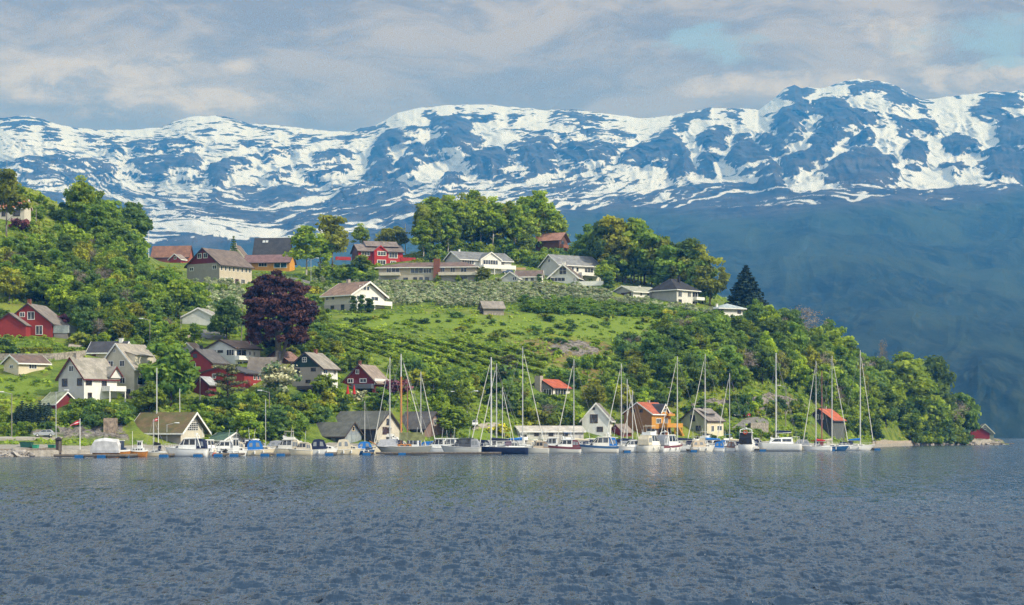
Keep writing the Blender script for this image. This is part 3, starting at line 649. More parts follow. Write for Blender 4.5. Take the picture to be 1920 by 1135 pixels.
def leaf_cloud(clumps, per, size, rng, up=.35, flat=1.0):
    """leaf-sized quads spread over clumps: (centre, radius vector, tone)"""
    C = np.array([c[0] for c in clumps]); R = np.array([c[1] for c in clumps]); T = np.array([c[2] for c in clumps])
    n = len(clumps) * per; idx = np.repeat(np.arange(len(clumps)), per)
    d = rng.normal(size=(n, 3)); d /= np.linalg.norm(d, axis=1, keepdims=True)
    r = rng.random(n) ** .45
    pos = C[idx] + d * R[idx] * r[:, None]
    nrm = d * .8 + rng.normal(size=(n, 3)) * .55 + np.array([0, 0, up]); nrm /= np.linalg.norm(nrm, axis=1, keepdims=True)
    a = np.cross(nrm, rng.normal(size=(n, 3))); a /= np.linalg.norm(a, axis=1, keepdims=True); b = np.cross(nrm, a)
    s = size * (.6 + .8 * rng.random(n))[:, None]
    b = b * flat
    V = np.stack([pos - a * s - b * s * .55, pos + a * s * .15 - b * s * .9, pos + a * s + b * s * .35, pos - a * s * .2 + b * s], 1).reshape(-1, 3)
    Q = np.arange(n * 4).reshape(-1, 4)
    tone = np.clip(T[idx] + rng.normal(size=n) * .16 + (d[:, 2] * r) * .10, 0, 1)
    return V, Q, np.repeat(tone, 4)
def crown_mesh(name, mat, clumps, per, size, rng, **kw):
    V, Q, t = leaf_cloud(clumps, per, size, rng, **kw)
    me = bpy.data.meshes.new(name); fill_mesh(me, V, Q, False); set_attr(me, 'tone', t); me.materials.append(mat); return me
def clumps_ellipsoid(rng, n, h0, h1, rx, rc, shape='round', hollow=.45):
    out = []; zc = (h0 + h1) / 2; rz = (h1 - h0) / 2
    lob = rng.random(6) * 6.283; la = rng.random(6) * .22
    for _ in range(n):
        while True:
            d = rng.normal(size=3); d /= np.linalg.norm(d); r = hollow + (1 - hollow) * rng.random() ** .6
            if d[2] < -.75 and rng.random() < .7: continue
            break
        ang = math.atan2(d[1], d[0]); k = 1 + sum(la[j] * math.sin((j + 1) * ang + lob[j] + d[2] * 2) for j in range(4)) * .9
        z = d[2] * r
        wz = {'round': 1.0, 'cone': (1 - .72 * (z * .5 + .5)), 'egg': 1 - .35 * z, 'top': 1 + .25 * z}[shape]
        c = (d[0] * r * rx * k * wz, d[1] * r * rx * k * wz, zc + z * rz * (1 + .12 * math.sin(3 * ang + lob[0])))
        q = rc * (.6 + .8 * rng.random())
        out.append((c, (q * 1.25, q * 1.25, q * .8), rng.random() * .8 + .08))
    return out
def limb_mesh(h, hc0, hc1, rx, rng, r0=.22, n=7, lean=0.0):
    mb = MB(); pts = [(0, 0, -1.2)]
    for k in range(1, 6):
        z = hc1 * .88 * k / 5; pts.append((lean * z + rng.normal() * .12 * k * .4, rng.normal() * .12 * k * .4, z))
    for k in range(5):
        mb.tube(pts[k], pts[k + 1], r0 * (1 - k * .17), r0 * (1 - (k + 1) * .17), 7)
    for k in range(n):
        z = hc0 * .7 + (hc1 - hc0) * .8 * (k + .5) / n; i = min(4, int(z / (hc1 * .88) * 5)); f = z / (hc1 * .88) * 5 - i
        a = pts[i]; b = pts[i + 1]; base = tuple(a[j] + (b[j] - a[j]) * f for j in range(3))
        th = k * 2.4 + rng.random(); L = rx * (.55 + .35 * rng.random())
        mid = (base[0] + L * .5 * math.cos(th), base[1] + L * .5 * math.sin(th), z + L * .35); tip = (base[0] + L * math.cos(th + .2), base[1] + L * math.sin(th + .2), z + L * .75)
        mb.tube(base, mid, r0 * .36, r0 * .22, 5); mb.tube(mid, tip, r0 * .22, r0 * .07, 5)
    return mb


PROTO = {}
def make_tree(key, name, leaf, bark, h, rx, h0, seed, nclump=46, per=70, size=.34, shape='round', rc=1.0, r0=.2, hollow=.45, flat=1.0, lean=0.0):
    rng = np.random.default_rng(seed)
    cl = clumps_ellipsoid(rng, nclump, h0, h - rc * .5, rx - rc * .4, rc, shape, hollow)
    crown = crown_mesh('crown', LEAF[leaf], cl, per, size, rng, flat=flat)
    trunk = limb_mesh(h, h0, h, rx, rng, r0, lean=lean).mesh('trunk', BARK[bark], True)
    PROTO[key] = (name, crown, trunk, h)
for i in range(3):
    make_tree(f'fresh{i}', 'maple_tree', 'fresh', 'dark', 10, 3.6, 1.6, 10 + i, 52, 64, .34)  # generic broadleaf, species unknown; leaf colour is fresh green
    make_tree(f'mid{i}', 'broadleaf_tree', 'mid', 'dark', 11, 3.7, 1.8, 20 + i, 54, 64, .34, 'egg')
for i in range(2):
    make_tree(f'deep{i}', 'alder_tree', 'deep', 'dark', 11, 3.6, 1.6, 30 + i, 52, 62, .34, 'egg')  # generic broadleaf in deep green, species not known
    make_tree(f'olive{i}', 'ash_tree', 'olive', 'grey', 11, 3.3, 2.2, 40 + i, 46, 58, .32)  # generic broadleaf in olive green, species not known
    make_tree(f'birch{i}', 'birch_tree', 'fresh', 'birch', 14, 2.9, 3.6, 50 + i, 48, 58, .27, 'egg', .9, .17, .3)
    make_tree(f'tall{i}', 'broadleaf_tree', 'fresh' if i else 'olive', 'grey', 15, 3.4, 3.8, 60 + i, 58, 60, .30, 'egg', 1.0, .2, .3)
    make_tree(f'bare{i}', 'budding_tree', 'bare', 'grey', 10, 3.4, 2.2, 70 + i, 50, 46, .17, 'round', .9, .17, .25, .25)
make_tree('big0', 'broadleaf_tree', 'fresh', 'dark', 18, 6.2, 2.5, 80, 92, 72, .42, 'egg', 1.5, .36)
make_tree('big1', 'broadleaf_tree', 'mid', 'dark', 18, 6.0, 2.2, 81, 92, 72, .42, 'round', 1.5, .36)
make_tree('poplar', 'slender_tree', 'olive', 'grey', 13, 2.1, 1.6, 85, 46, 60, .27, 'egg', .8, .15, .2)
make_tree('cypress', 'columnar_conifer', 'deep', 'dark', 5, .75, .15, 86, 26, 70, .15, 'egg', .42, .08, .2)
make_tree('blossom0', 'apple_tree', 'blossom', 'grey', 3.6, 1.3, .5, 90, 30, 90, .105, 'egg', .45, .07, .2)
make_tree('blossom1', 'apple_tree', 'blossom', 'grey', 3.8, 1.3, .5, 91, 30, 90, .105, 'egg', .45, .07, .2)
make_tree('pinky', 'flowering_tree', 'cream', 'grey', 5, 2.2, .8, 92, 34, 54, .2, 'round', .7, .1, .3)


def make_conifer(key, name, leaf, h, rb, seed, tiers=16, ragged=.2, size=.32):
    rng = np.random.default_rng(seed); cl = []
    for k in range(tiers):
        f = k / (tiers - 1); z = h * (.06 + .9 * f); R = rb * (1 - f) ** .82 + .15
        nb = max(4, int(11 * (1 - f) + 4))
        for j in range(nb):
            th = 2 * math.pi * j / nb + k * .7 + rng.normal() * .15; L = R * (1 - ragged * rng.random())
            for q in (.35, .68, .98):
                rr = L * q; cl.append(((rr * math.cos(th), rr * math.sin(th), z - rr * .28 + (q > .9) * .1), (.14 * L + .22, .14 * L + .22, .16 + .05 * L), .15 + .5 * rng.random() + .2 * q * rng.random()))
    crown = crown_mesh('crown', LEAF[leaf], cl, 13, size, rng, flat=.55)
    mb = MB(); mb.tube((0, 0, -1), (0, 0, h), rb * .075, .03, 8)
    PROTO[key] = (name, crown, mb.mesh('trunk', BARK['dark'], True), h)
make_conifer('spruce0', 'spruce_tree', 'spruce', 17, 6.6, 100, 24, .3, .42)
make_conifer('spruce1', 'spruce_tree', 'spruce', 7, 1.9, 101, 12, .2, .2)
make_conifer('larch', 'conifer_tree', 'deep', 13, 3.0, 102, 15, .3)


def make_pine(key, h, seed):
    rng = np.random.default_rng(seed); cl = []; mb = MB(); mb.tube((0, 0, -1), (.3, 0, h * .95), .22, .07, 8)
    for k in range(13):
        z = h * (.38 + .58 * k / 12); th = k * 2.4 + rng.random(); L = (3.4 - 1.9 * k / 12) * (.6 + .5 * rng.random())
        tip = (.2 + L * math.cos(th), L * math.sin(th), z + L * .22); mb.tube((.2, 0, z - .3), tip, .09, .03, 5)
        for q in (.45, .75, 1.0):
            for _ in range(2): cl.append(((.2 + L * q * math.cos(th) + rng.normal() * .35, L * q * math.sin(th) + rng.normal() * .35, z + L * .22 * q + .25), (.75, .75, .38), .15 + .7 * rng.random()))
    PROTO[key] = ('pine_tree', crown_mesh('crown', LEAF['pine'], cl, 46, .2, rng, flat=.4), mb.mesh('trunk', BARK['dark'], True), h)
make_pine('pine0', 10, 110)


def make_bush(key, name, leaf, h, rx, seed, n=20, per=46, size=.2, rc=.5):
    rng = np.random.default_rng(seed)
    PROTO[key] = (name, crown_mesh(name, LEAF[leaf], clumps_ellipsoid(rng, n, -.2 * h, h - rc * .4, rx - rc * .3, rc, 'round', .35), per, size, rng), None, h)
for i in range(2):
    make_bush(f'bushF{i}', 'green_bush', 'fresh', 2.4, 1.7, 120 + i); make_bush(f'bushM{i}', 'green_bush', 'mid', 2.6, 1.8, 124 + i)
    make_bush(f'bushD{i}', 'dark_green_bush', 'deep', 2.4, 1.7, 128 + i); make_bush(f'orch{i}', 'berry_bush', 'fresh', 2.2, 1.35, 132 + i, 16, 40, .19, .5); make_bush(f'cur{i}', 'lower_berry_bush', 'mid', 2.2, 1.35, 136 + i, 16, 40, .19, .5)  # cur: the same berry bush in mid green, for the lower orchard edge
make_bush('bushO', 'olive_bush', 'olive', 2.4, 1.8, 140); make_bush('yellowbush', 'yellow_bush', 'yellow', 1.9, 1.2, 141, 16, 44, .15, .4)
make_bush('plumbush', 'plum_coloured_bush', 'plum', 2.6, 1.9, 142); make_bush('rhodo', 'flowering_bush', 'cream', 2.0, 1.7, 143, 18, 44, .17, .45)
make_bush('ball', 'clipped_bush', 'fresh', 2.4, .95, 144, 22, 50, .13, .4); make_bush('pinkbush', 'pink_bush', 'pinkish', 2.0, 1.4, 145)


ORIG = {}
def plant(key, px, py, hpx, label=None, cat=None, group=None, wide=1.0, Y=None, rng=random):
    """copy a plant (and its trunk and crown) to the ground seen at (px, py), hpx rows of the photograph tall"""
    name, crown, trunk, h = PROTO[key]
    if Y is None: pos = G(px, py)
    else: pos = P(px, py, Y)
    s = hpx * pos.y / F / h
    if key not in ORIG:
        if trunk is None: o = bpy.data.objects.new(name, crown); COL.objects.link(o)
        else:
            o = bpy.data.objects.new(name, None); COL.objects.link(o)
            for me, nm in ((trunk, 'trunk'), (crown, 'crown')): link(bpy.data.objects.new(nm, me), o)
        ORIG[key] = o
    else:
        o = copy_tree(ORIG[key])
        for k in list(o.keys()):
            if k in ('label', 'category', 'group'): del o[k]
    o.location = pos; o.rotation_euler = (0, 0, rng.random() * 6.283); o.scale = (s * wide, s * wide, s)
    lab, ct = DEFLAB.get(key, (None, None))
    o['label'] = label or lab; o['category'] = cat or ct
    if group: o['group'] = group
    return o
DEFLAB = {}
# ================================================================= HOUSES
# zoomed views of the photograph the measurements were taken in: origin and scale
Z = {'R1': (0, 540, 3.3375), 'R2': (320, 600, 4.0525), 'R3': (640, 640, 4.728), 'R4': (960, 640, 4.728), 'R5': (1280, 640, 4.73), 'R6': (1600, 600, 4.366),
     'S1': (0, 300, 3.5475), 'S2': (270, 380, 4.73), 'S3': (580, 340, 4.0525), 'S4': (880, 340, 4.0525), 'S5': (1100, 440, 5.159), 'S6': (340, 480, 4.728), 'B4': (560, 770, 8.0), 'B3': (380, 770, 8.0), 'PX': (0, 0, 1.0)}


RECTS = []                               # where buildings stand in the view, so that planting keeps clear of them
class House:
    """a building standing on its nearest corner; x runs right along the left-hand face, y back along the right-hand face"""
    def __init__(s, view, name, label, cat, xl, xm, xr, base, eave, th, gable='L', apex=None, Y=None, wall=WHITE, wallR=None, roof=(.2, .19, .18), moss=0, boards=True, oh=.45, og=.35, rt=.16, deep=2.5, tile=True, group=None, minb=None):
        ox, oy, k = Z[view]; s.k = k; s.ox = ox; s.oy = oy
        s.cx, s.py = ox + xm / k, oy + base / k
        s.Y = groundY(s.cx, s.py) if Y is None else Y
        s.s = F / s.Y; s.th = rad(th); s.c, s.sn = math.cos(s.th), math.sin(s.th); s.xm = xm; s.base = base; s.u = k * s.s
        s.a = (xm - xl) / s.u / s.c; s.b = (xr - xm) / s.u / s.sn
        if minb: s.b = max(s.b, minb) if gable == 'L' else s.b
        s.H = (base - eave) / s.u; s.g = gable
        s.W, s.L = (s.a, s.b) if gable == 'L' else (s.b, s.a)
        s.R = (base - apex) / s.u if apex is not None else s.H + .3
        s.root = thing(name, label, cat, P(s.cx, s.py, s.Y), -s.th, group)
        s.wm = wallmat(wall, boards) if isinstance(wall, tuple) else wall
        s.rm = roofmat(roof, moss, tile); s.oh, s.og, s.rt, s.deep = oh, og, rt, deep
        s.wallR = wallR; s.boards = boards
        RECTS.append((ox + min(xl, xm) / k - 1, ox + max(xr, xm) / k + 1, oy + (apex if apex is not None else eave) / k, s.py, s.Y, s.Y + min(14, max(s.a * abs(s.sn), s.b * s.c))))
    def M(s, g, l, z):                   # gable-width axis, ridge axis -> local
        return (g - s.W, l, z) if s.g == 'L' else (-l, g, z)
    def pxL(s, x): return -(s.xm - x) / s.u / s.c
    def pxR(s, x): return (x - s.xm) / s.u / s.sn
    def z(s, y): return (s.base - y) / s.u
    def walls(s):
        mb = MB(); W, L = s.W, s.L
        prof = [(0, -s.deep), (W, -s.deep), (W, s.H - .02), (W / 2, s.R - .02), (0, s.H - .02)]
        mb.prism(prof, lambda g, z: s.M(g, 0, z), lambda g, z: s.M(g, L, z)); mb.build('wall', s.wm, s.root)
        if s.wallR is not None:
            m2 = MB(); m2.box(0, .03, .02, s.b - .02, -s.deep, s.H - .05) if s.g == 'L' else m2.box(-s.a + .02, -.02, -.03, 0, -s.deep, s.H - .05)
            m2.build('side_paint_or_light', wallmat(s.wallR, s.boards), s.root)  # second paint on some houses, painted-in sunlit tone of one paint on others
        return s
    def roof(s, trim=None, trimw=.22, fascia=True):
        W, L, oh, t = s.W, s.L, s.oh, s.rt; sl = (s.R - s.H) / (W / 2)
        ze = s.H - oh * sl + .03; R = s.R + .03
        prof = [(-oh, ze), (W / 2, R), (W + oh, ze), (W + oh, ze + t), (W / 2, R + t * 1.1), (-oh, ze + t)]
        mb = MB(); mb.prism(prof, lambda g, z: s.M(g, -s.og, z), lambda g, z: s.M(g, L + s.og, z)); s.roof_o = mb.build('roof', s.rm, s.root)
        if trim is not None:
            tm = trim
            for l0, l1 in ((-s.og - .06, -s.og - .005), (L + s.og + .005, L + s.og + .06)):
                b = MB()
                for g0, g1, z0, z1 in ((-oh, W / 2, ze, R), (W / 2, W + oh, R, ze)):
                    q = [(g0, z0 - trimw + .03), (g1, z1 - trimw + .03), (g1, z1 + t + .03), (g0, z0 + t + .03)]
                    b.prism(q, lambda g, z: s.M(g, l0, z), lambda g, z: s.M(g, l1, z))
                b.build('bargeboard', tm, s.root)
            if fascia:
                for g0, g1 in ((-oh - .05, -oh - .004), (W + oh + .004, W + oh + .05)):
                    f = MB(); q = [(g0, ze - .1), (g1, ze - .1), (g1, ze + t - .02), (g0, ze + t - .02)]
                    f.prism(q, lambda g, z: s.M(g, -s.og, z), lambda g, z: s.M(g, L + s.og, z))
                    f.build('gutter', tm, s.root)
        return s
    def hip(s, ridge0, ridge1, trim=None):
        """hipped roof; ridge runs along the long side between two fractions"""
        a, b, oh = s.a, s.b, s.oh; e = s.H - .05; R = s.R; t = s.rt
        if s.g == 'L': r0, r1 = (-a * (1 - ridge0), b / 2), (-a * (1 - ridge1), b / 2)
        else: r0, r1 = (-a / 2, b * ridge0), (-a / 2, b * ridge1)
        c = [(-a - oh, -oh), (oh, -oh), (oh, b + oh), (-a - oh, b + oh)]
        mb = MB(); v = [(x, y, e) for x, y in c] + [(x, y, e + t) for x, y in c] + [(r0[0], r0[1], R), (r1[0], r1[1], R)]
        mb.v = v; mb.f = [(3, 2, 1, 0), (0, 1, 5, 4), (1, 2, 6, 5), (2, 3, 7, 6), (3, 0, 4, 7)]
        if s.g == 'L': mb.f += [(4, 5, 9, 8), (5, 6, 9), (6, 7, 8, 9), (7, 4, 8)]
        else: mb.f += [(4, 5, 8), (5, 6, 9, 8), (6, 7, 9), (7, 4, 8, 9)]
        s.roof_o = mb.build('roof', s.rm, s.root)
        if trim is not None:
            f = MB(); f.box(-a - oh - .05, oh + .05, -oh - .05, -oh - .003, e - .1, e + t - .03); f.box(oh + .003, oh + .05, -oh - .002, b + oh, e - .1, e + t - .03); f.build('gutter', trim, s.root)
        m2 = MB(); m2.box(-a, 0, 0, b, -s.deep, e - .02); m2.build('wall', s.wm, s.root)
        return s
    def flatbox(s, name, face, x0, x1, ytop, ybot, d, mat, back=2.0, roofmat_=None, rise=0):
        """a box annex proud of a face by d"""
        z0, z1 = s.z(ybot), s.z(ytop); mb = MB()
        if face == 'L': mb.box(s.pxL(x0), s.pxL(x1), -d, back, z0, z1)
        else: mb.box(-back, d, s.pxR(x0), s.pxR(x1), z0, z1)
        return mb.build(name, mat, s.root)
    def band(s, face, y0, y1, mat, name='foundation', x0=None, x1=None):
        """cladding of another colour over part of a face, 3 cm proud"""
        z0 = -s.deep if y1 is None else s.z(y1); z1 = s.z(y0); mb = MB()
        if face == 'L': mb.box(-s.a - .04 if x0 is None else s.pxL(x0), .05 if x1 is None else s.pxL(x1), -.045, .1, z0, z1)
        else: mb.box(-.1, .045, -.04 if x0 is None else s.pxR(x0), s.b + .04 if x1 is None else s.pxR(x1), z0, z1)
        mb.build(name, mat, s.root); return s
    def gableclad(s, y0, mat):
        """the near gable above a level in another colour"""
        z0 = s.z(y0); W = s.W; sl = (s.R - s.H) / (W / 2)
        zb = min(z0, s.H)
        g0 = (z0 - s.H) / sl if z0 > s.H else 0
        prof = [(g0 - .02, z0), (W - g0 + .02, z0), (W / 2, s.R - .03)] if z0 >= s.H else [(0, z0), (W, z0), (W, s.H - .03), (W / 2, s.R - .03), (0, s.H - .03)]
        mb = MB(); mb.prism(prof, lambda g, z: s.M(g, -.04, z), lambda g, z: s.M(g, .05, z)); mb.build('gable_paint_or_light', mat, s.root); return s  # own colour on some gables, painted-in sunlight on others
    def win(s, face, rects, frame=TRIM, bars=1, fw=.09, glass=None, name='window', off=0.0, rows=0):
        for (x0, y0, x1, y1) in rects:
            z0, z1 = s.z(y1), s.z(y0)
            h0, h1 = (s.pxL(x0), s.pxL(x1)) if face == 'L' else (s.pxR(x0), s.pxR(x1))
            def bx(mb, p0, p1, q0, q1, d0, d1):
                if face == 'L': mb.box(p0, p1, -d1 - off, -d0 - off, q0, q1)
                else: mb.box(d0 + off, d1 + off, p0, p1, q0, q1)
            f = MB(); f_ = min(fw, (h1 - h0) * .16)
            bx(f, h0 - f_, h0, z0 - f_, z1 + f_, 0, .07); bx(f, h1, h1 + f_, z0 - f_, z1 + f_, 0, .07)
            bx(f, h0, h1, z1, z1 + f_, 0, .068); bx(f, h0, h1, z0 - f_, z0, 0, .068)
            for j in range(bars):
                c = h0 + (h1 - h0) * (j + 1) / (bars + 1); bx(f, c - .035, c + .035, z0, z1, .02, .06)
            for j in range(rows):
                c = z0 + (z1 - z0) * (j + 1) / (rows + 1); bx(f, h0, h1, c - .03, c + .03, .02, .058)
            o = f.build(name, frame, s.root)
            g = MB(); bx(g, h0, h1, z0, z1, .005, .035); g.build('pane', glass or GLASS, o)
        return s
    def door(s, face, x0, x1, y0, y1, mat, name='door', off=0.0):
        mb = MB(); z0, z1 = s.z(y1), s.z(y0)
        if face == 'L': mb.box(s.pxL(x0), s.pxL(x1), -.06 - off, .02 - off, z0, z1)
        else: mb.box(-.02 + off, .06 + off, s.pxR(x0), s.pxR(x1), z0, z1)
        mb.build(name, mat, s.root); return s
    def balcony(s, face, x0, x1, ytop, ybot, d, mat, posts=0, ypost=None, name='balcony', off=0.0):
        z0, z1 = s.z(ybot), s.z(ytop); mb = MB()
        h0, h1 = (s.pxL(x0), s.pxL(x1)) if face == 'L' else (s.pxR(x0), s.pxR(x1))
        def bx(p0, p1, d0, d1, q0, q1):
            d0 += off; d1 += off
            if face == 'L': mb.box(p0, p1, -d1, -d0, q0, q1)
            else: mb.box(d0, d1, p0, p1, q0, q1)
        bx(h0, h1, .04, d - .08, z0, z0 + .14)                      # floor slab
        bx(h0, h1, d - .07, d, z0 + .02, z1)                        # front railing
        bx(h0, h0 + .06, .04, d - .075, z0 + .145, z1); bx(h1 - .06, h1, .04, d - .075, z0 + .145, z1)
        o = mb.build(name, mat, s.root)
        if posts:
            zp = s.z(ypost)
            for j in range(posts):
                p = MB(); c = h0 + .12 + (h1 - h0 - .24) * j / max(1, posts - 1)
                d0, d1 = d - .2 + off, d - .05 + off
                if face == 'L': p.box(c - .09, c + .09, -d1, -d0, zp - 1, z0 - .004)
                else: p.box(d0, d1, c - .09, c + .09, zp - 1, z0 - .004)
                p.build('post', mat, o)
        return s
    def chimney(s, x, ytop, wpx, mat, name='chimney', drop=1.6, cap=True, lat=0.0, ybot=None):
        """on the ridge at that column of the photograph; lat moves it down the near slope"""
        rx = x - s.xm
        if s.g == 'L': l = (rx / s.u + s.a * (.5 - lat) * s.c) / s.sn; p = (-s.a * (.5 - lat), min(max(l, .5), s.L - .5))
        else: l = (s.b * (.5 - lat) * s.sn - rx / s.u) / s.c; p = (-min(max(l, .5), s.L - .5), s.b * (.5 - lat))
        hw = max(.22, wpx / s.u / 2); z1 = s.z(ytop); z0 = (s.R - drop) if ybot is None else s.z(ybot)
        mb = MB(); mb.box(p[0] - hw, p[0] + hw, p[1] - hw, p[1] + hw, z0, z1 - (.1 if cap else 0))
        if cap: mb.box(p[0] - hw - .06, p[0] + hw + .06, p[1] - hw - .06, p[1] + hw + .06, z1 - .097, z1)
        mb.build(name, mat, s.roof_o); return s
    def cross(s, face, x0, x1, apex, eave, bot, d, wall, trim=None, depth=None, roofm=None, name='gable_bay', oh=.25):
        """gabled bay or dormer whose front faces the same way as the face it rises from"""
        h0, h1 = (s.pxL(x0), s.pxL(x1)) if face == 'L' else (s.pxR(x0), s.pxR(x1))
        za, ze, zb = s.z(apex), s.z(eave), s.z(bot); c = (h0 + h1) / 2; w_ = h1 - h0
        dp = depth or (s.W * .5); T = (lambda h, q, z: (h, -q, z)) if face == 'L' else (lambda h, q, z: (q, h, z))
        mb = MB(); mb.prism([(h0, zb), (h1, zb), (h1, ze), (c, za), (h0, ze)], lambda h, z: T(h, -dp, z), lambda h, z: T(h, d, z)); o = mb.build(name, wall, s.root)
        sl = (za - ze) / (w_ / 2); t = .14; e = ze - oh * sl
        r = MB(); r.prism([(h0 - oh, e + .03), (c, za + .03), (h1 + oh, e + .03), (h1 + oh, e + t), (c, za + t), (h0 - oh, e + t)], lambda h, z: T(h, -dp, z), lambda h, z: T(h, d + .3, z)); r.build('bay_roof', roofm or s.rm, o)
        if trim is not None:
            b = MB()
            for g0, g1, q0, q1 in ((h0 - oh, c, e, za), (c, h1 + oh, za, e)):
                b.prism([(g0, q0 - .16), (g1, q1 - .16), (g1, q1 + t + .02), (g0, q0 + t + .02)], lambda h, z: T(h, d + .305, z), lambda h, z: T(h, d + .36, z))
            b.build('bargeboard', trim, o)
        return s
    def shed_dormer(s, face, x0, x1, ytop, ybot, d, wall):
        h0, h1 = (s.pxL(x0), s.pxL(x1)) if face == 'L' else (s.pxR(x0), s.pxR(x1))
        z1, z0 = s.z(ytop), s.z(ybot); T = (lambda h, q, z: (h, -q, z)) if face == 'L' else (lambda h, q, z: (q, h, z))
        dp = s.W * .42
        mb = MB(); q = [(d, z0), (d, z1), (-dp, z1 + dp * .25), (-dp, z0)]
        mb.prism(q, lambda v, z: T(h0, v, z), lambda v, z: T(h1, v, z)); o = mb.build('dormer', wall, s.root)
        r = MB(); q = [(d + .3, z1 - .05), (d + .3, z1 + .08), (-dp, z1 + dp * .25 + .14), (-dp, z1 + dp * .25 + .01)]
        r.prism(q, lambda v, z: T(h0 - .2, v, z), lambda v, z: T(h1 + .2, v, z)); r.build('dormer_roof', s.rm, o); return s


BLACKP = plain('black_pipe', (.02, .02, .022), .5); BRICK = plain('chimney_brick', (.22, .09, .06), .9, .1, 0, .35, 6); PALEBR = plain('pale_chimney', (.38, .33, .28), .9, .1, 0, .3, 5)
REDTRIM = plain('dark_red_trim', (.12, .02, .02)); BROWNTRIM = plain('brown_trim', (.09, .055, .04))
DARKGLASS = glassmat((.012, .014, .018))

# ---- far left of the village
h = House('R1', 'detached_house', 'red gabled house with white garage basement above the bright clipped hedge', 'house', 11, 325, 350, 310, 222, 9, 'L', 100, wall=RED, roof=(.22, .19, .17), oh=.5, minb=9)
h.walls().roof(DARKT, .12).win('L', [(118, 152, 146, 178), (168, 150, 210, 195), (222, 238, 262, 290)], bars=1).chimney(172, 68, 20, BRICK)
h.cross('L', -30, 186, 160, 236, 312, 2.4, wallmat(RED), DARKT, depth=3); h.band('L', 311, None, wallmat((.55, .52, .46), False), 'basement_wall', 112, 330)
h.flatbox('lean_to', 'L', 332, 420, 285, 380, -.4, wallmat((.26, .23, .21)), 5); h.flatbox('lean_to_roof', 'L', 330, 428, 235, 283, -.3, roofmat((.34, .38, .38), 0, False), 5)
h.door('L', 275, 300, 330, 383, plain('dark_red_door', (.14, .03, .03)), off=.05)
h = House('R1', 'bungalow', 'low cream bungalow with brown roof on the lawn below the stone wall', 'house', -5, 116, 265, 552, 466, 42, 'L', 422, wall=CREAM, roof=(.16, .11, .09), oh=.5)
h.walls().roof(TRIM, .15).win('L', [(48, 483, 72, 500)]).win('R', [(168, 478, 204, 502)], bars=2)
h = House('R1', 'detached_house', 'white boarded house with dark red gable trim above the rock face', 'house', 332, 525, 690, 728, 560, 38, 'L', 437, wall=(.55, .54, .52), wallR=(.78, .77, .73), roof=(.34, .31, .27), moss=.2)  # grey walls are the white paint with shade put into the colour
h.walls().roof(REDTRIM, .2).win('L', [(362, 568, 398, 612), (477, 568, 510, 608)], BROWNTRIM).win('L', [(415, 487, 445, 520)]).win('R', [(535, 568, 562, 607), (614, 570, 636, 610), (545, 658, 562, 690)], BROWNTRIM)
h.balcony('R', 612, 695, 612, 645, 2.2, TRIM, 2, 730).chimney(455, 405, 28, PALEBR).cross('R', 645, 700, 490, 545, 560, .6, wallmat((.7, .69, .66)), REDTRIM, 4)
h = House('R1', 'detached_house', 'large cream house with pale tiled roof behind the white boarded house', 'house', 592, 840, 965, 690, 498, 27, 'L', 350, wall=(.60, .55, .43), roof=(.36, .32, .27), moss=.15)
h.walls().roof(TRIM, .2).win('L', [(662, 457, 692, 488), (742, 455, 771, 488), (697, 382, 708, 400), (743, 563, 774, 595)]).win('R', [(855, 560, 890, 605)], bars=0)
h.shed_dormer('R', 850, 935, 420, 492, -.3, wallmat((.66, .6, .47))); h.balcony('R', 880, 965, 494, 525, 1.6, wallmat(CREAM)); h.band('L', 632, None, wallmat((.6, .58, .53), False)); h.door('L', 786, 815, 634, 662, GLASS, 'basement_window', .05)
h = House('R1', 'storage_hut', 'tiny dark hut with pointed roof at the foot of the large cream house', 'hut', 762, 800, 815, 720, 688, 20, 'L', 664, Y=groundY(250, 755) + 1, wall=(.12, .09, .08), roof=(.1, .08, .07), oh=.15, og=.1)
h.walls().roof().door('L', 772, 792, 692, 718, plain('pale_door', (.5, .48, .44)))
h = House('R1', 'detached_house', 'cream house with dark slate roof half hidden behind the large cream house', 'house', 542, 770, 800, 470, 395, 14, 'R', 337, wall=CREAM, roof=(.07, .07, .08), oh=.5)
h.walls().roof(TRIM, .2).door('L', 567, 590, 402, 440, plain('dark_red_door', (.14, .03, .03))).chimney(745, 312, 22, TRIM)
h = House('R1', 'garage', 'small dark red garage with pale mossy roof below the white boarded house', 'garage', 232, 352, 458, 765, 720, 44, 'R', 655, wall=DKRED, roof=(.36, .38, .26), moss=.6, oh=.4)
h.walls().roof(TRIM, .1)
h = House('R1', 'boathouse', 'big grey boathouse with mossy brown roof and latticed gable window by the quay', 'boathouse', 810, 1130, 1234, 985, 892, 20, 'R', 783, wall=(.30, .28, .26), roof=(.17, .12, .06), moss=.75, oh=.9, og=.9, minb=8)  # long wall painted in its shade grey, gable in its lit tone
h.walls().roof(TRIM, .25).gableclad(985, wallmat((.62, .57, .47))).win('R', [(1158, 845, 1203, 890)], bars=4, rows=3, off=.06, fw=.05).win('R', [(1172, 812, 1190, 840)], bars=2, rows=2, off=.06, fw=.04)

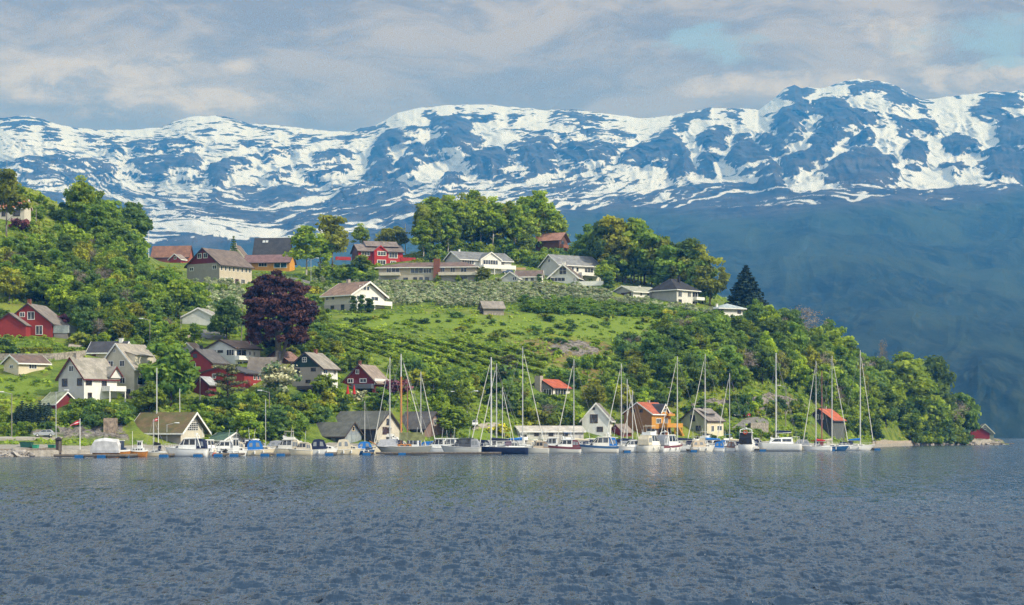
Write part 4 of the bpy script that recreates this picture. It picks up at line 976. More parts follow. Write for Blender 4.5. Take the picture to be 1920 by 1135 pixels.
# ---- middle of the lower village
h = House('R2', 'detached_house', 'bright red house with grey roof in front of the white house beside the lane', 'house', 55, 310, 405, 415, 322, 24, 'L', 222, wall=RED, roof=(.13, .125, .125))
h.walls().roof(DARKT, .15).win('L', [(163, 258, 190, 284)], DARKT).win('L', [(150, 330, 180, 388)]).chimney(213, 190, 18, BLACKP)
h.band('R', 330, 362, TRIM, 'white_cladding', 318, 372)
h = House('R2', 'detached_house', 'white house with brown roof and wide windows above the bright red house', 'house', 245, 490, 648, 345, 213, 32, 'L', 152, wall=(.60, .62, .62), wallR=(.78, .77, .74), roof=(.27, .18, .13))  # left face greyed to paint in its shade, right face lit white
h.walls().roof(DARKT, .15).win('L', [(287, 230, 326, 244), (347, 230, 386, 244)], DARKT, 0).win('L', [(420, 226, 480, 268)], bars=2).win('R', [(497, 226, 558, 275), (576, 236, 586, 262), (605, 236, 615, 264)], bars=1)
h.balcony('R', 486, 580, 272, 305, 1.2, TRIM).win('R', [(505, 318, 530, 345), (540, 318, 560, 345)])
h = House('R2', 'cottage', 'small pale cottage with brown roof just left of the white house', 'cottage', 78, 172, 215, 252, 220, 24, 'L', 178, wall=(.56, .55, .5), roof=(.26, .18, .13)); h.walls().roof(TRIM, .12)
h = House('R2', 'detached_house', 'long low red house with dark roof behind the brownish pine', 'house', 200, 560, 674, 530, 405, 20, 'L', 352, wall=RED, roof=(.1, .1, .105), minb=10)
h.walls().roof(DARKT, .15).win('R', [(612, 418, 622, 448), (632, 418, 642, 448), (652, 418, 662, 448), (612, 485, 622, 520), (632, 485, 642, 520), (652, 485, 662, 520)], bars=0, fw=.1).win('L', [(305, 410, 328, 440)])
h = House('R2', 'shed', 'dark red shed with grey metal roof below the bright red house', 'shed', 165, 288, 335, 590, 490, 28, 'L', 436, wall=DKRED, roof=(.38, .39, .40), tile=False); h.walls().roof(DARKT, .12)
h = House('R2', 'barn', 'barn with grey brown roof behind the copper coloured tree trunk', 'barn', 582, 775, 800, 480, 395, 10, 'R', 288, wall=(.5, .48, .44), roof=(.22, .19, .16), oh=.6); h.walls().roof()
h = House('R2', 'detached_house', 'house with pinkish brown roof showing beside the copper coloured tree trunk', 'house', 690, 890, 980, 400, 310, 32, 'L', 240, wall=(.25, .12, .1), roof=(.30, .18, .15), Y=groundY(540, 700) + 6); h.walls().roof(DARKT, .15)
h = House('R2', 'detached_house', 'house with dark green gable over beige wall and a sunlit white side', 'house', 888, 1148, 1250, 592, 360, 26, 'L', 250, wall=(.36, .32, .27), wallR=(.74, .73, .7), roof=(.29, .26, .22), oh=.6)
h.walls().roof(DARKT, .18).gableclad(357, wallmat((.02, .045, .04))).win('L', [(996, 284, 1026, 316)], off=.05, rows=1).win('L', [(932, 370, 970, 406), (1064, 366, 1098, 388), (1022, 457, 1056, 476), (988, 552, 1014, 573), (1050, 552, 1078, 573)], DARKT, 0)
h.win('R', [(1158, 372, 1182, 405), (1222, 376, 1236, 410)]).chimney(1082, 215, 22, BRICK); h.flatbox('canopy', 'L', 975, 1110, 502, 530, 1.2, plain('dark_canopy', (.07, .06, .055)), 0)
h = House('R2', 'detached_house', 'dark red gabled house with white windows above the red parasols', 'house', 1305, 1552, 1602, 585, 470, 16, 'L', 342, wall=DKRED, roof=(.30, .24, .20), oh=.5, minb=9)
h.walls().roof(BROWNTRIM, .15).win('L', [(1405, 380, 1426, 407), (1344, 449, 1380, 475), (1438, 449, 1484, 472)], fw=.12).win('L', [(1400, 525, 1530, 560)], DARKT, 3)
h.flatbox('awning', 'L', 1390, 1545, 487, 522, 1.5, plain('grey_awning', (.10, .11, .13)), 0); h.chimney(1424, 308, 18, BRICK); h.band('R', 445, 492, TRIM, 'white_cladding')
h = House('R3', 'detached_house', 'pale house with reddish roof half hidden right of the dark red gabled house', 'house', 285, 350, 385, 372, 305, 34, 'L', 255, wall=(.62, .57, .47), roof=(.30, .15, .12), Y=groundY(715, 722) + 14); h.walls().roof(TRIM, .1).chimney(312, 240, 22, BLACKP)
SLATE = (.13, .13, .115)
h = House('B4', 'boathouse', 'small boathouse with olive grey roof and blue grey double door', 'boathouse', 65, 690, 915, 505, 372, 30, 'R', 188, wall=(.055, .07, .085), roof=SLATE, moss=.12, oh=.5, og=.4)
h.walls().roof(DARKT, .12).gableclad(505, wallmat((.27, .30, .32))).win('R', [(787, 240, 812, 300)], plain('cream_trim', (.66, .52, .34)), 0, .14, off=.05).door('R', 716, 860, 365, 520, wallmat((.33, .37, .38)), 'double_door', .05)
h.door('L', 475, 545, 375, 470, wallmat((.2, .22, .23)), 'shutter')
h = House('B4', 'boathouse', 'tall boathouse with cream gable behind the wooden ketch', 'boathouse', 445, 1165, 1478, 505, 262, 30, 'R', 18, wall=(.05, .05, .055), roof=SLATE, moss=.1, oh=.5, og=.5)
h.walls().roof(DARKT, .12).gableclad(505, wallmat((.58, .53, .44))).win('R', [(1302, 128, 1340, 215)], DARKT, 1, off=.05, rows=2).door('R', 1245, 1350, 245, 360, plain('opening_shade', (.05, .03, .03)), 'doorway_shade', .05)  # dark panel paints the shade inside an open doorway
h = House('R3', 'boathouse', 'boathouse with brown gable and white loft window right of the ketch masts', 'boathouse', 490, 735, 905, 860, 768, 30, 'R', 630, wall=(.045, .045, .055), roof=(.115, .105, .10), oh=.5, og=.5)
h.walls().roof(DARKT, .12).gableclad(860, wallmat((.22, .15, .13))).win('R', [(812, 692, 830, 742)], off=.05, rows=2)
h = House('B3', 'boathouse', 'little green roofed boathouse with pale gable behind the small motorboats', 'boathouse', 60, 330, 590, 545, 440, 42, 'R', 342, wall=(.22, .22, .2), roof=(.10, .17, .12), oh=.4, tile=False)
h.walls().roof(TRIM, .12).gableclad(545, wallmat((.52, .52, .49))).door('R', 445, 540, 435, 545, wallmat((.58, .58, .56)), 'double_door', .05)

# ---- right of the middle
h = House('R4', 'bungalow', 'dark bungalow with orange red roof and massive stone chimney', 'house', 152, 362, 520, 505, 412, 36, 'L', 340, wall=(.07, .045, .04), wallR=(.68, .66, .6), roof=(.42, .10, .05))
h.walls().roof(DARKT, .15).gableclad(414, wallmat((.25, .25, .25))).win('L', [(185, 428, 215, 485), (285, 425, 350, 490)], bars=2, off=.05).win('R', [(382, 424, 480, 485)], bars=3)
m_ = MB(); x_ = h.pxL(250); m_.box(x_ - .9, x_ + .9, -1.1, -.1, -1, h.z(440)); m_.box(x_ - .72, x_ + .72, -1.0, .1, h.z(440), h.z(305)); m_.build('stone_chimney', PALEBR, h.root)
m_ = MB(); m_.box(-h.a, 1.8, -2.6, h.b, -3.0, -.05); m_.build('terrace', plain('terrace_wall', (.56, .53, .47), .9, .1, 0, .3), h.root)
h = House('R4', 'boathouse', 'white gabled boathouse with dark square window behind the cabin cruisers', 'boathouse', 622, 868, 884, 860, 692, 7, 'L', 552, wall=(.74, .74, .72), roof=(.20, .18, .17), oh=.5, minb=9)
h.walls().roof(TRIM, .25).win('L', [(697, 652, 757, 722), (757, 762, 803, 800)], BROWNTRIM, 1, .1, rows=1).win('L', [(717, 588, 735, 606)], DARKT)
h = House('R4', 'quay_shed', 'long white shed with pale roof along the quay behind the boats', 'shed', 8, 75, 640, 850, 800, 76, 'L', 757, wall=(.60, .58, .54), roof=(.50, .46, .41), tile=False, oh=.4); h.walls().roof(TRIM, .12).win('R', [(200, 812, 235, 838), (330, 812, 365, 838), (460, 812, 495, 838)], DARKT)
h = House('R4', 'shed', 'dark red shed squeezed between the white boathouse and the orange house', 'shed', 872, 978, 1065, 850, 800, 44, 'L', 740, wall=DKRED, roof=(.26, .21, .18)); h.walls().roof()
ORANGE = (.56, .27, .05)
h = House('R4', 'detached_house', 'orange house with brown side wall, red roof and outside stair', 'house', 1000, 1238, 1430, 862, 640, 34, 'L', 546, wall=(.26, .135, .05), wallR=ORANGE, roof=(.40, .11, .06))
h.walls().roof(TRIM, .1).cross('R', 1312, 1390, 558, 628, 650, .35, wallmat(ORANGE), TRIM, roofm=roofmat((.06, .06, .07))).win('L', [(1068, 605, 1092, 628), (1138, 605, 1160, 628)], DARKT)
h.win('R', [(1282, 688, 1328, 725), (1366, 684, 1396, 725)], bars=2, off=.03).win('R', [(1338, 595, 1362, 622)], off=.4).balcony('R', 1312, 1470, 727, 765, 2.0, wallmat(ORANGE), 3, 850).balcony('R', 1366, 1432, 640, 662, 1.0, wallmat(ORANGE))
h.band('R', 775, 862, plain('undercroft_dark_paint', (.07, .04, .03)), 'undercroft_shade'); h.door('R', 1372, 1398, 785, 845, plain('red_door', (.36, .05, .03)), off=.04); h.chimney(1228, 520, 14, PALEBR)  # dark panel paints the shade of the space under the balcony
m_ = MB(); y0, y1 = h.b, h.b + 2.6
m_.prism([(y0, h.z(768)), (y1, h.z(866)), (y1, h.z(842)), (y0, h.z(742))], lambda y, z: (1.85, y, z), lambda y, z: (1.95, y, z)); m_.prism([(y0, h.z(772)), (y1, h.z(870)), (y1, h.z(866)), (y0, h.z(768))], lambda y, z: (.9, y, z), lambda y, z: (1.84, y, z)); m_.build('stair', wallmat(ORANGE), h.root)
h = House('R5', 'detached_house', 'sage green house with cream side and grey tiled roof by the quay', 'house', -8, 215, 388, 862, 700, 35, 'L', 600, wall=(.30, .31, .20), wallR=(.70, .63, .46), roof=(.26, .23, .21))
h.walls().roof(DARKT, .12).win('L', [(80, 658, 114, 708), (16, 752, 36, 782), (125, 752, 160, 792)], DARKT).win('R', [(322, 752, 368, 790), (260, 752, 285, 800)], bars=1).shed_dormer('R', 245, 330, 640, 688, -.8, wallmat((.12, .12, .13))); h.chimney(185, 578, 22, BLACKP)
h = House('R5', 'boathouse', 'dark weathered boathouse with bright orange red roof behind the tall masts', 'boathouse', 1112, 1328, 1472, 858, 697, 33, 'L', 604, wall=(.055, .05, .052), wallR=(.11, .12, .11), roof=(.46, .12, .06), oh=.5)
h.walls().roof(DARKT, .12).win('L', [(1192, 652, 1216, 690), (1236, 655, 1256, 690)], fw=.08).chimney(1296, 575, 16, PALEBR)
h = House('R6', 'hut', 'small waterside hut with rusty red roof under the headland trees', 'hut', 238, 285, 378, 985, 940, 62, 'L', 880, wall=(.16, .13, .11), roof=(.27, .11, .08), oh=.5, og=.3, Y=596); h.walls().roof(DARKT, .1).win('R', [(335, 950, 348, 962)], bars=0)
h = House('R6', 'boathouse', 'plain dark red boathouse at the tip of the headland', 'boathouse', 935, 1116, 1124, 1003, 932, 6, 'L', 872, wall=(.27, .028, .03), roof=(.12, .08, .07), oh=.35, minb=9, Y=668); h.walls().roof(DARKT, .12)
h = House('R6', 'boathouse', 'grey green boathouse with pale gable trim behind the dark red boathouse', 'boathouse', 1010, 1150, 1156, 990, 925, 6, 'L', 855, wall=(.20, .24, .19), roof=(.16, .15, .13), oh=.35, minb=8, Y=682); h.walls().roof(plain('pale_green_trim', (.55, .58, .46)), .2).win('L', [(1068, 880, 1086, 895)])

# ---- along the top of the hill
h = House('S2', 'detached_house', 'broad house with dark red gable over grey rendered wall, left end of the hilltop row', 'house', 342, 668, 912, 735, 542, 36, 'L', 397, wall=(.33, .31, .27), wallR=(.50, .44, .35), roof=(.17, .135, .12), boards=False, oh=.7)
h.walls().roof(DARKT, .2).gableclad(531, wallmat(DKRED)).win('L', [(455, 443, 490, 480), (514, 443, 548, 480)], fw=.14, off=.05).win('L', [(374, 563, 408, 588), (602, 555, 640, 585)], fw=.12)
h.win('R', [(x, 562, x + 12, 598) for x in (678, 708, 738, 768, 800, 832, 862, 890)], bars=0, fw=.1).win('R', [(678, 662, 690, 690), (712, 662, 724, 690), (742, 658, 770, 700), (830, 664, 858, 700), (876, 684, 888, 705)], bars=1).door('R', 785, 812, 664, 730, plain('opening_shade', (.05, .03, .03)))  # doorway panel with interior shade painted as flat colour
h = House('S2', 'detached_house', 'house showing only a cream trimmed gable behind the broad grey rendered house', 'house', 700, 900, 930, 600, 500, 12, 'L', 376, Y=620, wall=(.6, .55, .45), roof=(.2, .16, .14)); h.walls().roof(plain('cream_trim', (.66, .58, .44)), .25).chimney(700, 355, 24, PALEBR)
h = House('S2', 'detached_house', 'house with long red brown roof behind the left wood edge', 'house', 60, 395, 412, 560, 472, 8, 'R', 382, Y=612, wall=(.35, .12, .09), roof=(.25, .13, .09), minb=8); h.walls().roof(DARKT, .1)
h = House('S2', 'cottage', 'small red cottage with round gable window beside the broad grey rendered house', 'cottage', 215, 325, 358, 560, 500, 30, 'L', 457, Y=596, wall=RED, roof=(.28, .22, .19)); h.walls().roof(TRIM, .08).win('L', [(262, 478, 282, 498)])
h = House('S2', 'bungalow', 'yellow bungalow with purplish roof on the hilltop', 'house', 880, 1290, 1318, 610, 520, 9, 'R', 458, wall=(.62, .30, .045), roof=(.20, .12, .12), oh=.8, minb=9)
h.walls().roof(DARKT, .1).win('L', [(1012, 527, 1084, 563)], bars=2).win('L', [(1152, 532, 1205, 576), (1212, 532, 1264, 576)], bars=0, fw=.12, glass=glassmat((.02, .06, .08)))
h = House('S2', 'detached_house', 'house with steep dark slate roof behind the yellow bungalow', 'house', 960, 1280, 1300, 530, 452, 7, 'R', 309, Y=625, wall=(.04, .04, .045), roof=(.055, .058, .065), oh=.3, og=.15, minb=10); h.walls().roof()
for x in (1034, 1062):
    o_ = h.R - h.H; mb = MB(); x0, x1 = h.pxL(x), h.pxL(x + 22)
    sl = o_ / (h.W / 2); f0, f1 = (h.z(358) - h.H) / sl, (h.z(338) - h.H) / sl
    mb.hexa([(x0, f0, h.z(358) + .3), (x1, f0, h.z(358) + .3), (x1, f1, h.z(338) + .3), (x0, f1, h.z(338) + .3)] + [(x0, f0 - .06, h.z(358) + .4), (x1, f0 - .06, h.z(358) + .4), (x1, f1 - .06, h.z(338) + .4), (x0, f1 - .06, h.z(338) + .4)]); mb.build('skylight', plain('skylight_glass', (.5, .53, .56), .15, .6), h.roof_o)
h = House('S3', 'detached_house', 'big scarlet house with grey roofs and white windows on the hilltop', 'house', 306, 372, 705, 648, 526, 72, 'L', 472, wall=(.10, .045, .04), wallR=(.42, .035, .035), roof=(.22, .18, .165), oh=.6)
h.walls().roof(DARKT, .15).cross('R', 482, 572, 490, 528, 648, 1.6, wallmat((.42, .035, .035)), plain('red_trim', (.42, .035, .035))).win('R', [(398, 536, 455, 562), (602, 536, 662, 574), (614, 602, 650, 640)], bars=2, fw=.16, off=.03).win('R', [(508, 534, 566, 562), (506, 600, 564, 630)], bars=2, fw=.16, off=1.62).chimney(552, 445, 16, PALEBR)
m_ = MB(); m_.prism([(-h.a * .9, h.R - .6), (-h.a * .45, h.R + 1.3), (0, h.R - .6)], lambda x, z: (x - 1.5, h.pxR(440), z), lambda x, z: (x - 1.5, h.pxR(690), z)); m_.build('upper_roof', h.rm, h.root)
h.flatbox('terrace_fence', 'R', 690, 800, 570, 600, .2, wallmat((.36, .03, .03)), .4); h.flatbox('terrace_fence', 'R', 205, 316, 578, 603, .2, wallmat((.36, .03, .03)), .4)
h = House('S3', 'bungalow', 'long beige bungalow with brown hipped roof and tall brick chimney', 'house', 520, 1262, 1290, 768, 652, 7, 'L', 600, wall=(.52, .46, .36), roof=(.18, .12, .10), oh=.9, boards=False, minb=11)
h.hip(.22, .86, TRIM); h.band('L', 712, None, wallmat((.45, .42, .37), False)); m_ = MB(); x_ = h.pxL(970); m_.box(x_ - .85, x_ + .85, -1.1, -.05, -2, h.z(588)); m_.build('brick_chimney', BRICK, h.root)
h.win('L', [(768, 657, 860, 693), (866, 662, 925, 693)], bars=2).win('L', [(584, 652, 615, 686), (622, 652, 680, 684), (1000, 657, 1026, 686), (1072, 655, 1105, 692), (1152, 657, 1194, 690)], bars=1).win('L', [(714, 730, 744, 750), (790, 728, 814, 758), (836, 728, 858, 758), (880, 728, 904, 752), (1158, 728, 1196, 758)], DARKT, 0, off=.05)
h.door('L', 545, 682, 729, 765, wallmat((.40, .37, .33)), 'garage_door', .05).balcony('L', 533, 690, 690, 713, 1.4, wallmat((.6, .55, .46))).balcony('L', 985, 1275, 692, 716, 1.4, wallmat((.6, .55, .46)))
h = House('S3', 'detached_house', 'white house with grey roof, centre gable and long balcony left of the grey rock cut', 'house', 1015, 1148, 1535, 712, 590, 62, 'L', 524, wall=(.50, .50, .49), wallR=(.76, .75, .72), roof=(.19, .195, .205), oh=.6, og=.5)  # grey gable end carries painted shade, long side the lit white
h.walls().roof(TRIM, .2).cross('R', 1285, 1440, 534, 590, 712, 1.4, wallmat((.76, .75, .72)), TRIM).win('R', [(1162, 592, 1248, 626), (1447, 598, 1480, 626)], bars=4, off=.03).win('R', [(1302, 594, 1412, 626)], bars=5, off=1.45).balcony('R', 1290, 1535, 630, 661, 1.4, TRIM, 4, 712, off=1.4)
h.band('R', 664, None, plain('undercroft_shade_paint', (.2, .18, .16)), 'undercroft_shade', 1285, 1530); h.chimney(1135, 504, 12, TRIM)  # shade below the balcony painted on as a dark plate
h = House('S4', 'detached_house', 'white house with wide grey roof highest among the right hilltop houses', 'house', 545, 680, 998, 745, 628, 58, 'L', 551, wall=(.54, .54, .53), wallR=(.76, .75, .71), roof=(.23, .235, .245), oh=.7, og=.5)  # left walls toned down with painted shade beside the lit white side
h.walls().roof(TRIM, .18).win('L', [(603, 583, 618, 605)]).win('R', [(780, 650, 795, 670), (816, 650, 832, 680)], bars=0).win('R', [(882, 650, 946, 682)], bars=2).balcony('R', 835, 985, 686, 712, 1.6, TRIM, 2, 745)
h = House('S4', 'detached_house', 'white chalet house with brown roof and crossed gable window above the orchard', 'house', 617, 812, 860, 786, 718, 12, 'L', 632, wall=(.76, .75, .72), roof=(.15, .12, .105), oh=.9, og=.9, minb=12)
h.walls().roof(TRIM, .3).win('L', [(686, 652, 736, 706)], TRIM, 1, rows=1).win('L', [(619, 732, 726, 757), (790, 738, 803, 758)], bars=3).chimney(540, 610, 24, TRIM, drop=3)
h.flatbox('terrace', 'L', 812, 1026, 766, 800, 2.2, TRIM, 1)
h = House('S4', 'house_wing', 'low white wing with brown roof left of the white chalet house', 'house', 352, 550, 562, 772, 718, 8, 'R', 678, wall=(.72, .71, .68), roof=(.19, .14, .12), minb=7); h.walls().roof(TRIM, .1).win('L', [(424, 727, 446, 756), (466, 727, 490, 756), (530, 730, 550, 756)], bars=0)
h = House('S4', 'garage', 'small grey garage with white trimmed gable in front of the low white wing', 'garage', 248, 372, 392, 770, 735, 14, 'L', 690, wall=(.50, .51, .51), roof=(.2, .19, .18), oh=.3); h.walls().roof(TRIM, .12).win('L', [(330, 728, 356, 752)])
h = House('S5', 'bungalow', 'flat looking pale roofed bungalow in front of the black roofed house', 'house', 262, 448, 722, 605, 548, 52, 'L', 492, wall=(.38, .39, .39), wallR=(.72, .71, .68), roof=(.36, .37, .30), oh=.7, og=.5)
h.walls().roof(TRIM, .12).win('R', [(525, 550, 535, 585), (596, 550, 608, 582), (646, 555, 656, 585)], DARKT, 0).door('L', 340, 430, 555, 600, plain('opening_shade', (.05, .03, .03)), 'carport_shade'); h.chimney(528, 478, 14, TRIM)  # flat panel painted with the carport's inner shade
h = House('S5', 'detached_house', 'two storey grey and white house with black hipped roof', 'house', 640, 872, 1096, 668, 534, 44, 'R', 412, wall=(.34, .34, .33), roof=(.04, .04, .046), oh=.7)
h.hip(.3, .62, TRIM).band('R', 540, None, wallmat((.66, .65, .62)), 'white_cladding'); h.win('R', [(885, 548, 922, 600), (988, 548, 1018, 594), (1038, 545, 1090, 594), (1036, 634, 1090, 664)], bars=1, off=.05).balcony('R', 1050, 1135, 592, 622, 1.2, TRIM); h.chimney(908, 382, 18, BLACKP, drop=3); h.win('R', [(890, 628, 920, 655)], DARKT, 0, off=.05)
h = House('S5', 'bungalow', 'small white bungalow with pale blue hipped roof beside the tall spruce', 'house', 1215, 1290, 1522, 808, 714, 66, 'L', 660, wall=(.6, .6, .59), roof=(.36, .42, .45), oh=.8)
h.hip(.42, .58, TRIM).band('R', 760, None, TRIM, 'balcony_front'); h.win('R', [(1300, 728, 1322, 752), (1470, 725, 1500, 760)], DARKT); h.chimney(1246, 664, 12, TRIM, drop=2)
h = House('S3', 'chalet', 'white chalet with brown roof, triangular gable window and balcony below the orchard road', 'house', 98, 312, 552, 988, 857, 40, 'R', 756, wall=(.50, .47, .39), roof=(.27, .175, .13), oh=.7, og=.9)  # beige long wall is the white paint with shade painted in
h.walls().roof(TRIM, .28).gableclad(988, wallmat((.76, .75, .72))).win('L', [(113, 869, 133, 894), (158, 869, 182, 893)], bars=1).win('R', [(375, 790, 395, 818), (400, 775, 420, 818), (425, 790, 442, 818)], bars=0, off=.05).win('R', [(356, 866, 386, 896), (458, 866, 505, 898)], bars=1, off=.05)
h.band('L', 932, None, wallmat((.36, .34, .31), False)); h.win('L', [(153, 940, 178, 960), (238, 936, 262, 974)], DARKT, 0, off=.05); h.balcony('R', 322, 570, 898, 932, 1.8, TRIM, 3, 990); h.chimney(274, 724, 24, PALEBR)
h = House('S3', 'hay_shed', 'weathered grey timber hay shed alone on the meadow below the orchard', 'shed', 1290, 1325, 1478, 1014, 958, 72, 'L', 912, wall=(.25, .22, .19), roof=(.27, .24, .21), oh=.5, og=.4, deep=.8)
h.walls().roof().door('L', 1293, 1322, 960, 1012, plain('opening_shade', (.05, .03, .03)), 'open_end_shade'); h.band('R', 1000, None, STONE)  # panel painted as the unlit inside of the open end
h = House('S4', 'cabin', 'brown timber cabin with pinkish roof at the edge of the hilltop wood', 'cabin', 505, 684, 750, 530, 442, 28, 'R', 388, Y=618, wall=(.14, .065, .04), roof=(.38, .20, .15), oh=.6, og=.8)
h.walls().roof(BROWNTRIM, .15).balcony('R', 690, 748, 480, 505, 1.2, plain('brown_rail', (.22, .09, .05)), 2, 545).win('R', [(700, 448, 722, 475)], BROWNTRIM)
h = House('S1', 'detached_house', 'white house with orange roof under the tall tree on the left hill', 'house', -120, 162, 178, 428, 315, 8, 'R', 262, wall=(.62, .58, .5), roof=(.45, .17, .09), oh=.4, minb=9); h.walls().roof(TRIM, .1).win('L', [(88, 325, 130, 372), (8, 325, 30, 372)], DARKT); h.door('L', 40, 60, 330, 425, plain('pale_door', (.5, .48, .44)))
h = House('S2', 'garage', 'white garage with slanting roof edge beside the hillside lane', 'garage', 330, 628, 650, 1098, 1014, 10, 'L', 938, wall=(.70, .70, .68), roof=(.3, .28, .25), oh=.3, minb=6); h.walls().roof(TRIM, .15)
# ================================================================= PLANTING
def clear(px, py, hpx, wpx, Y, low=.25):
    for x0, x1, yt, yb, Y0, Y1 in RECTS:
        if px + wpx < x0 or px - wpx > x1: continue
        if Y < Y0 + 1:                                              # in front: must not cover the walls
            if py > yt and py - hpx < yb - (yb - yt) * low: return False
        elif Y < Y1 + 2 and x0 - 2 < px < x1 + 2: return False      # inside the footprint
    return True
NOPLANT = []
def in_poly(x, y, poly):
    ins = False; n = len(poly)
    for i in range(n):
        x1, y1 = poly[i]; x2, y2 = poly[(i + 1) % n]
        if (y1 > y) != (y2 > y) and x < (x2 - x1) * (y - y1) / (y2 - y1) + x1: ins = not ins
    return ins
KIND_WORDS = {'fresh': 'fresh green broadleaf', 'mid': 'mid green broadleaf', 'deep': 'deep green broadleaf', 'olive': 'olive green broadleaf', 'birch': 'pale stemmed birch', 'tall': 'tall thin stemmed broadleaf', 'bare': 'barely budding grey', 'big': 'large spreading broadleaf',
              'bushF': 'fresh green', 'bushM': 'mid green', 'bushD': 'dark green', 'bushO': 'olive', 'orch': 'low berry', 'blossom': 'blossoming apple', 'pine': 'dark pine', 'spruce': 'dark spruce', 'poplar': 'slender olive', 'pinky': 'white flowering', 'larch': 'soft green conifer'}
def kindword(key):
    k = key.rstrip('0123456789'); return KIND_WORDS.get(k, k)
def scatter(poly, n, keys, hr, mind, where, group, seed, catname='tree', wide=(.85, 1.2), low=.25, tries=40, pts=None):
    r = random.Random(seed); xs = [p[0] for p in poly]; ys = [p[1] for p in poly]; got = pts if pts is not None else []; c = 0
    noun = {'tree': ' tree ', 'bush': ' bush '}[catname]
    for _ in range(n * tries):
        if c >= n: break
        x = r.uniform(min(xs), max(xs)); y = r.uniform(min(ys), max(ys))
        if not in_poly(x, y, poly): continue
        h = r.uniform(*hr); key = r.choice(keys)
        if any((x - a) ** 2 + ((y - b) * 1.6) ** 2 < (mind * .5 * (1 + q / hr[1])) ** 2 for a, b, q in got): continue
        Y = groundY(x, y)
        if not clear(x, y, h, h * .3, Y, low): continue
        if any(in_poly(x, y, q) for q in NOPLANT): continue
        got.append((x, y, h)); c += 1
        plant(key, x, y, h, kindword(key) + noun + where, catname, group, r.uniform(*wide), rng=r)
    return c
def one(key, x, y, h, label, cat='tree', wide=1.0, Y=None):
    return plant(key, x, y, h, label, cat, None, wide, Y, random.Random(int(x * 7 + y)))


FRESH = ['fresh0', 'fresh1', 'fresh2']; MID = ['mid0', 'mid1', 'mid2']; DEEP = ['deep0', 'deep1']; OL = ['olive0', 'olive1']; BARE = ['bare0', 'bare1']
BUSH = ['bushF0', 'bushF1', 'bushM0', 'bushM1', 'bushD0', 'bushD1', 'bushO']
# -------- single plants one can point at
def copper_beech():
    rng = np.random.default_rng(7); h = 21.0; cl = []
    for _ in range(330):
        d = rng.normal(size=3); d /= np.linalg.norm(d)
        if d[2] < -.45: continue
        r = .5 + .5 * rng.random() ** .5; th = math.atan2(d[1], d[0]); k = 1 + .10 * math.sin(3 * th + 1) + .07 * math.sin(5 * th)
        x, y, z = d[0] * r * 7.4 * k, d[1] * r * 7.0 * k, 11.6 + d[2] * r * 8.6
        if z < 8.5: x *= 1.06; y *= 1.06
        q = .8 + .7 * rng.random(); cl.append(((x, y, z), (q * 1.4, q * 1.4, q * .55), rng.random() * .9))
    for th in np.linspace(0, 6.28, 15)[:-1]:                         # drooping skirts
        for zz in (7.6, 6.4, 5.4): cl.append(((6.2 * math.cos(th) * (.75 + .3 * rng.random()), 6.0 * math.sin(th) * (.75 + .3 * rng.random()), zz + rng.normal() * .5), (1.1, 1.1, .9), rng.random() * .7 + .2))
    crown = crown_mesh('crown', LEAF['copper'], cl, 110, .26, rng, up=.2)
    mb = MB(); mb.tube((0, 0, -2.5), (.1, 0, 3), .95, .7, 10); mb.tube((.1, 0, 3), (-.2, 0, 9), .7, .45, 8); mb.tube((.4, .1, .2), (1.9, .3, 5.2), .42, .32, 8); mb.tube((1.9, .3, 5.2), (2.6, .3, 9.5), .32, .2, 8)
    for k in range(11): th = k * 2.4; mb.tube((0, 0, 5 + k * .5), (4.4 * math.cos(th), 4.4 * math.sin(th), 8.2 + k * .5), .22, .06, 6)
    Y = groundY(520, 682); t = thing('copper_beech', 'huge copper coloured beech tree standing alone above the lower houses', 'tree', P(521, 684, Y))
    link(bpy.data.objects.new('crown', crown), t); mb.build('trunk', BARK['grey'], t, True)
    s = (684 - 507) * Y / F / 20.6; t.scale = (s, s, s)
copper_beech()
one('spruce0', 1399, 596, 100, 'big lone spruce beside the small white bungalow on the shoulder of the hill', wide=1.35)
one('tall0', 623, 520, 124, 'tall olive tree with a bare pale stem left of the scarlet house', wide=1.15)
one('birch0', 574, 524, 104, 'weeping birch beside the yellow bungalow', wide=1.5)
one('birch1', 600, 522, 88, 'smaller birch between the weeping birch and the tall olive tree', wide=1.3)
one('larch', 438, 506, 64, 'pointed conifer behind the broad grey rendered house', wide=.9)
one('birch1', 676, 478, 62, 'light birch behind the left corner of the scarlet house', wide=1.3)
one('olive0', 742, 478, 58, 'round olive tree behind the flagpole by the scarlet house', wide=1.3); one('olive1', 722, 476, 48, 'low olive tree behind the roof of the scarlet house', wide=1.3)
one('birch0', 794, 486, 76, 'blue green birch at the left edge of the hilltop wood', wide=1.35)
one('poplar', 855, 474, 92, 'slender yellow green tree standing forward of the hilltop wood', wide=1.25)
one('pine0', 428, 778, 92, 'brownish pine tree in front of the long low red house', wide=1.25)
one('pinky', 522, 750, 70, 'round white flowering tree in front of the dark green gable house', wide=1.15)
one('fresh1', 609, 755, 54, 'round fresh green tree between the dark green gable house and the dark red gabled house', wide=1.2)
one('mid0', 320, 762, 122, 'tall leafy tree right of the large cream house', wide=1.2)
one('fresh0', 280, 782, 64, 'rounded fresh green tree behind the mossy boathouse roof', wide=1.4)
one('fresh2', 463, 836, 64, 'bright green tree behind the little green roofed boathouse', wide=1.3)
one('deep0', 517, 812, 54, 'dark leaved tree below the white flowering tree', wide=1.3)
one('mid1', 718, 778, 52, 'broad green tree behind the tall cream gabled boathouse', wide=1.6)
one('fresh1', 845, 822, 62, 'wide green tree right of the brown gabled boathouse', wide=1.45)
one('pine0', 951, 734, 66, 'grey green pine on the slope above the dark bungalow', wide=1.2)
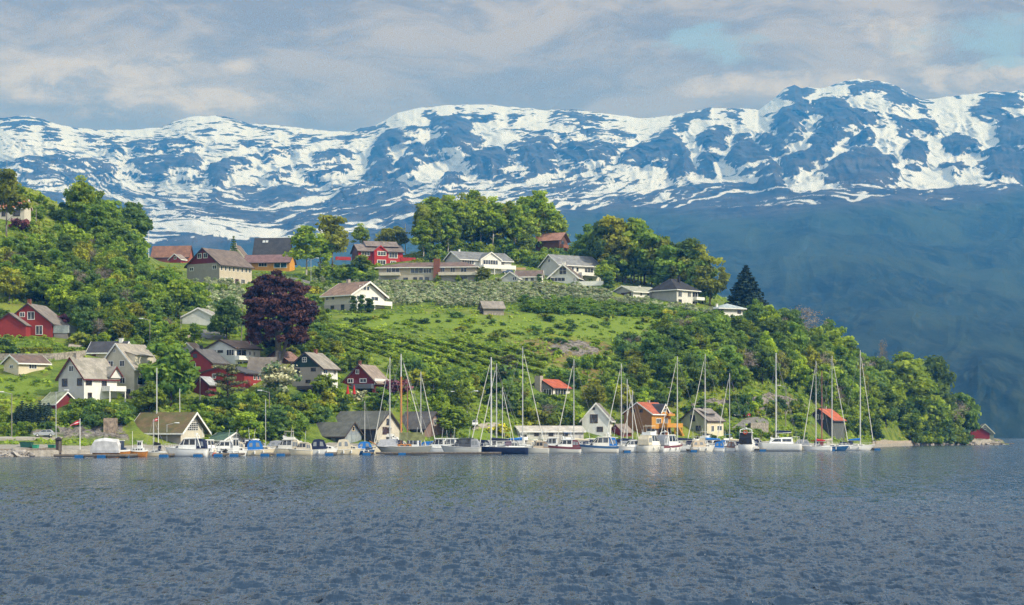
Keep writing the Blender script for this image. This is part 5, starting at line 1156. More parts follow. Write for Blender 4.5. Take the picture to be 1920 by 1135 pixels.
one('yellowbush', 938, 815, 24, 'bright yellow flowering bush by the white van', 'bush', 1.3); one('yellowbush', 587, 556, 22, 'yellow flowering bush left of the white chalet', 'bush', 1.0)
one('rhodo', 676, 750, 22, 'cream flowering bush beside the red parasols', 'bush', 1.2); one('plumbush', 742, 736, 28, 'plum coloured bush right of the dark red gabled house', 'bush', 1.5)
one('pinkbush', 143, 424, 16, 'pink flowering bush on the left hill slope', 'bush', 1.3); one('plumbush', 37, 432, 26, 'plum coloured bush by the white house with orange roof', 'bush')
one('plumbush', 112, 612, 26, 'plum coloured bush behind the lean-to of the red house', 'bush')
one('tall0', 12, 446, 138, 'tall thin crowned tree beside the white house on the left hill', wide=1.0)
one('olive1', 1112, 772, 60, 'budding olive tree behind the white gabled boathouse', wide=1.3)
one('fresh0', 1070, 806, 54, 'green tree left of the white gabled boathouse', wide=1.1); one('bare0', 1030, 802, 50, 'sparse olive brown tree below the dark bungalow', wide=1.4)
one('fresh2', 1500, 806, 32, 'low round tree left of the orange roofed dark boathouse', wide=1.5)
one('deep1', 425, 640, 84, 'dark tree beside the lane lamp post below the orchard', wide=1.1)
one('fresh0', 1137, 536, 46, 'fresh green tree right of the wide grey roofed white house', wide=1.2)
one('bare0', 1497, 650, 84, 'leafless purplish grey tree on the crest of the right slope', wide=1.6); one('bare1', 1462, 648, 60, 'smaller leafless grey tree left of the purplish grey tree', wide=1.2)
one('pinky', 1545, 668, 52, 'cream blossoming tree below the leafless purplish grey tree', wide=1.1)
one('bare0', 1655, 728, 104, 'thin dying treetop standing above the headland trees', wide=.32)
for x, k, l in ((662, 1.0, 'left'), (678, 1.05, 'middle'), (692, .85, 'right')): one('cypress', x, 588, 36 * k, {'left': 'columnar conifer nearest the wall corner of the white chalet', 'middle': 'columnar conifer under the middle of the chalet balcony', 'right': 'broader columnar conifer beside the chalet balcony post'}[l], wide=1.1 if l != 'right' else 1.8)
for x, y, h, lab in ((819, 530, 15, 'clipped round bush right of the tall brick chimney'), (859, 530, 14, 'clipped round bush under the right balcony of the beige bungalow'), (894, 530, 14, 'clipped round bush at the right end of the beige bungalow'), (1011, 530, 17, 'clipped bush between the grey garage and the low white wing'), (1140, 545, 38, 'upright dark bush right of the white terrace')):
    one('ball' if h < 16 else 'cypress', x, y, h, lab, 'bush', 1.0 if h < 16 else 1.9)
one('olive0', 907, 532, 34, 'reddish olive tree at the right end of the beige bungalow', wide=1.2)
one('fresh2', 680, 512, 34, 'small bright tree in front of the scarlet house', wide=1.4); one('bushF0', 648, 524, 28, 'big rounded bush left of the beige bungalow', 'bush', 2.0)

# -------- the woods
LEFTWOOD = [(0, 515), (60, 500), (120, 486), (180, 478), (235, 486), (275, 505), (305, 525), (338, 548), (362, 580), (372, 640), (300, 655), (240, 655), (160, 640), (140, 612), (128, 600), (70, 565), (0, 570)]
scatter(LEFTWOOD, 160, FRESH + MID + MID + DEEP + OL + ['bare0'], (40, 74), 15, 'in the dense wood on the left hillside', 'trees of the left hillside wood', 1)
scatter([(300, 655), (372, 640), (368, 690), (330, 720), (285, 660)], 14, FRESH + MID, (34, 60), 14, 'in the dense wood on the left hillside', 'trees of the left hillside wood', 2)
scatter([(135, 420), (160, 415), (215, 440), (255, 470), (258, 486), (215, 480), (160, 450)], 14, MID + DEEP + ['deep0'], (52, 92), 13, 'in the clump on the left crest', 'trees of the left crest clump', 3)
one('birch1', 152, 440, 116, 'tallest thin tree of the clump on the left crest', wide=1.1)
scatter([(0, 395), (40, 352), (70, 372), (110, 400), (150, 432), (180, 470), (110, 470), (40, 470)], 46, ['bushF0', 'bushF1', 'bushM1', 'bushO', 'bushD0'], (8, 18), 12, 'on the grassy slope of the left hill', 'bushes on the left hill slope', 4, 'bush')
scatter([(365, 528), (440, 545), (460, 560), (452, 618), (420, 630), (385, 622), (368, 580)], 60, ['blossom0', 'blossom1', 'blossom0', 'orch0'], (18, 27), 10, 'on the steep orchard below the broad grey rendered house', 'apple trees below the grey rendered house', 5)
HILLWOOD = [(786, 478), (800, 466), (1000, 466), (1065, 478), (1062, 486), (1010, 478), (880, 478), (800, 486)]
scatter(HILLWOOD, 44, ['birch0', 'birch1', 'tall0', 'tall1', 'birch0', 'tall1', 'poplar'], (74, 118), 10.5, 'in the wood crowning the hill', 'trees of the hilltop wood', 6)
scatter([(800, 468), (1000, 468), (1000, 474), (800, 474)], 18, ['birch1', 'tall1', 'deep0'], (62, 92), 13, 'in the wood crowning the hill', 'trees of the hilltop wood', 7)
scatter([(1040, 500), (1085, 500), (1110, 512), (1080, 516)], 7, MID + ['larch'], (62, 92), 13, 'right of the brown timber cabin', 'trees right of the cabin', 8)
scatter([(960, 478), (1060, 488), (1050, 505), (970, 495)], 26, ['bushF1', 'bushD1', 'bushO', 'bushM0'], (12, 24), 9, 'on the bank below the hilltop wood', 'bushes below the hilltop wood', 9, 'bush')
scatter([(790, 474), (1000, 472), (1060, 482), (1000, 480), (800, 484)], 13, ['fresh0', 'fresh1', 'mid0', 'bushF0', 'bushM0'], (24, 44), 9, 'in the undergrowth of the hilltop wood', 'low trees of the hilltop wood', 41, low=.6)
scatter([(1712, 829), (1812, 828), (1815, 830), (1712, 831)], 24, ['bushF0', 'bushM1', 'bushD0'], (16, 30), 7, 'overhanging the water along the headland', 'bushes along the headland shore', 42, 'bush', low=.6)
RW = [(1118, 516), (1200, 524), (1250, 545), (1310, 560), (1336, 576), (1290, 560), (1210, 536), (1150, 530), (1118, 528)]
scatter(RW, 30, ['tall0', 'tall1', 'olive0', 'mid0', 'deep1', 'olive1', 'mid2'], (70, 112), 11, 'in the wood behind the black roofed house', 'trees behind the black roofed house', 10, low=.99)
for x, y, h, k in ((1150, 528, 130, 'tall0'), (1188, 532, 128, 'tall1'), (1208, 535, 118, 'mid1'), (1232, 540, 105, 'olive0'), (1172, 530, 112, 'olive1'), (1255, 550, 90, 'mid0'), (1278, 556, 78, 'olive0'), (1300, 560, 76, 'mid2'), (1322, 570, 58, 'deep0')):
    plant(k, x, y, h, kindword(k) + ' tree in the wood behind the black roofed house', 'tree', 'trees behind the black roofed house', 1.15, rng=random.Random(x))
SLOPE = [(1215, 690), (1240, 660), (1300, 640), (1380, 630), (1430, 622), (1480, 648), (1540, 668), (1590, 690), (1640, 722), (1690, 778), (1660, 800), (1600, 800), (1540, 770), (1500, 738), (1440, 726), (1380, 738), (1330, 735), (1290, 755), (1250, 740)]
scatter(SLOPE, 130, MID + DEEP + MID + FRESH + ['bare1', 'olive0'], (44, 82), 16, 'on the wooded right slope', 'trees of the wooded right slope', 11)
scatter([(1400, 600), (1440, 606), (1520, 640), (1560, 660), (1500, 660), (1430, 630)], 16, DEEP + MID + ['bare0'], (26, 44), 13, 'on the wooded right slope', 'trees of the wooded right slope', 12)
scatter([(1290, 775), (1380, 765), (1500, 765), (1510, 780), (1400, 782), (1300, 790)], 34, BUSH + ['mid0'], (12, 30), 12, 'in front of the rock face behind the sage green house', 'bushes before the rock face', 40, 'bush', low=.5)
scatter([(1500, 790), (1560, 780), (1640, 795), (1650, 822), (1590, 826), (1510, 820)], 24, MID + FRESH, (26, 50), 13, 'on the wooded right slope', 'trees of the wooded right slope', 13, low=.5)
HEAD = [(1640, 790), (1700, 786), (1790, 812), (1812, 826), (1700, 830), (1640, 824)]
for k, x, y, h, lab in (('big0', 1700, 806, 150, 'tallest leafy tree of the headland, left of its twin'), ('big1', 1742, 814, 150, 'broad leafy tree at the right shoulder of the headland'), ('mid0', 1806, 827, 92, 'leaning tree at the outer tip of the headland'), ('bare0', 1785, 826, 90, 'brownish budding tree near the tip of the headland')): one(k, x, y, h, lab, wide=1.0 if k != 'big0' else 1.1)
scatter(HEAD, 46, FRESH + MID + DEEP + ['big1'], (52, 92), 15, 'on the wooded headland', 'trees of the wooded headland', 14, low=.4)
scatter([(1640, 826), (1800, 828), (1810, 829.5), (1720, 830), (1640, 832)], 26, MID + FRESH + DEEP, (34, 62), 13, 'on the wooded headland', 'trees of the wooded headland', 15, low=.4)

# -------- orchards and bushes on the open slope
r_ = random.Random(21); nb = 0
for j in range(13):                                                   # rows of blossoming trees along the ledge
    for i in range(64):
        x = 706 + i * 10.8 + (j % 2) * 5 + r_.uniform(-1.5, 1.5)
        top = np.interp(x, [706, 900, 1020, 1100, 1200, 1320], [536, 534, 534, 546, 566, 588]); botm = np.interp(x, [706, 1000, 1060, 1320], [577, 577, 566, 598])
        y = top + 3 + j * 4.9
        if y > botm or nb >= 298: continue
        Y = groundY(x, y)
        if not clear(x, y, 14, 4, Y, .12) or r_.random() < .08: continue
        nb += 1; plant(r_.choice(['blossom0', 'blossom1']), x, y, r_.uniform(13, 19), 'blossoming apple tree in the rows of the hilltop orchard', 'apple tree', 'apple trees of the hilltop orchard', 1.25, rng=r_)
for j in range(7):
    for i in range(44):
        x = 985 + i * 8.4 + (j % 2) * 4; top = np.interp(x, [985, 1060, 1200, 1350], [568, 570, 582, 596]); y = top + j * 4.2 + r_.uniform(-1, 1)
        if y > np.interp(x, [985, 1100, 1350], [588, 592, 604]) or r_.random() < .1: continue
        plant(r_.choice(['cur0', 'cur1']), x, y, r_.uniform(12, 17), 'dark green berry bush along the lower edge of the hilltop orchard', 'bush', 'berry bushes below the hilltop orchard', 1.3, rng=r_)
ROWS = [(600, 612), (690, 612), (770, 640), (880, 642), (980, 662), (1030, 676), (1010, 705), (930, 712), (860, 690), (760, 690), (690, 672), (610, 668)]
nb = 0
for j in range(-12, 16):
    for i in range(70):
        x = 592 + i * 7.6 + r_.uniform(-.6, .6); y = 590 + j * 13.5 + (x - 592) * .30 + 2 * math.sin(x / 50 + j) + r_.uniform(-.4, .4)
        if not in_poly(x, y, ROWS) or nb >= 298: continue
        if not clear(x, y, 12, 4, groundY(x, y), .1): continue
        nb += 1; plant(r_.choice(['orch0', 'orch1']), x, y, r_.uniform(8.5, 11.5), 'berry bush in the rows on the open slope', 'bush', 'berry bushes in rows on the slope', 1.55, rng=r_)
scatter([(620, 600), (760, 594), (960, 592), (1250, 596), (1250, 650), (1130, 690), (900, 640), (640, 612)], 90, BUSH, (5, 12), 12, 'on the meadow below the orchard', 'low bushes on the meadow', 22, 'bush', (1.1, 1.9))
scatter([(1000, 690), (1130, 680), (1180, 650), (1250, 660), (1250, 740), (1200, 780), (1140, 740), (1040, 720)], 48, BUSH + ['mid0', 'deep0'], (13, 34), 13, 'on the slope above the orange house', 'bushes above the orange house', 23, 'bush')
scatter([(1130, 735), (1260, 700), (1300, 752), (1180, 800), (1150, 790)], 26, ['mid0', 'fresh1', 'deep0', 'olive1'], (34, 56), 15, 'behind the orange house', 'trees behind the orange house', 24)
scatter([(595, 672), (690, 690), (760, 700), (880, 715), (960, 735), (960, 780), (880, 770), (760, 745), (700, 720), (640, 690), (600, 700)], 40, BUSH + ['olive0', 'mid1', 'fresh0', 'birch0'], (18, 52), 15, 'on the scrubby bank behind the boathouses', 'trees and bushes behind the boathouses', 25)
scatter([(810, 740), (870, 735), (870, 790), (815, 790)], 12, ['birch0', 'birch1', 'fresh0'], (44, 72), 11, 'among the thin birches behind the boathouses', 'thin birches behind the boathouses', 26)
scatter([(370, 775), (480, 745), (560, 755), (650, 752), (660, 790), (610, 800), (560, 830), (480, 830), (400, 800), (375, 830)], 85, BUSH + ['fresh0', 'mid1'], (15, 36), 12, 'on the bank below the middle houses', 'bushes below the middle houses', 27, 'bush')
scatter([(455, 640), (600, 600), (620, 640), (640, 700), (560, 670), (480, 660)], 46, BUSH + ['mid2', 'fresh1'], (14, 34), 13, 'around the foot of the copper coloured tree', 'bushes around the copper coloured tree', 28, 'bush')
scatter([(105, 765), (190, 765), (240, 775), (235, 800), (130, 806)], 34, BUSH + ['fresh2'], (15, 34), 11, 'on the bank below the white boarded house', 'bushes below the white boarded house', 29, 'bush')
scatter([(0, 770), (110, 800), (110, 818), (0, 818)], 26, BUSH, (8, 22), 11, 'beside the quay road', 'bushes beside the quay road', 30, 'bush')
for i in range(8): plant('spruce1', 33 + i * 8.3, 798 - (i % 2) * 3, 36 + (i * 7) % 9, 'small dark spruce in the row above the quay road', 'tree', 'small spruces above the quay road', 1.25, rng=random.Random(i))
scatter([(130, 640), (240, 655), (300, 670), (345, 700), (310, 720), (290, 700), (230, 668), (160, 660)], 30, BUSH + FRESH, (16, 40), 12, 'behind the large cream house', 'bushes behind the large cream house', 31, 'bush')
scatter([(0, 600), (30, 655), (60, 662), (0, 668)], 8, BUSH, (12, 24), 10, 'in the garden of the red house', 'bushes in the red house garden', 32, 'bush')
scatter([(960, 740), (1050, 760), (1060, 806), (975, 806)], 20, BUSH + BARE + ['fresh0'], (20, 44), 13, 'on the bank below the dark bungalow', 'bushes below the dark bungalow', 33, 'bush')
scatter([(1280, 800), (1370, 812), (1480, 815), (1520, 824), (1300, 826)], 22, BUSH, (8, 17), 11, 'along the quay beside the sage green house', 'bushes by the sage green house', 34, 'bush')
scatter([(500, 545), (600, 505), (740, 500), (720, 528), (600, 580), (560, 560)], 44, BUSH + ['blossom0', 'blossom1'], (8, 22), 11, 'in the gardens along the hilltop road', 'bushes along the hilltop road', 35, 'bush')
scatter([(900, 480), (960, 480), (1140, 505), (1140, 520), (930, 500)], 22, BUSH, (8, 20), 10, 'in the gardens behind the hilltop houses', 'bushes behind the hilltop houses', 36, 'bush')
scatter([(1330, 596), (1400, 606), (1440, 625), (1380, 640), (1330, 615)], 26, BUSH + ['rhodo'], (12, 26), 11, 'on the shoulder below the white bungalow', 'bushes below the white bungalow', 37, 'bush')
scatter([(740, 505), (820, 488), (880, 485), (880, 500), (760, 520)], 18, BUSH, (10, 26), 10, 'behind the beige bungalow', 'bushes behind the beige bungalow', 38, 'bush')
scatter([(1150, 660), (1250, 600), (1330, 606), (1400, 622), (1300, 645), (1230, 668)], 34, BUSH + BARE, (10, 30), 14, 'at the top of the wooded right slope', 'bushes atop the right slope', 39, 'bush')


# -------- tufts of grass and weeds: nobody could count them
def undergrowth():
    rng = np.random.default_rng(31); n = 17000
    px = rng.uniform(-300, 1850, n); ps = np.interp(px, _xf, PS); pc = np.interp(px, _xf, PC)
    py = ps - 6 + (pc - ps + 6) * rng.random(n) ** .9
    keep = np.ones(n, bool)
    for poly, kind in ROCKS:
        if kind in ('stone', 'rock'): keep &= ~poly_mask(px, py, poly)
        if kind == 'lawn': keep &= ~(poly_mask(px, py, poly) & (rng.random(n) < .6))
    for q in NOPLANT: keep &= ~poly_mask(px, py, q)
    for x0, x1, yt, yb, Y0, Y1 in RECTS: keep &= ~((px > x0) & (px < x1) & (py > yt) & (py < yb))
    px, py = px[keep], py[keep]; tone = np.clip(.45 + fbm(px / 60, py / 25, 4, 3) * .9 + rng.normal(size=len(px)) * .12, 0, 1)
    cl = []
    for x, y, t in zip(px, py, tone):
        p = G(x, y); q = .35 + .5 * rng.random(); cl.append(((p.x, p.y, p.z + .15), (q * 1.5, q * 1.5, .35), t))
    me = crown_mesh('undergrowth', LEAF['fresh'], cl, 6, .33, rng, up=.9)
    o = bpy.data.objects.new('undergrowth', me); link(o); o['kind'] = 'stuff'
undergrowth()
# ================================================================= BOATS
def gel(c, name='gelcoat'): return plain(name, c, .3, .45, 0, .06, 1.2)
WHT = gel((.76, .76, .74)); OFFW = gel((.68, .66, .60)); CRM = gel((.66, .58, .42)); NAVY = gel((.016, .024, .06)); GREYH = gel((.26, .27, .25)); BLUEH = gel((.02, .09, .22)); BURG = gel((.16, .03, .04))
VARN = plain('varnished_wood', (.46, .19, .04), .35, .4, 0, .3, 2.5); TEAK = plain('teak_deck', (.34, .24, .15), .8, .2, 0, .25)
CANV = {'navy': plain('navy_canvas', (.014, .02, .055), .85), 'blue': plain('bright_blue_canvas', (.02, .16, .50), .85), 'cream': plain('cream_canvas', (.60, .53, .40), .85), 'grey': plain('grey_canvas', (.34, .35, .38), .85), 'green': plain('olive_canvas', (.15, .16, .07), .85, .2, 0, .35, 1.5), 'red': plain('red_canvas', (.48, .03, .03), .85), 'burg': plain('burgundy_canvas', (.17, .045, .05), .85), 'white': plain('white_tarpaulin', (.58, .57, .57), .7, .2, 0, .25, 1.2), 'black': plain('black_canvas', (.015, .015, .018), .85), 'purple': plain('purplish_canvas', (.13, .09, .13), .8)}
CLEARV = plain('clear_vinyl', (.22, .24, .26), .2, .5); ALU = plain('aluminium', (.62, .62, .60), .4, .5, .2, .05); WIRE = plain('rigging_wire', (.33, .33, .32), .5); RUB = plain('rubber', (.03, .03, .032), .7)
FLOATB = plain('blue_plastic', (.012, .11, .30), .5); MASTW = plain('varnished_mast', (.50, .20, .05), .4); REDM = plain('red_mast', (.32, .04, .03), .5)


class Boat:
    """x runs to the bow, y to port, z up from the waterline; the root sits amidships on the water"""
    def __init__(s, name, label, cat, px, wl, Lpx, yaw, hull=WHT, fb=None, beam=.33, stripe=None, double=False, deck=None, group=None, rake=.13, L=None, sheer=.35, boot=None):
        s.Y = F * CH / (wl - HY); s.s = F / s.Y
        s.L = L or Lpx / s.s / max(.35, abs(math.cos(rad(yaw)))); s.fb = fb or (.115 * s.L + .34); s.B = beam * s.L
        s.root = thing(name, label, cat, ((px - CX) / F * s.Y, s.Y, 0), rad(yaw), group); s.yaw = yaw; s.rake = rake; s.double = double; s.sheer = sheer
        L, B = s.L, s.B; n = 15; rings = []; dk = []
        for i in range(n):
            t = i / (n - 1); hb = s.hb(t); zs = s.sz(t); x = L * (t - .5)
            def X(f): return x - rake * L * t ** 3 * (1 - f) + (rake * .5 * L * (1 - t) ** 3 * (1 - f) if double else 0)
            half = [(X(1), hb, zs), (X(.75), hb * .985, zs * .72), (X(.35), hb * .9, zs * .25), (X(.1), hb * .72, -.12), (X(0), .02, -.35)]
            rings.append(half + [(a, -b, c) for a, b, c in half[::-1]])
            dk.append((X(1), hb, zs))
        mb = MB(); mb.loft(rings, True, False); mb.build('hull', hull, s.root, True)
        d = MB()
        for i in range(n - 1):
            a, b = dk[i], dk[i + 1]; z = -.05
            d.poly([(a[0], a[1] * .97, a[2] + z), (a[0], -a[1] * .97, a[2] + z), (b[0], -b[1] * .97, b[2] + z), (b[0], b[1] * .97, b[2] + z)])
        d.build('deck', deck or hull, s.root)
        if stripe is not None:
            st = MB()
            for sg in (1, -1):
                lo = [(p[0], sg * (p[1] + .025), p[2] - .30 * s.fb) for p in dk]; hi = [(p[0], sg * (p[1] + .025), p[2] - .06 * s.fb) for p in dk]
                for i in range(n - 1): st.poly([lo[i], lo[i + 1], hi[i + 1], hi[i]])
            st.build('hull_stripe', stripe, s.root)
        r = MB()
        for sg in (1, -1):
            for i in range(n - 1): a, b = dk[i], dk[i + 1]; r.tube((a[0], sg * (a[1] + .01), a[2]), (b[0], sg * (b[1] + .01), b[2]), .045, n=5)
        r.build('rubbing_strake', boot or TRIM if stripe is None else stripe, s.root)
        s.dk = dk
    def hb(s, t):
        B = s.B / 2
        if s.double: return max(.05, B * (math.sin(math.pi * min(max(.04 + .93 * t, 0), 1))) ** .55)
        if t < .42: return B * (.86 + .14 * math.sin(t / .42 * math.pi / 2))
        return max(.04, B * (1 - ((t - .42) / .58) ** 2.3))
    def sz(s, t): return s.fb * (1 + s.sheer * t * t + (.25 * (1 - t) ** 3 if s.double else 0))
    def w(s, xf, f=.8): return s.hb(xf + .5) * 2 * f
    def shell(s, name, prof, w0, mat, taper=.82, wend=None, parent=None):
        """solid whose side outline is prof (fractions of length for x, metres for z)"""
        zs = [p[1] for p in prof]; z0, z1 = min(zs), max(zs); xs = [p[0] for p in prof]; x0, x1 = min(xs), max(xs)
        def yy(x, z):
            k = 1 - (1 - taper) * (z - z0) / max(.01, z1 - z0)
            if wend is not None: k *= 1 + (wend - 1) * max(0, (x - x0) / (x1 - x0)) ** 1.5
            return w0 / 2 * k
        mb = MB(); mb.prism(prof, lambda x, z: (x * s.L, -yy(x, z), z), lambda x, z: (x * s.L, yy(x, z), z)); s.yy = yy
        return mb.build(name, mat, parent or s.root)
    def glaze(s, quads, mat=GLASS, name='window', parent=None, proud=.02):
        for q in quads:
            for sg in (1, -1):
                mb = MB(); a = [(x * s.L, sg * (s.yy(x, z) + proud), z) for x, z in q]; b = [(x, y - sg * .03, z) for x, y, z in a]
                mb.hexa(b + a) if len(q) == 4 else mb.poly(a)
                mb.build(name, mat, parent or s.root)
    def screen(s, x0, z0, x1, z1, mat=GLASS, name='windscreen', f=.9, parent=None):
        """pane across the boat between two (x, z) edges"""
        mb = MB(); dx, dz = (x1 - x0) * s.L, z1 - z0; l = math.hypot(dx, dz) or 1; nx, nz = dz / l, -dx / l
        if nx < 0 and x0 > 0: nx, nz = -nx, -nz
        if nz < 0 and abs(nz) > abs(nx): nx, nz = -nx, -nz
        y0, y1 = s.yy(x0, z0) * f, s.yy(x1, z1) * f
        a = [(x0 * s.L, -y0, z0), (x0 * s.L, y0, z0), (x1 * s.L, y1, z1), (x1 * s.L, -y1, z1)]
        mb.hexa([(x + nx * .004, y, z + nz * .004) for x, y, z in a] + [(x + nx * .03, y, z + nz * .03) for x, y, z in a]); mb.build(name, mat, parent or s.root)
    def rail(s, t0=.55, t1=.99, h=.55, n=6):
        mb = MB(); prev = {}
        for i in range(n):
            t = t0 + (t1 - t0) * i / (n - 1); x = s.L * (t - .5)
            for sg in (1, -1):
                y = sg * s.hb(t) * .93; z = s.sz(t); mb.tube((x, y, z - .05), (x, y, z + h), .022, n=4)
                if sg in prev: mb.tube(prev[sg], (x, y, z + h), .022, n=4)
                prev[sg] = (x, y, z + h)
        mb.tube(prev[1], prev[-1], .022, n=4); mb.build('rail', ALU, s.root); return s
    def outboard(s):
        x = -.5 * s.L - .22; mb = MB(); z = s.fb
        mb.loft([[(x + .22 * math.cos(a) * k, .2 * math.sin(a) * k, zz) for a in np.linspace(0, 6.283, 9)[:-1]] for zz, k in ((z * .5, .6), (z * .6, 1), (z + .25, 1.05), (z + .42, .6))]); mb.box(x - .08, x + .1, -.06, .06, -.4, z * .5); mb.build('outboard_motor', RUB, s.root); return s
    def fender(s, ts=(.25, .5, .7), side=-1, mat=None):
        for t in ts:
            mb = MB(); x = s.L * (t - .5); y = side * (s.hb(t) + .13); z = s.sz(t) * .55; mb.loft([[(x + .12 * k * math.cos(a), y + .12 * k * math.sin(a), zz) for a in np.linspace(0, 6.283, 8)[:-1]] for zz, k in ((z - .3, .5), (z - .22, 1), (z + .2, 1), (z + .3, .4))]); mb.build('fender', mat or TRIM, s.root)
        return s
    def mast(s, xf, top, r=.10, mat=ALU, boom=.34, cover=None, spread=2, furl=True, back=True, zboom=None, name='mast', rig=True, wood=None, wire=.022):
        z0 = s.fb * .9; x = xf * s.L; mb = MB()
        if wood is not None: mb.tube((x, 0, z0), (x, 0, z0 + (top - z0) * wood), r * 1.35, r * 1.2, 8)
        m0 = z0 if wood is None else z0 + (top - z0) * wood
        o = (mb.build(name, mat, s.root) if wood is not None else None); m2 = MB(); m2.tube((x, 0, m0), (x, 0, top), r if wood is None else r * .8, r * .62, 8); 
        o2 = m2.build(name if wood is None else 'topmast', ALU if wood is not None else mat, o if o else s.root); o = o or o2
        for k in range(spread):
            zz = z0 + (top - z0) * (.42 + .3 * k); q = MB(); q.tube((x, -.9 + .2 * k, zz), (x, .9 - .2 * k, zz), .035, n=5); q.build('spreader', mat, o)
        if rig:
            ws = []
            for sg in (1, -1):
                ws.append([(x, sg * (s.hb(xf + .5) * .95), s.sz(xf + .5)), (x, sg * .8, z0 + (top - z0) * .45), (x, sg * .02, top * .97)])
            ws.append([(.47 * s.L, 0, s.sz(.97)), (x, 0, top * .985)])
            if back: ws.append([(-.49 * s.L, 0, s.sz(.02)), (x, 0, top * .99)])
            for pts in ws:
                q = MB(); [q.tube(pts[i], pts[i + 1], wire, n=4) for i in range(len(pts) - 1)]; q.build('stay', WIRE, o)
            if furl:
                q = MB(); a, b = Vector(ws[2][0]), Vector(ws[2][1]); q.tube(a.lerp(b, .05), a.lerp(b, .93), .085, .045, 6); q.build('furled_foresail', OFFW, s.root)
        if boom:
            zb = zboom or s.fb + 1.1; q = MB(); q.tube((x - .08, 0, zb), (x - boom * s.L, 0, zb + .05), .06, n=6); bo = q.build('boom', mat if wood is None else MASTW, s.root)
            if cover is not None:
                q = MB(); rings = []
                for i in range(7):
                    f = i / 6; xx = x - .1 - (boom * s.L - .3) * f; rr = .30 * (1 - .55 * f); rings.append([(xx, rr * .7 * math.cos(a), zb + .08 + rr * .75 + rr * math.sin(a)) for a in np.linspace(0, 6.283, 9)[:-1]])
                q.loft(rings); q.build('sail_cover', cover, bo)
        return s


def cruiser(label, px, wl, Lpx, yaw, hull=WHT, stripe=None, roofc=WHT, canopy=None, fly=False, hard=True, h=1.0, arch=False, glass=GLASS, name='cabin_cruiser', cat='motorboat', rail=True, group=None, **kw):
    b = Boat(name, label, cat, px, wl, Lpx, yaw, hull, stripe=stripe, group=group, **kw); L, fb = b.L, b.fb; z = fb * .98; k = (.145 * L + .30) * h
    b.shell('trunk_cabin', [(-.02, z), (.40, z + .02), (.36, z + k * .28), (.08, z + k * .52), (-.02, z + k * .55)], b.w(.1, .74), hull, .8, .42)
    b.glaze([[(.06, z + k * .2), (.24, z + k * .2), (.20, z + k * .38), (.06, z + k * .42)]], glass, 'porthole')
    zt = z + k * 1.28
    b.shell('saloon', [(-.26, z), (.17, z), (.15, z + k * .5), (.02, zt - .06), (-.26, zt)], b.w(-.05, .82), roofc, .8)
    b.glaze([[(-.23, z + k * .55), (-.11, z + k * .55), (-.11, zt - .14), (-.23, zt - .14)], [(-.09, z + k * .55), (.03, z + k * .55), (.0, zt - .16), (-.09, zt - .14)], [(.045, z + k * .55), (.125, z + k * .55), (.03, zt - .18), (.02, zt - .17)]], glass)
    b.screen(.148, z + k * .56, .035, zt - .14, glass)
    if hard: b.shell('hardtop', [(-.33, zt), (.05, zt - .03), (.0, zt + .1), (-.33, zt + .1)], b.w(-.05, .8), roofc, .95)
    if canopy is not None:
        c = b.shell('canopy', [(-.47, z + k * .1), (-.262, z + k * .1), (-.262, zt - .02), (-.40, zt - .08), (-.45, z + k * .75)], b.w(-.3, .86), canopy, .84)
        b.glaze([[(-.43, z + k * .4), (-.36, z + k * .4), (-.36, z + k * .95), (-.41, z + k * .9)], [(-.345, z + k * .4), (-.28, z + k * .4), (-.28, z + k * .98), (-.345, z + k * .96)]], CLEARV, 'clear_panel', c)
    if fly:
        f = b.shell('flybridge', [(-.30, zt + .1), (.0, zt + .1), (.03, zt + k * .5), (.0, zt + k * .58), (-.08, zt + k * .36), (-.30, zt + k * .36)], b.w(-.1, .66), roofc, .9)
        b.shell('flybridge_screen', [(-.04, zt + k * .48), (.02, zt + k * .5), (-.02, zt + k * .78), (-.05, zt + k * .8)], b.w(-.1, .58), glass, .9, None, f)
        b.shell('bimini', [(-.26, zt + k * 1.05), (-.02, zt + k * 1.1), (-.02, zt + k * 1.16), (-.26, zt + k * 1.12)], b.w(-.1, .62), canopy or CANV['navy'], 1.0, None, f)
        q = MB(); [q.tube((xx * L, sg * b.w(-.1, .28), zt + .3), (xx * L, sg * b.w(-.1, .28), zt + k * 1.08), .025, n=4) for xx in (-.24, -.04) for sg in (1, -1)]; q.build('bimini_frame', ALU, f)
    if arch:
        q = MB(); yw = b.w(-.25, .42)
        pts = [(-.36 * L, -yw, z + .3), (-.27 * L, -yw * .9, zt + k * .3), (-.25 * L, -yw * .5, zt + k * .4), (-.25 * L, yw * .5, zt + k * .4), (-.27 * L, yw * .9, zt + k * .3), (-.36 * L, yw, z + .3)]
        [q.tube(pts[i], pts[i + 1], .075, n=6) for i in range(5)]; q.build('radar_arch', WHT, b.root); q = MB(); q.ball((-.25 * L, 0, zt + k * .4 + .16), .22, sz=.6); q.build('radar_dome', WHT, b.root)
    if rail: b.rail()
    b.fender()
    q = MB(); q.tube((-.2 * L, .3, zt), (-.24 * L, .3, zt + 2.0), .03, n=4); q.build('aerial', WHT, b.root)
    return b


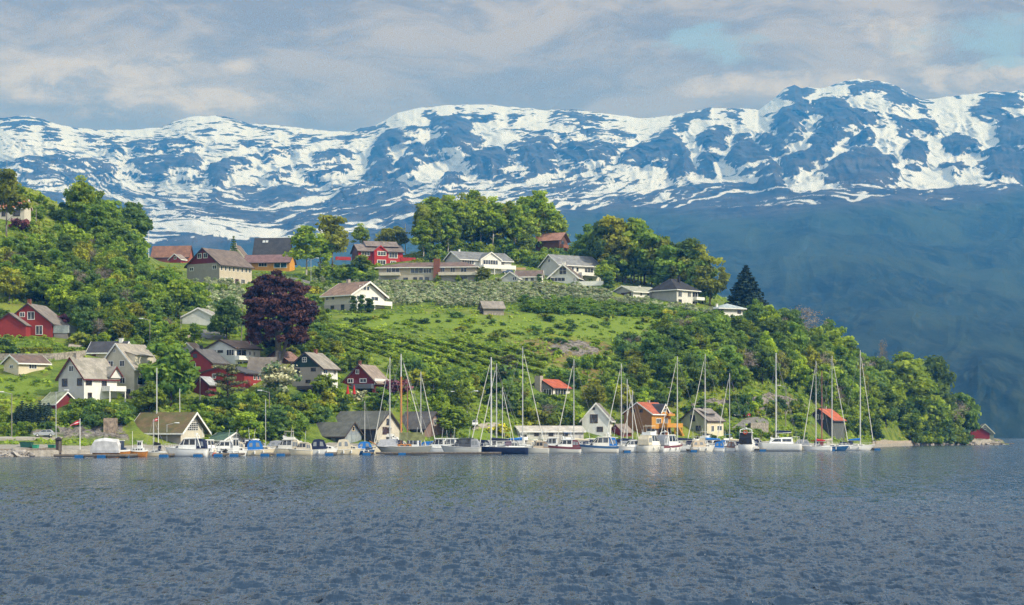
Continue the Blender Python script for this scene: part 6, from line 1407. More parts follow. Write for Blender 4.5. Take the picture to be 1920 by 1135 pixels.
def dayboat(label, px, wl, Lpx, yaw, hull=WHT, canvas=None, cabin=None, motor=False, h=1.0, stripe=None, name='day_boat', top=None, wind=True, **kw):
    b = Boat(name, label, 'motorboat', px, wl, Lpx, yaw, hull, stripe=stripe, beam=kw.pop('beam', .36), **kw); L, fb = b.L, b.fb; z = fb * .98; k = 1.5 * h
    cab = cabin or hull
    b.shell('fore_cabin', [(.02, z), (.40, z + .02), (.33, z + k * .34), (.10, z + k * .48), (.02, z + k * .5)], b.w(.1, .74), cab, .8, .4); b.glaze([[(.05, z + k * .16), (.14, z + k * .16), (.14, z + k * .36), (.05, z + k * .38)], [(.16, z + k * .16), (.26, z + k * .16), (.23, z + k * .32), (.16, z + k * .35)]], GLASS, 'porthole')
    if canvas is not None:
        c = b.shell('canvas_top', [(-.46, z * .9), (.10, z * .9), (.07, z + k * .5), (-.02, z + k * 1.05), (-.18, z + k * 1.16), (-.38, z + k * 1.08), (-.46, z + k * .6)], b.w(-.1, .9), canvas, .78)
        b.glaze([[(-.40, z + k * .4), (-.28, z + k * .4), (-.28, z + k * .85), (-.38, z + k * .8)], [(-.16, z + k * .4), (-.02, z + k * .4), (-.06, z + k * .85), (-.16, z + k * .88)]], CLEARV, 'clear_panel', c)
        b.screen(.085, z + k * .52, .0, z + k * .98, CLEARV, 'windscreen', .85)
    elif top is not None:                                             # little wheelhouse
        zt = z + k * 1.35; b.shell('wheelhouse', [(-.22, z), (.12, z), (.10, z + k * .6), (.03, zt), (-.22, zt)], b.w(-.05, .74), top, .86); b.glaze([[(-.19, z + k * .62), (-.08, z + k * .62), (-.08, zt - .14), (-.19, zt - .14)], [(-.05, z + k * .62), (.07, z + k * .62), (.02, zt - .14), (-.05, zt - .14)]]); b.screen(.10, z + k * .66, .04, zt - .12)
        b.shell('wheelhouse_roof', [(-.25, zt), (.07, zt), (.05, zt + .1), (-.25, zt + .1)], b.w(-.05, .72), top, 1.0)
    else:
        b.shell('console', [(-.10, z * .7), (.02, z * .7), (.0, z + k * .45), (-.10, z + k * .4)], b.w(0, .5), cab, .9); b.screen(.0, z + k * .45, -.03, z + k * .75, CLEARV); b.shell('seat', [(-.34, z * .7), (-.22, z * .7), (-.22, z + .1), (-.34, z + .35)], b.w(-.2, .6), CANV['cream'], .95)
    if motor: b.outboard()
    b.rail(.62, .99, .4, 4); b.fender((.3, .6)); return b


def woodboat(label, px, wl, Lpx, yaw, house, post=True, **kw):
    b = Boat('wooden_boat', label, 'motorboat', px, wl, Lpx, yaw, VARN, double=True, deck=TEAK, beam=.32, sheer=.45, boot=TRIM, **kw); L, fb = b.L, b.fb; z = fb * .9
    q = MB()
    for sg in (1, -1):
        for i in range(14): a, c = b.dk[i], b.dk[i + 1]; q.hexa([(a[0], sg * a[1], a[2]), (c[0], sg * c[1], c[2]), (c[0], sg * (c[1] - .05), c[2]), (a[0], sg * (a[1] - .05), a[2])] + [(a[0], sg * a[1], a[2] + .22), (c[0], sg * c[1], c[2] + .22), (c[0], sg * (c[1] - .05), c[2] + .22), (a[0], sg * (a[1] - .05), a[2] + .22)])
    q.build('bulwark', TRIM, b.root)
    b.shell('deckhouse', [(-.30, z), (.22, z), (.20, z + .75), (-.30, z + .75)], b.w(0, .66), house, .9); b.glaze([[(x, z + .3), (x + .07, z + .3), (x + .07, z + .6), (x, z + .6)] for x in (-.25, -.13, -.01, .11)], GLASS, 'porthole')
    b.shell('wheelhouse', [(-.22, z + .74), (.0, z + .74), (-.01, z + 1.75), (-.22, z + 1.75)], b.w(-.1, .5), house, .92); b.glaze([[(-.19, z + 1.15), (-.12, z + 1.15), (-.12, z + 1.6), (-.19, z + 1.6)], [(-.10, z + 1.15), (-.03, z + 1.15), (-.03, z + 1.6), (-.10, z + 1.6)]]); b.shell('wheelhouse_roof', [(-.25, z + 1.75), (.03, z + 1.75), (.02, z + 1.83), (-.25, z + 1.83)], b.w(-.1, .52), TRIM, 1.0)
    if post: q = MB(); q.tube((.25 * L, 0, fb), (.25 * L, 0, fb + 3.2), .05, .03, 6); q.build('mast', TRIM, b.root)
    b.rail(.6, .97, .45, 4); return b


def sailboat(label, mpx, top_py, wl, Lpx, d, hull=WHT, cover=None, stripe=None, mat=ALU, furl=True, xf=.06, name='sailing_boat', yaw=0, spread=2, r=.1, canopy=None, group=None, boom=.34):
    Y = F * CH / (wl - HY); off = xf * Lpx * d
    b = Boat(name, label, 'sailing boat', mpx - off, wl, Lpx, (0 if d > 0 else 180) + yaw, hull, beam=.27, stripe=stripe, rake=.16, fb=.085 * Lpx * Y / F + .3, sheer=.22, deck=OFFW, group=group); z = b.fb * .97; L = b.L
    b.shell('coachroof', [(-.16, z), (.26, z), (.20, z + .34), (-.02, z + .48), (-.16, z + .5)], b.w(.05, .62), WHT, .8, .5); b.glaze([[(-.12, z + .16), (.02, z + .16), (.02, z + .32), (-.12, z + .34)], [(.05, z + .16), (.17, z + .16), (.15, z + .28), (.05, z + .31)]], GLASS, 'porthole')
    c = b.shell('sprayhood', [(-.22, z + .1), (-.10, z + .45), (-.13, z + 1.05), (-.22, z + 1.1)], b.w(-.1, .62), canopy or CANV['navy'], .85)
    b.shell('cockpit_coaming', [(-.44, z), (-.17, z), (-.17, z + .28), (-.44, z + .24)], b.w(-.3, .7), WHT, .9)
    top = CH + (HY - top_py) * Y / F
    b.mast(xf, top, r, mat, boom, cover, spread, furl); b.rail(.04, .98, .55, 9).fender((.3, .55))
    q = MB(); q.tube((-.4 * L, 0, b.fb + .25), (-.4 * L, 0, b.fb + 1.0), .03, n=5); q.tube((-.4 * L, -.4, b.fb + .95), (-.4 * L, .4, b.fb + .95), .03, n=5); q.build('wheel_binnacle', ALU, b.root); return b


# -------- left basin
b = Boat('covered_boat', 'varnished boat shrouded in a tall pale tarpaulin at the left end of the marina', 'motorboat', 198, 857.5, 56, 172, VARN, double=True, deck=TEAK, beam=.36)
q = MB(); L = b.L
rings = [[(x * L, yy * b.B, zz) for yy, zz in ((-.54, b.fb * .75), (-.56, b.fb + .2), (-.5, b.fb + hh), (-.12, b.fb + hh + .42), (.12, b.fb + hh + .42), (.5, b.fb + hh), (.56, b.fb + .2), (.54, b.fb * .75))] for x, hh in ((-.52, .7), (-.44, 1.4), (-.2, 1.5), (0, 1.62), (.2, 1.5), (.36, 1.3), (.46, .6))]
q.loft(rings); q.build('tarpaulin', CANV['white'], b.root)
woodboat('varnished wooden boat with navy deckhouse, next to the tarpaulin shrouded boat', 222, 857.5, 46, 176, plain('navy_paint', (.03, .05, .10), .5), post=False)
woodboat('varnished wooden boat with white wheelhouse', 258, 857, 40, 172, WHT)
b = sailboat('small cream sailing boat with dark folded sail and thin short mast', 288, 786, 856.5, 46, -1, CRM, CANV['black'], furl=False, xf=.08, spread=1, r=.06)
cruiser('big white cabin cruiser with navy aft canopy, bow towards the wooden boats', 349, 856.5, 82, 176, canopy=CANV['navy'], fly=False, h=1.05, arch=True)
dayboat('small open white boat just right of the big white cabin cruiser', 396, 855.5, 26, 168, WHT, None)
dayboat('small white runabout with dark open cockpit behind the orange buoy', 412, 855, 30, 10, WHT, None, stripe=NAVY)
dayboat('little white wheelhouse boat with black outboard motor', 445, 855, 38, 8, WHT, None, motor=True, top=WHT)
dayboat('cream day boat under a bright blue canvas top', 489, 854.5, 54, 4, CRM, CANV['blue'], h=.95)
cruiser('cream flybridge cruiser with white upper deck, bow left', 533, 853.5, 64, 174, CRM, roofc=OFFW, fly=True, h=1.1, canopy=CANV['cream'])
cruiser('cream boxy cabin boat with pale canvas wheelhouse beside the navy topped boat', 563, 853.8, 46, 178, CRM, roofc=gel((.6, .53, .42)), rail=False, canopy=CANV['cream'], h=1.1)
dayboat('white boat with navy canvas top and clear side panel', 608, 853.5, 52, 6, WHT, CANV['navy'], h=1.05)
dayboat('cream boat with pale canvas top, right of the navy topped boat', 654, 853, 48, 5, CRM, CANV['cream'], h=1.05)
dayboat('bright blue rowing boat under a blue cover', 688, 852.5, 30, 4, BLUEH, None, cabin=BLUEH)
cruiser('white flybridge yacht behind the wooden ketch, bow left', 716, 849.5, 72, 172, WHT, fly=True, canopy=CANV['white'], h=1.1)
# the ketch
b = Boat('wooden_ketch', 'old grey hulled wooden ketch with two varnished masts and an olive boom tent', 'sailing boat', 757, 853, 108, 180, GREYH, beam=.22, rake=.2, fb=1.25, sheer=.3, deck=TEAK, double=True)
L = b.L; kt = lambda px: (757 - px) / b.s / L; z = b.fb
b.shell('deckhouse', [(kt(772), z * .9), (kt(745), z * .9), (kt(746), z + .55), (kt(771), z + .55)], 1.7, MASTW, .92); b.glaze([[(kt(768), z + .15), (kt(762), z + .15), (kt(762), z + .38), (kt(768), z + .38)], [(kt(757), z + .15), (kt(751), z + .15), (kt(751), z + .38), (kt(757), z + .38)]], GLASS, 'porthole')
b.shell('deck_cover', [(kt(747), z * .9), (kt(707), z + .2), (kt(713), z + 1.3), (kt(746), z + 1.45)], 2.0, CANV['grey'], .25)
b.shell('boom_tent', [(kt(796), z + 1.1), (kt(749), z + 1.2), (kt(749), z + 2.55), (kt(796), z + 2.5)], 1.9, CANV['green'], .12)
b.mast(kt(752), CH + (HY - 664) * b.Y / F, .14, MASTW, 0, None, 1, False, name='main_mast', wood=.76, wire=.025); b.mast(kt(764), CH + (HY - 705) * b.Y / F, .12, plain('dark_varnish', (.28, .09, .03), .4), 0, None, 0, False, name='mizzen_mast', wire=.022)
q = MB(); q.tube((kt(799) * L, .3, z + .1), (kt(757) * L, .2, CH + (HY - 682) * b.Y / F), .07, .05, 6); q.build('furled_staysail', OFFW, b.root); q = MB(); q.tube((.46 * L, 0, b.sz(.96)), (.60 * L, 0, b.sz(1) + .7), .09, .05, 6); q.build('bowsprit', MASTW, b.root)
# -------- middle
cruiser('white motor yacht with dark hardtop and long windows moored right of the ketch', 864, 852, 76, 176, gel((.52, .52, .49)), roofc=gel((.06, .065, .08)), h=.95, canopy=CANV['grey'])
sailboat('long navy hulled sailing boat with stout grey mast, its dark hull low in the water', 921, 670, 851.5, 112, -1, NAVY, CANV['navy'], furl=True, xf=.12, r=.17, canopy=CANV['purple'], spread=3)
cruiser('boat with purplish canvas behind the stern of the navy hulled sailing boat', 968, 850.8, 46, 10, WHT, canopy=CANV['purple'], h=1.0)
cruiser('tan topped boat with grey hull next to the purplish canvas boat', 1006, 850.5, 46, 188, gel((.5, .5, .46)), roofc=gel((.46, .38, .28)), canopy=plain('tan_canvas', (.30, .23, .17), .8), h=1.05)
cruiser('white boat with burgundy canopy and burgundy hull stripe', 1056, 850, 66, 180, OFFW, stripe=BURG, canopy=CANV['burg'], h=.9)
cruiser('large cruiser with bright blue canopy and blue striped hull', 1122, 849.5, 74, 184, OFFW, stripe=BLUEH, canopy=CANV['blue'], h=1.0, roofc=OFFW, arch=True)
cruiser('white hard topped cruiser right of the blue striped cruiser', 1182, 848.8, 54, 190, WHT, h=.95, canopy=CANV['grey'])
cruiser('pale cruiser lying stern on with a flybridge', 1222, 848.6, 40, 62, OFFW, fly=True, h=1.0, canopy=CANV['cream'])
cruiser('white cruiser lying stern on with wide dark windows and radar arch', 1258, 848.3, 48, 50, WHT, h=1.15, arch=True, canopy=CANV['grey'], stripe=BURG)
dayboat('white boat behind beige cover between the stern on cruisers and the blue roofed boat', 1318, 847.5, 46, 12, OFFW, plain('beige_canvas', (.52, .43, .32), .85), h=.8)
dayboat('small white boat with bright blue hood', 1342, 847.4, 32, 172, WHT, CANV['blue'], h=.75)
dayboat('small boat with brown hood right of the bright blue hooded boat', 1365, 847.2, 28, 172, WHT, plain('brown_canvas', (.20, .12, .09), .85), h=.75)
b = cruiser('motor boat lying stern on with big dark enclosure and white radar arch', 1401, 847, 40, 78, WHT, h=1.1, canopy=CANV['black'], arch=True, L=9.5)
q = MB(); c = Vector((-.42 * b.L, 0, b.fb + 2.4)); pts = [c + Vector((0, .36 * math.cos(a), .36 * math.sin(a))) for a in np.linspace(0, 6.283, 13)]; [q.tube(pts[i], pts[i + 1], .09, n=6) for i in range(12)]; q.build('lifebuoy', plain('orange_lifebuoy', (.55, .09, .03), .6), b.root)
# -------- catamaran
def catamaran():
    wl = 846.3; Y = F * CH / (wl - HY); s = F / Y; L = 80 / s
    r = thing('catamaran', 'white sailing catamaran with rounded cabin and tall bare mast', 'sailing boat', ((1461 - CX) / F * Y, Y, 0), rad(178)); B = L * .5; fb = 1.5
    for sg in (1, -1):
        rings = []
        for i in range(13):
            t = i / 12; hb = max(.05, .62 * (1 - abs(t * 1.02 - .35) ** 2.4 * 1.4)); x = L * (t - .5); rings.append([(x, sg * B * .38 + hb, fb * (1 + .15 * t)), (x - .06 * L * t ** 3, sg * B * .38 + hb * .9, fb * .3), (x - .1 * L * t ** 3, sg * B * .38, -.3), (x - .06 * L * t ** 3, sg * B * .38 - hb * .9, fb * .3), (x, sg * B * .38 - hb, fb * (1 + .15 * t))])
        q = MB(); q.loft(rings, True, False)
        for i in range(12): q.poly([rings[i][0], rings[i][4], rings[i + 1][4], rings[i + 1][0]])
        q.build('hull', WHT, r, True)
    q = MB(); q.box(-.46 * L, .12 * L, -B * .36, B * .36, .75, 1.5); q.build('bridge_deck', WHT, r)
    prof = [(-.30, 1.5), (.26, 1.5), (.22, 2.1), (.10, 2.6), (-.1, 2.85), (-.30, 2.85)]
    q = MB(); f = lambda x, z, sg: (x * L, sg * B * .34 * (1 - .22 * (z - 1.5) / 1.35), z); q.prism(prof, lambda x, z: f(x, z, -1), lambda x, z: f(x, z, 1)); q.build('cabin', WHT, r)
    for sg in (1, -1):
        for x0, x1, xa, xb in ((-.27, -.06, -.27, -.06), (-.03, .20, -.03, .11)):
            q = MB(); a = [f(x0, 1.95, sg), f(x1, 1.95, sg), f(xb, 2.5, sg), f(xa, 2.5, sg)]; a = [(x, y + sg * .02, z) for x, y, z in a]; q.hexa([(x, y - sg * .03, z) for x, y, z in a] + a); q.build('window', GLASS, r)
    q = MB(); q.box(-.46 * L, -.31 * L, -B * .33, B * .33, 2.9, 2.98); q.build('bimini', WHT, r)
    q = MB(); [q.tube((x * L, sg * B * .3, 1.5), (x * L, sg * B * .3, 2.9), .04, n=5) for x in (-.45, -.33) for sg in (1, -1)]; q.build('bimini_frame', ALU, r)
    top = CH + (HY - 662) * Y / F; xm = (1461 - 1455) / s; q = MB(); q.tube((xm, 0, 2.8), (xm, 0, top), .16, .1, 8); m = q.build('mast', ALU, r)
    q = MB(); q.tube((xm, -1.5, top * .5), (xm, 1.5, top * .5), .04, n=5); q.build('spreader', ALU, m)
    q = MB(); q.tube((xm - .1, 0, 3.7), (xm - .36 * L, 0, 3.8), .1, n=6); bo = q.build('boom', ALU, r); q = MB(); q.loft([[(xm - .2 - .33 * L * k, .3 * (1 - .5 * k) * math.cos(a), 4.0 + .28 * (1 - .5 * k) * math.sin(a)) for a in np.linspace(0, 6.283, 9)[:-1]] for k in np.linspace(0, 1, 6)]); q.build('sail_cover', CANV['navy'], bo)
    for a, c in (((.46 * L, 0, 1.6), (xm, 0, top * .9)), ((-.45 * L, B * .38, 1.5), (xm, 0, top * .98)), ((-.45 * L, -B * .38, 1.5), (xm, 0, top * .98)), ((xm - .4, B * .4, 1.5), (xm, 0, top * .95)), ((xm - .4, -B * .4, 1.5), (xm, 0, top * .95))): q = MB(); q.tube(a, c, .024, n=4); q.build('stay', WIRE, m)
    q = MB(); q.loft([[(-.02 * L + xx, -B * .38 - 1.0 + .32 * math.cos(a), .55 + .32 * math.sin(a)) for a in np.linspace(0, 6.283, 11)[:-1]] for xx in (-1.6, 1.6)]); q.build('dark_fender', RUB, r)
catamaran()
sailboat('white sailing boat with red sail cover', 1530, 677, 845.6, 56, -1, WHT, CANV['red'], xf=.02, canopy=CANV['burg'])
sailboat('sailing boat with a leaning dark red mast behind the red sail cover', 1541, 695, 844.6, 62, 1, OFFW, None, mat=REDM, furl=False, xf=.0)
sailboat('sailing boat with blue hull and tall mast left of the last white sailing boat', 1560, 667, 845.2, 60, 1, BLUEH, CANV['cream'], xf=-.05, canopy=CANV['cream'])
sailboat('last white sailing boat of the marina with bright blue sail cover and heavy furled foresail', 1613, 657, 844.8, 68, 1, WHT, CANV['blue'], xf=.1, r=.12)
# -------- second row, mostly seen as masts
for i, (m, t, wl, Lp, d, lab, hc) in enumerate((
    (731, 670, 851.1, 80, -1, 'white sailing boat whose thin mast rises left of the ketch masts', WHT), (789, 697, 850.7, 76, 1, 'pale sailing boat whose mast stands before the brown gabled boathouse', OFFW),
    (931, 682, 849.9, 84, -1, 'sailing boat behind the navy hulled one, its mast just right of the stout grey mast', WHT), (942, 726, 849.8, 62, 1, 'sailing boat with short mast by the yellow bush', WHT),
    (980, 650, 849.4, 104, 1, 'sailing boat with the tall mast left of the dark bungalow', WHT), (1076, 673, 848.5, 88, -1, 'sailing boat with mast just left of the white gabled boathouse', WHT),
    (1165, 682, 847.7, 84, -1, 'sailing boat with mast in front of the dark red shed', WHT), (1176, 711, 847.5, 62, 1, 'sailing boat with the middle mast of the cluster before the orange house', OFFW), (1186, 732, 847.3, 54, -1, 'sailing boat with the shortest mast of the cluster before the orange house', WHT),
    (1270, 668, 846.8, 90, -1, 'sailing boat with mast between the orange and the sage green house', WHT), (1322, 664, 846.4, 90, -1, 'sailing boat with mast in front of the sage green house', OFFW), (1368, 700, 846.1, 66, -1, 'sailing boat with mast right of the sage green house', WHT))):
    sailboat(lab, m, t, wl, Lp, d, hc, (CANV['navy'], CANV['blue'], CANV['cream'])[i % 3], xf=.08, yaw=(-6, 4, 8, -3)[i % 4])
sailboat('small sailing boat with short cream mast before the small boathouse', 684, 752, 850, 40, 1, WHT, None, furl=False, r=.06, spread=0)
for px, lab in ((1140, 'white boat bow behind the blue striped cruiser'), (840, 'white boat behind the dark topped motor yacht'), (818, 'white cruiser with pale roof behind the boom tent of the ketch'), (1030, 'white cruiser showing behind the burgundy topped boat'), (770, 'grey cruiser behind the masts of the ketch')):
    cruiser(lab, px, 849.7 + (960 - px) * .008, 56, 174, WHT if px != 770 else OFFW, h=1.25, rail=False)
for px, lab, c in ((905, 'white dinghy tied behind the stout grey mast', 'grey'), (1296, 'low white boat with black cover by the quay', 'black'), (1575, 'low boat with navy cover between the two last sailing boats', 'navy')):
    dayboat(lab, px, 847.6 + (1100 - px) * .0075, 34, 176, WHT, CANV[c], h=.6)

r_ = random.Random(77)
for i, px in enumerate(list(range(388, 580, 24)) + list(range(696, 830, 23)) + list(range(830, 1330, 17)) + list(range(1330, 1510, 23))):
    px += r_.uniform(-7, 7); wl = float(np.interp(px, [380, 700, 1000, 1280, 1500], [853.8, 851.3, 849.0, 846.5, 844.7])) - r_.random() * .25; k = r_.random(); c = r_.choice(['navy', 'cream', 'blue', 'grey', 'white', 'navy']); hc = r_.choice([WHT, WHT, OFFW, CRM, WHT, NAVY])
    lab = 'motorboat with ' + {'navy': 'navy', 'cream': 'cream', 'blue': 'blue', 'grey': 'grey', 'white': 'white'}[c] + ' canvas packed into the second row of the marina'
    yw = r_.choice([172, 186, 8, 65, 115]); Ls = r_.uniform(5.2, 6.8)
    if k < .6: cruiser(lab, px, wl, 40, yw, hc, canopy=CANV[c], fly=r_.random() < .2, h=r_.uniform(.8, 1.0), arch=r_.random() < .35, L=Ls, group='motorboats in the second row')
    else: dayboat(lab, px, wl, 40, r_.choice([172, 6, 184]), hc, CANV[c], h=r_.uniform(.75, .95), L=Ls * .85, group='motorboats in the second row')

# -------- floating pontoons with blue plastic floats
def pontoon(px0, px1, wl, label, finger=False, floats=()):
    Y = F * CH / (wl - HY); x0, x1 = (px0 - CX) / F * Y, (px1 - CX) / F * Y; r = thing('floating_pontoon', label, 'pontoon', ((x0 + x1) / 2, Y, 0), 0, 'floating pontoons of the marina'); h = (x1 - x0) / 2
    d = 9 if finger else 2.4
    q = MB(); q.box(-h, h, 0, d, .28, .5)
    q.build('deck', TIMBER, r); q = MB(); q.box(-h + .05, h - .05, .06, d - .06, .1, .278); q.build('frame', plain('dark_frame', (.08, .075, .07), .8), r)
    for fx in floats:
        q = MB(); fw = .62; fx_ = (fx - CX) / F * Y - (x0 + x1) / 2; q.loft([[(fx_ + fw * sx * k, -.12 + .55 + .6 * sy * k, zz) for sx, sy in ((-1, -1), (1, -1), (1, 1), (-1, 1))] for zz, k in ((-.3, .92), (-.25, 1), (.34, 1), (.38, .92))]); q.build('float', FLOATB, r)
pontoon(100, 236, 858.6, 'low timber pontoon at the left end with two blue floats', floats=(148, 190)); pontoon(704, 940, 853.6, 'long grey pontoon below the wooden ketch and the dark topped yacht', floats=(754,))
for a, lab in ((232, 'pontoon finger by the navy deckhouse boat'), (306, 'pontoon finger by the small cream sailing boat'), (370, 'pontoon finger under the stern of the big white cabin cruiser'), (408, 'pontoon finger beside the orange buoy'), (438, 'pontoon finger under the little wheelhouse boat'), (496, 'pontoon finger in front of the bright blue canvas boat'), (526, 'pontoon finger in front of the cream flybridge cruiser'), (617, 'pontoon finger in front of the navy topped boat'), (687, 'pontoon finger left of the ketch bow'), (1176, 'pontoon finger right of the blue striped cruiser'), (1301, 'pontoon finger right of the stern on cruisers'), (1364, 'pontoon finger by the brown hooded boat'), (1430, 'pontoon finger left of the catamaran'), (1490, 'pontoon finger right of the catamaran'), (1553, 'pontoon finger by the red sail cover boat'), (1560, 'pontoon finger by the blue hulled sailing boat'), (1645, 'last pontoon finger at the right end of the marina')):
    w_ = 858.2 - (a - 240) * .0098; pontoon(a - 7, a + 7, w_, lab, True, (a,))
q = MB(); Y = F * CH / (855.6 - HY); q.ball(((402 - CX) / F * Y, Y, .2), .38); tag(q.build('mooring_buoy', plain('orange_buoy', (.55, .10, .03), .5), None, True), 'orange mooring buoy floating among the small motorboats', 'buoy')
# ================================================================= ROADS, WALLS, POSTS, CARS
ASPH = plain('asphalt', (.17, .165, .16), .95, .1, 0, .25, 1.2)
def road(name, far, near, mat=ASPH, lift=.40):
    """strip draped on the hillside between a far and a near edge, both given along the photograph"""
    def res(pts, n): 
        t = np.linspace(0, len(pts) - 1, n); return [(np.interp(k, range(len(pts)), [p[0] for p in pts]), np.interp(k, range(len(pts)), [p[1] for p in pts])) for k in t]
    n = 24; A, B = res(far, n), res(near, n); mb = MB(); rings = []
    for a, b in zip(A, B):
        pa, pb = G(*a, lift), G(*b, lift); rings.append([pa, pb, pb - Vector((0, 0, 1.2)), pa - Vector((0, 0, 1.2))])
    mb.loft(rings); o = mb.build(name, mat); o['kind'] = 'structure'; return o
road('quay_road', [(-60, 823), (60, 823.5), (110, 822), (165, 820)], [(-60, 827), (60, 826), (110, 824.5), (165, 822)], plain('pale_asphalt', (.36, .33, .29), .95, .1, 0, .2))
road('lane', [(378, 622), (392, 621), (410, 624), (424, 632)], [(376, 636), (392, 638), (410, 639), (424, 637)])
road('hill_road', [(545, 522), (572, 528), (592, 533), (604, 541)], [(545, 525), (570, 532), (586, 540), (594, 550)])
road('quay_ramp', [(1398, 787), (1420, 785), (1436, 788), (1442, 796)], [(1372, 806), (1400, 801), (1425, 800), (1440, 802)])
road('van_drive', [(888, 803), (905, 797), (925, 796), (945, 797)], [(886, 807), (905, 803), (925, 803), (945, 803)], plain('pale_gravel', (.34, .30, .25), .95, .1, 0, .25))
road('footpath', [(130, 647), (150, 646), (160, 640)], [(128, 653), (150, 654), (165, 646)], plain('pale_gravel', (.34, .30, .25), .95, .1, 0, .25))


def wallstrip(name, label, cat, pts, hpx, mat, thick=.5, deep=1.5):
    """masonry wall following the ground; height in rows of the photograph"""
    mb = MB(); rings = []
    for i in range(len(pts) - 1):
        for k in range(6):
            f = k / 6; x = pts[i][0] + (pts[i + 1][0] - pts[i][0]) * f; y = pts[i][1] + (pts[i + 1][1] - pts[i][1]) * f
            p = G(x, y); rings.append((p, hpx * p.y / F))
    p = G(*pts[-1]); rings.append((p, hpx * p.y / F))
    mb.loft([[(p.x, p.y, p.z - deep), (p.x, p.y, p.z + h), (p.x, p.y + thick, p.z + h), (p.x, p.y + thick, p.z - deep)] for p, h in rings]); return tag(mb.build(name, mat), label, cat)
wallstrip('stone_wall', 'grey stone retaining wall above the cream bungalow', 'wall', [(-20, 676), (40, 676), (98, 676), (160, 670)], 13, STONE)
wallstrip('stone_wall', 'rough stone wall holding up the parking place with the red car', 'wall', [(1408, 812), (1425, 812), (1441, 812)], 19, STONE, 6)
wallstrip('quay_wall', 'long pale quay wall below the headland trees', 'wall', [(1636, 832.5), (1680, 831.8), (1714, 831.2)], 5, plain('pale_masonry', (.40, .34, .28), .9, .1, 0, .35, 1.5), 3)
wallstrip('stone_stair_tower', 'broad stepped stone buttress on the rock face left of the mossy boathouse', 'wall', [(194, 818), (204, 818), (214, 818)], 34, plain('brown_masonry', (.25, .20, .16), .95, .1, 0, .5, 1.8), 3)
wallstrip('garden_wall', 'low pale terrace wall beside the hillside lane', 'wall', [(352, 641), (362, 638), (371, 634)], 12, plain('pale_masonry', (.40, .34, .28), .9, .1, 0, .35, 1.5))
wallstrip('quay_wall', 'dark plank quay edge at the left end of the shore', 'wall', [(-30, 846.5), (60, 845), (105, 844)], 4, TIMBER, 2)
wallstrip('timber_wall', 'pale new timber platform beside the white house with the centre gable', 'wall', [(962, 506), (986, 506)], 4, plain('fresh_timber', (.45, .30, .17), .8), 2)


def hedge(label, pts, hpx, leaf, seed):
    rng = np.random.default_rng(seed); cl = []
    for i in range(len(pts) - 1):
        n = int(math.hypot(pts[i + 1][0] - pts[i][0], pts[i + 1][1] - pts[i][1]) / 1.6)
        for k in range(n):
            f = k / n; p = G(pts[i][0] + (pts[i + 1][0] - pts[i][0]) * f, pts[i][1] + (pts[i + 1][1] - pts[i][1]) * f); h = hpx * p.y / F
            for zz in np.arange(.25, h, .4): cl.append(((p.x + rng.normal() * .1, p.y + .4, p.z + zz), (.34, .5, .26), .45 + rng.random() * .4))
    o = bpy.data.objects.new('hedge', crown_mesh('hedge', LEAF[leaf], cl, 24, .15, rng, up=.3)); link(o); tag(o, label, 'hedge')
hedge('bright clipped hedge in front of the red gabled house', [(-10, 664), (50, 664), (97, 664)], 13, 'olive', 1); hedge('lower dark hedge to the right of the bright clipped hedge', [(100, 660), (130, 659), (160, 660)], 7, 'mid', 2)


def post(name, label, cat, px, base, top, mat=POLEM, r=.11, lamp=None, group=None, Y=None, arm=1.4, flag=None, lean=0):
    Y = groundY(px, base) if Y is None else Y; p = P(px, base, Y); h = (base - top) * Y / F
    t = thing(name, label, cat, p, 0, group); mb = MB(); mb.tube((0, 0, -1), (lean, 0, h), r, r * .65, 7); mb.build('pole', mat, t)
    if lamp:
        q = MB(); q.tube((lean, 0, h - .1), (lean + lamp * arm, -.1, h + .25), .04, n=5); q.build('arm', STEEL, t); q = MB(); x0 = lean + lamp * arm; q.loft([[(x0 + lamp * dx, -.1 + wy * math.cos(a), h + .25 + .11 * math.sin(a)) for a in np.linspace(0, 6.283, 9)[:-1]] for dx, wy in ((-.1, .08), (.1, .2), (.5, .22), (.75, .1))]); q.build('lamp_head', plain('lamp_glass', (.62, .63, .62), .3), t)
    if flag:
        q = MB(); L, hh = flag; n = 8; up = [(-L * k / n, .12 * math.sin(k * 1.1), h - .15 - .55 * L * (k / n) ** 1.2) for k in range(n + 1)]
        for k in range(n):
            a, b = up[k], up[k + 1]; w0, w1 = hh * (1 - .75 * k / n), hh * (1 - .75 * (k + 1) / n); q.poly([a, b, (b[0], b[1], b[2] - w1), (a[0], a[1], a[2] - w0)])
        f = q.build('flag', plain('red_flag', (.50, .02, .04), .8), t); w_ = MB()
        for k in range(n):
            a, b = up[k], up[k + 1]; w0, w1 = hh * (1 - .75 * k / n), hh * (1 - .75 * (k + 1) / n)
            for off in (-.012, .012): w_.poly([(a[0], a[1] + off, a[2] - w0 * .4), (b[0], b[1] + off, b[2] - w1 * .4), (b[0], b[1] + off, b[2] - w1 * .6), (a[0], a[1] + off, a[2] - w0 * .6)])
        w_.build('flag_stripe', plain('white_flag', (.75, .75, .75), .8), f)
    return t
LAMPG = 'street lamps of the village'
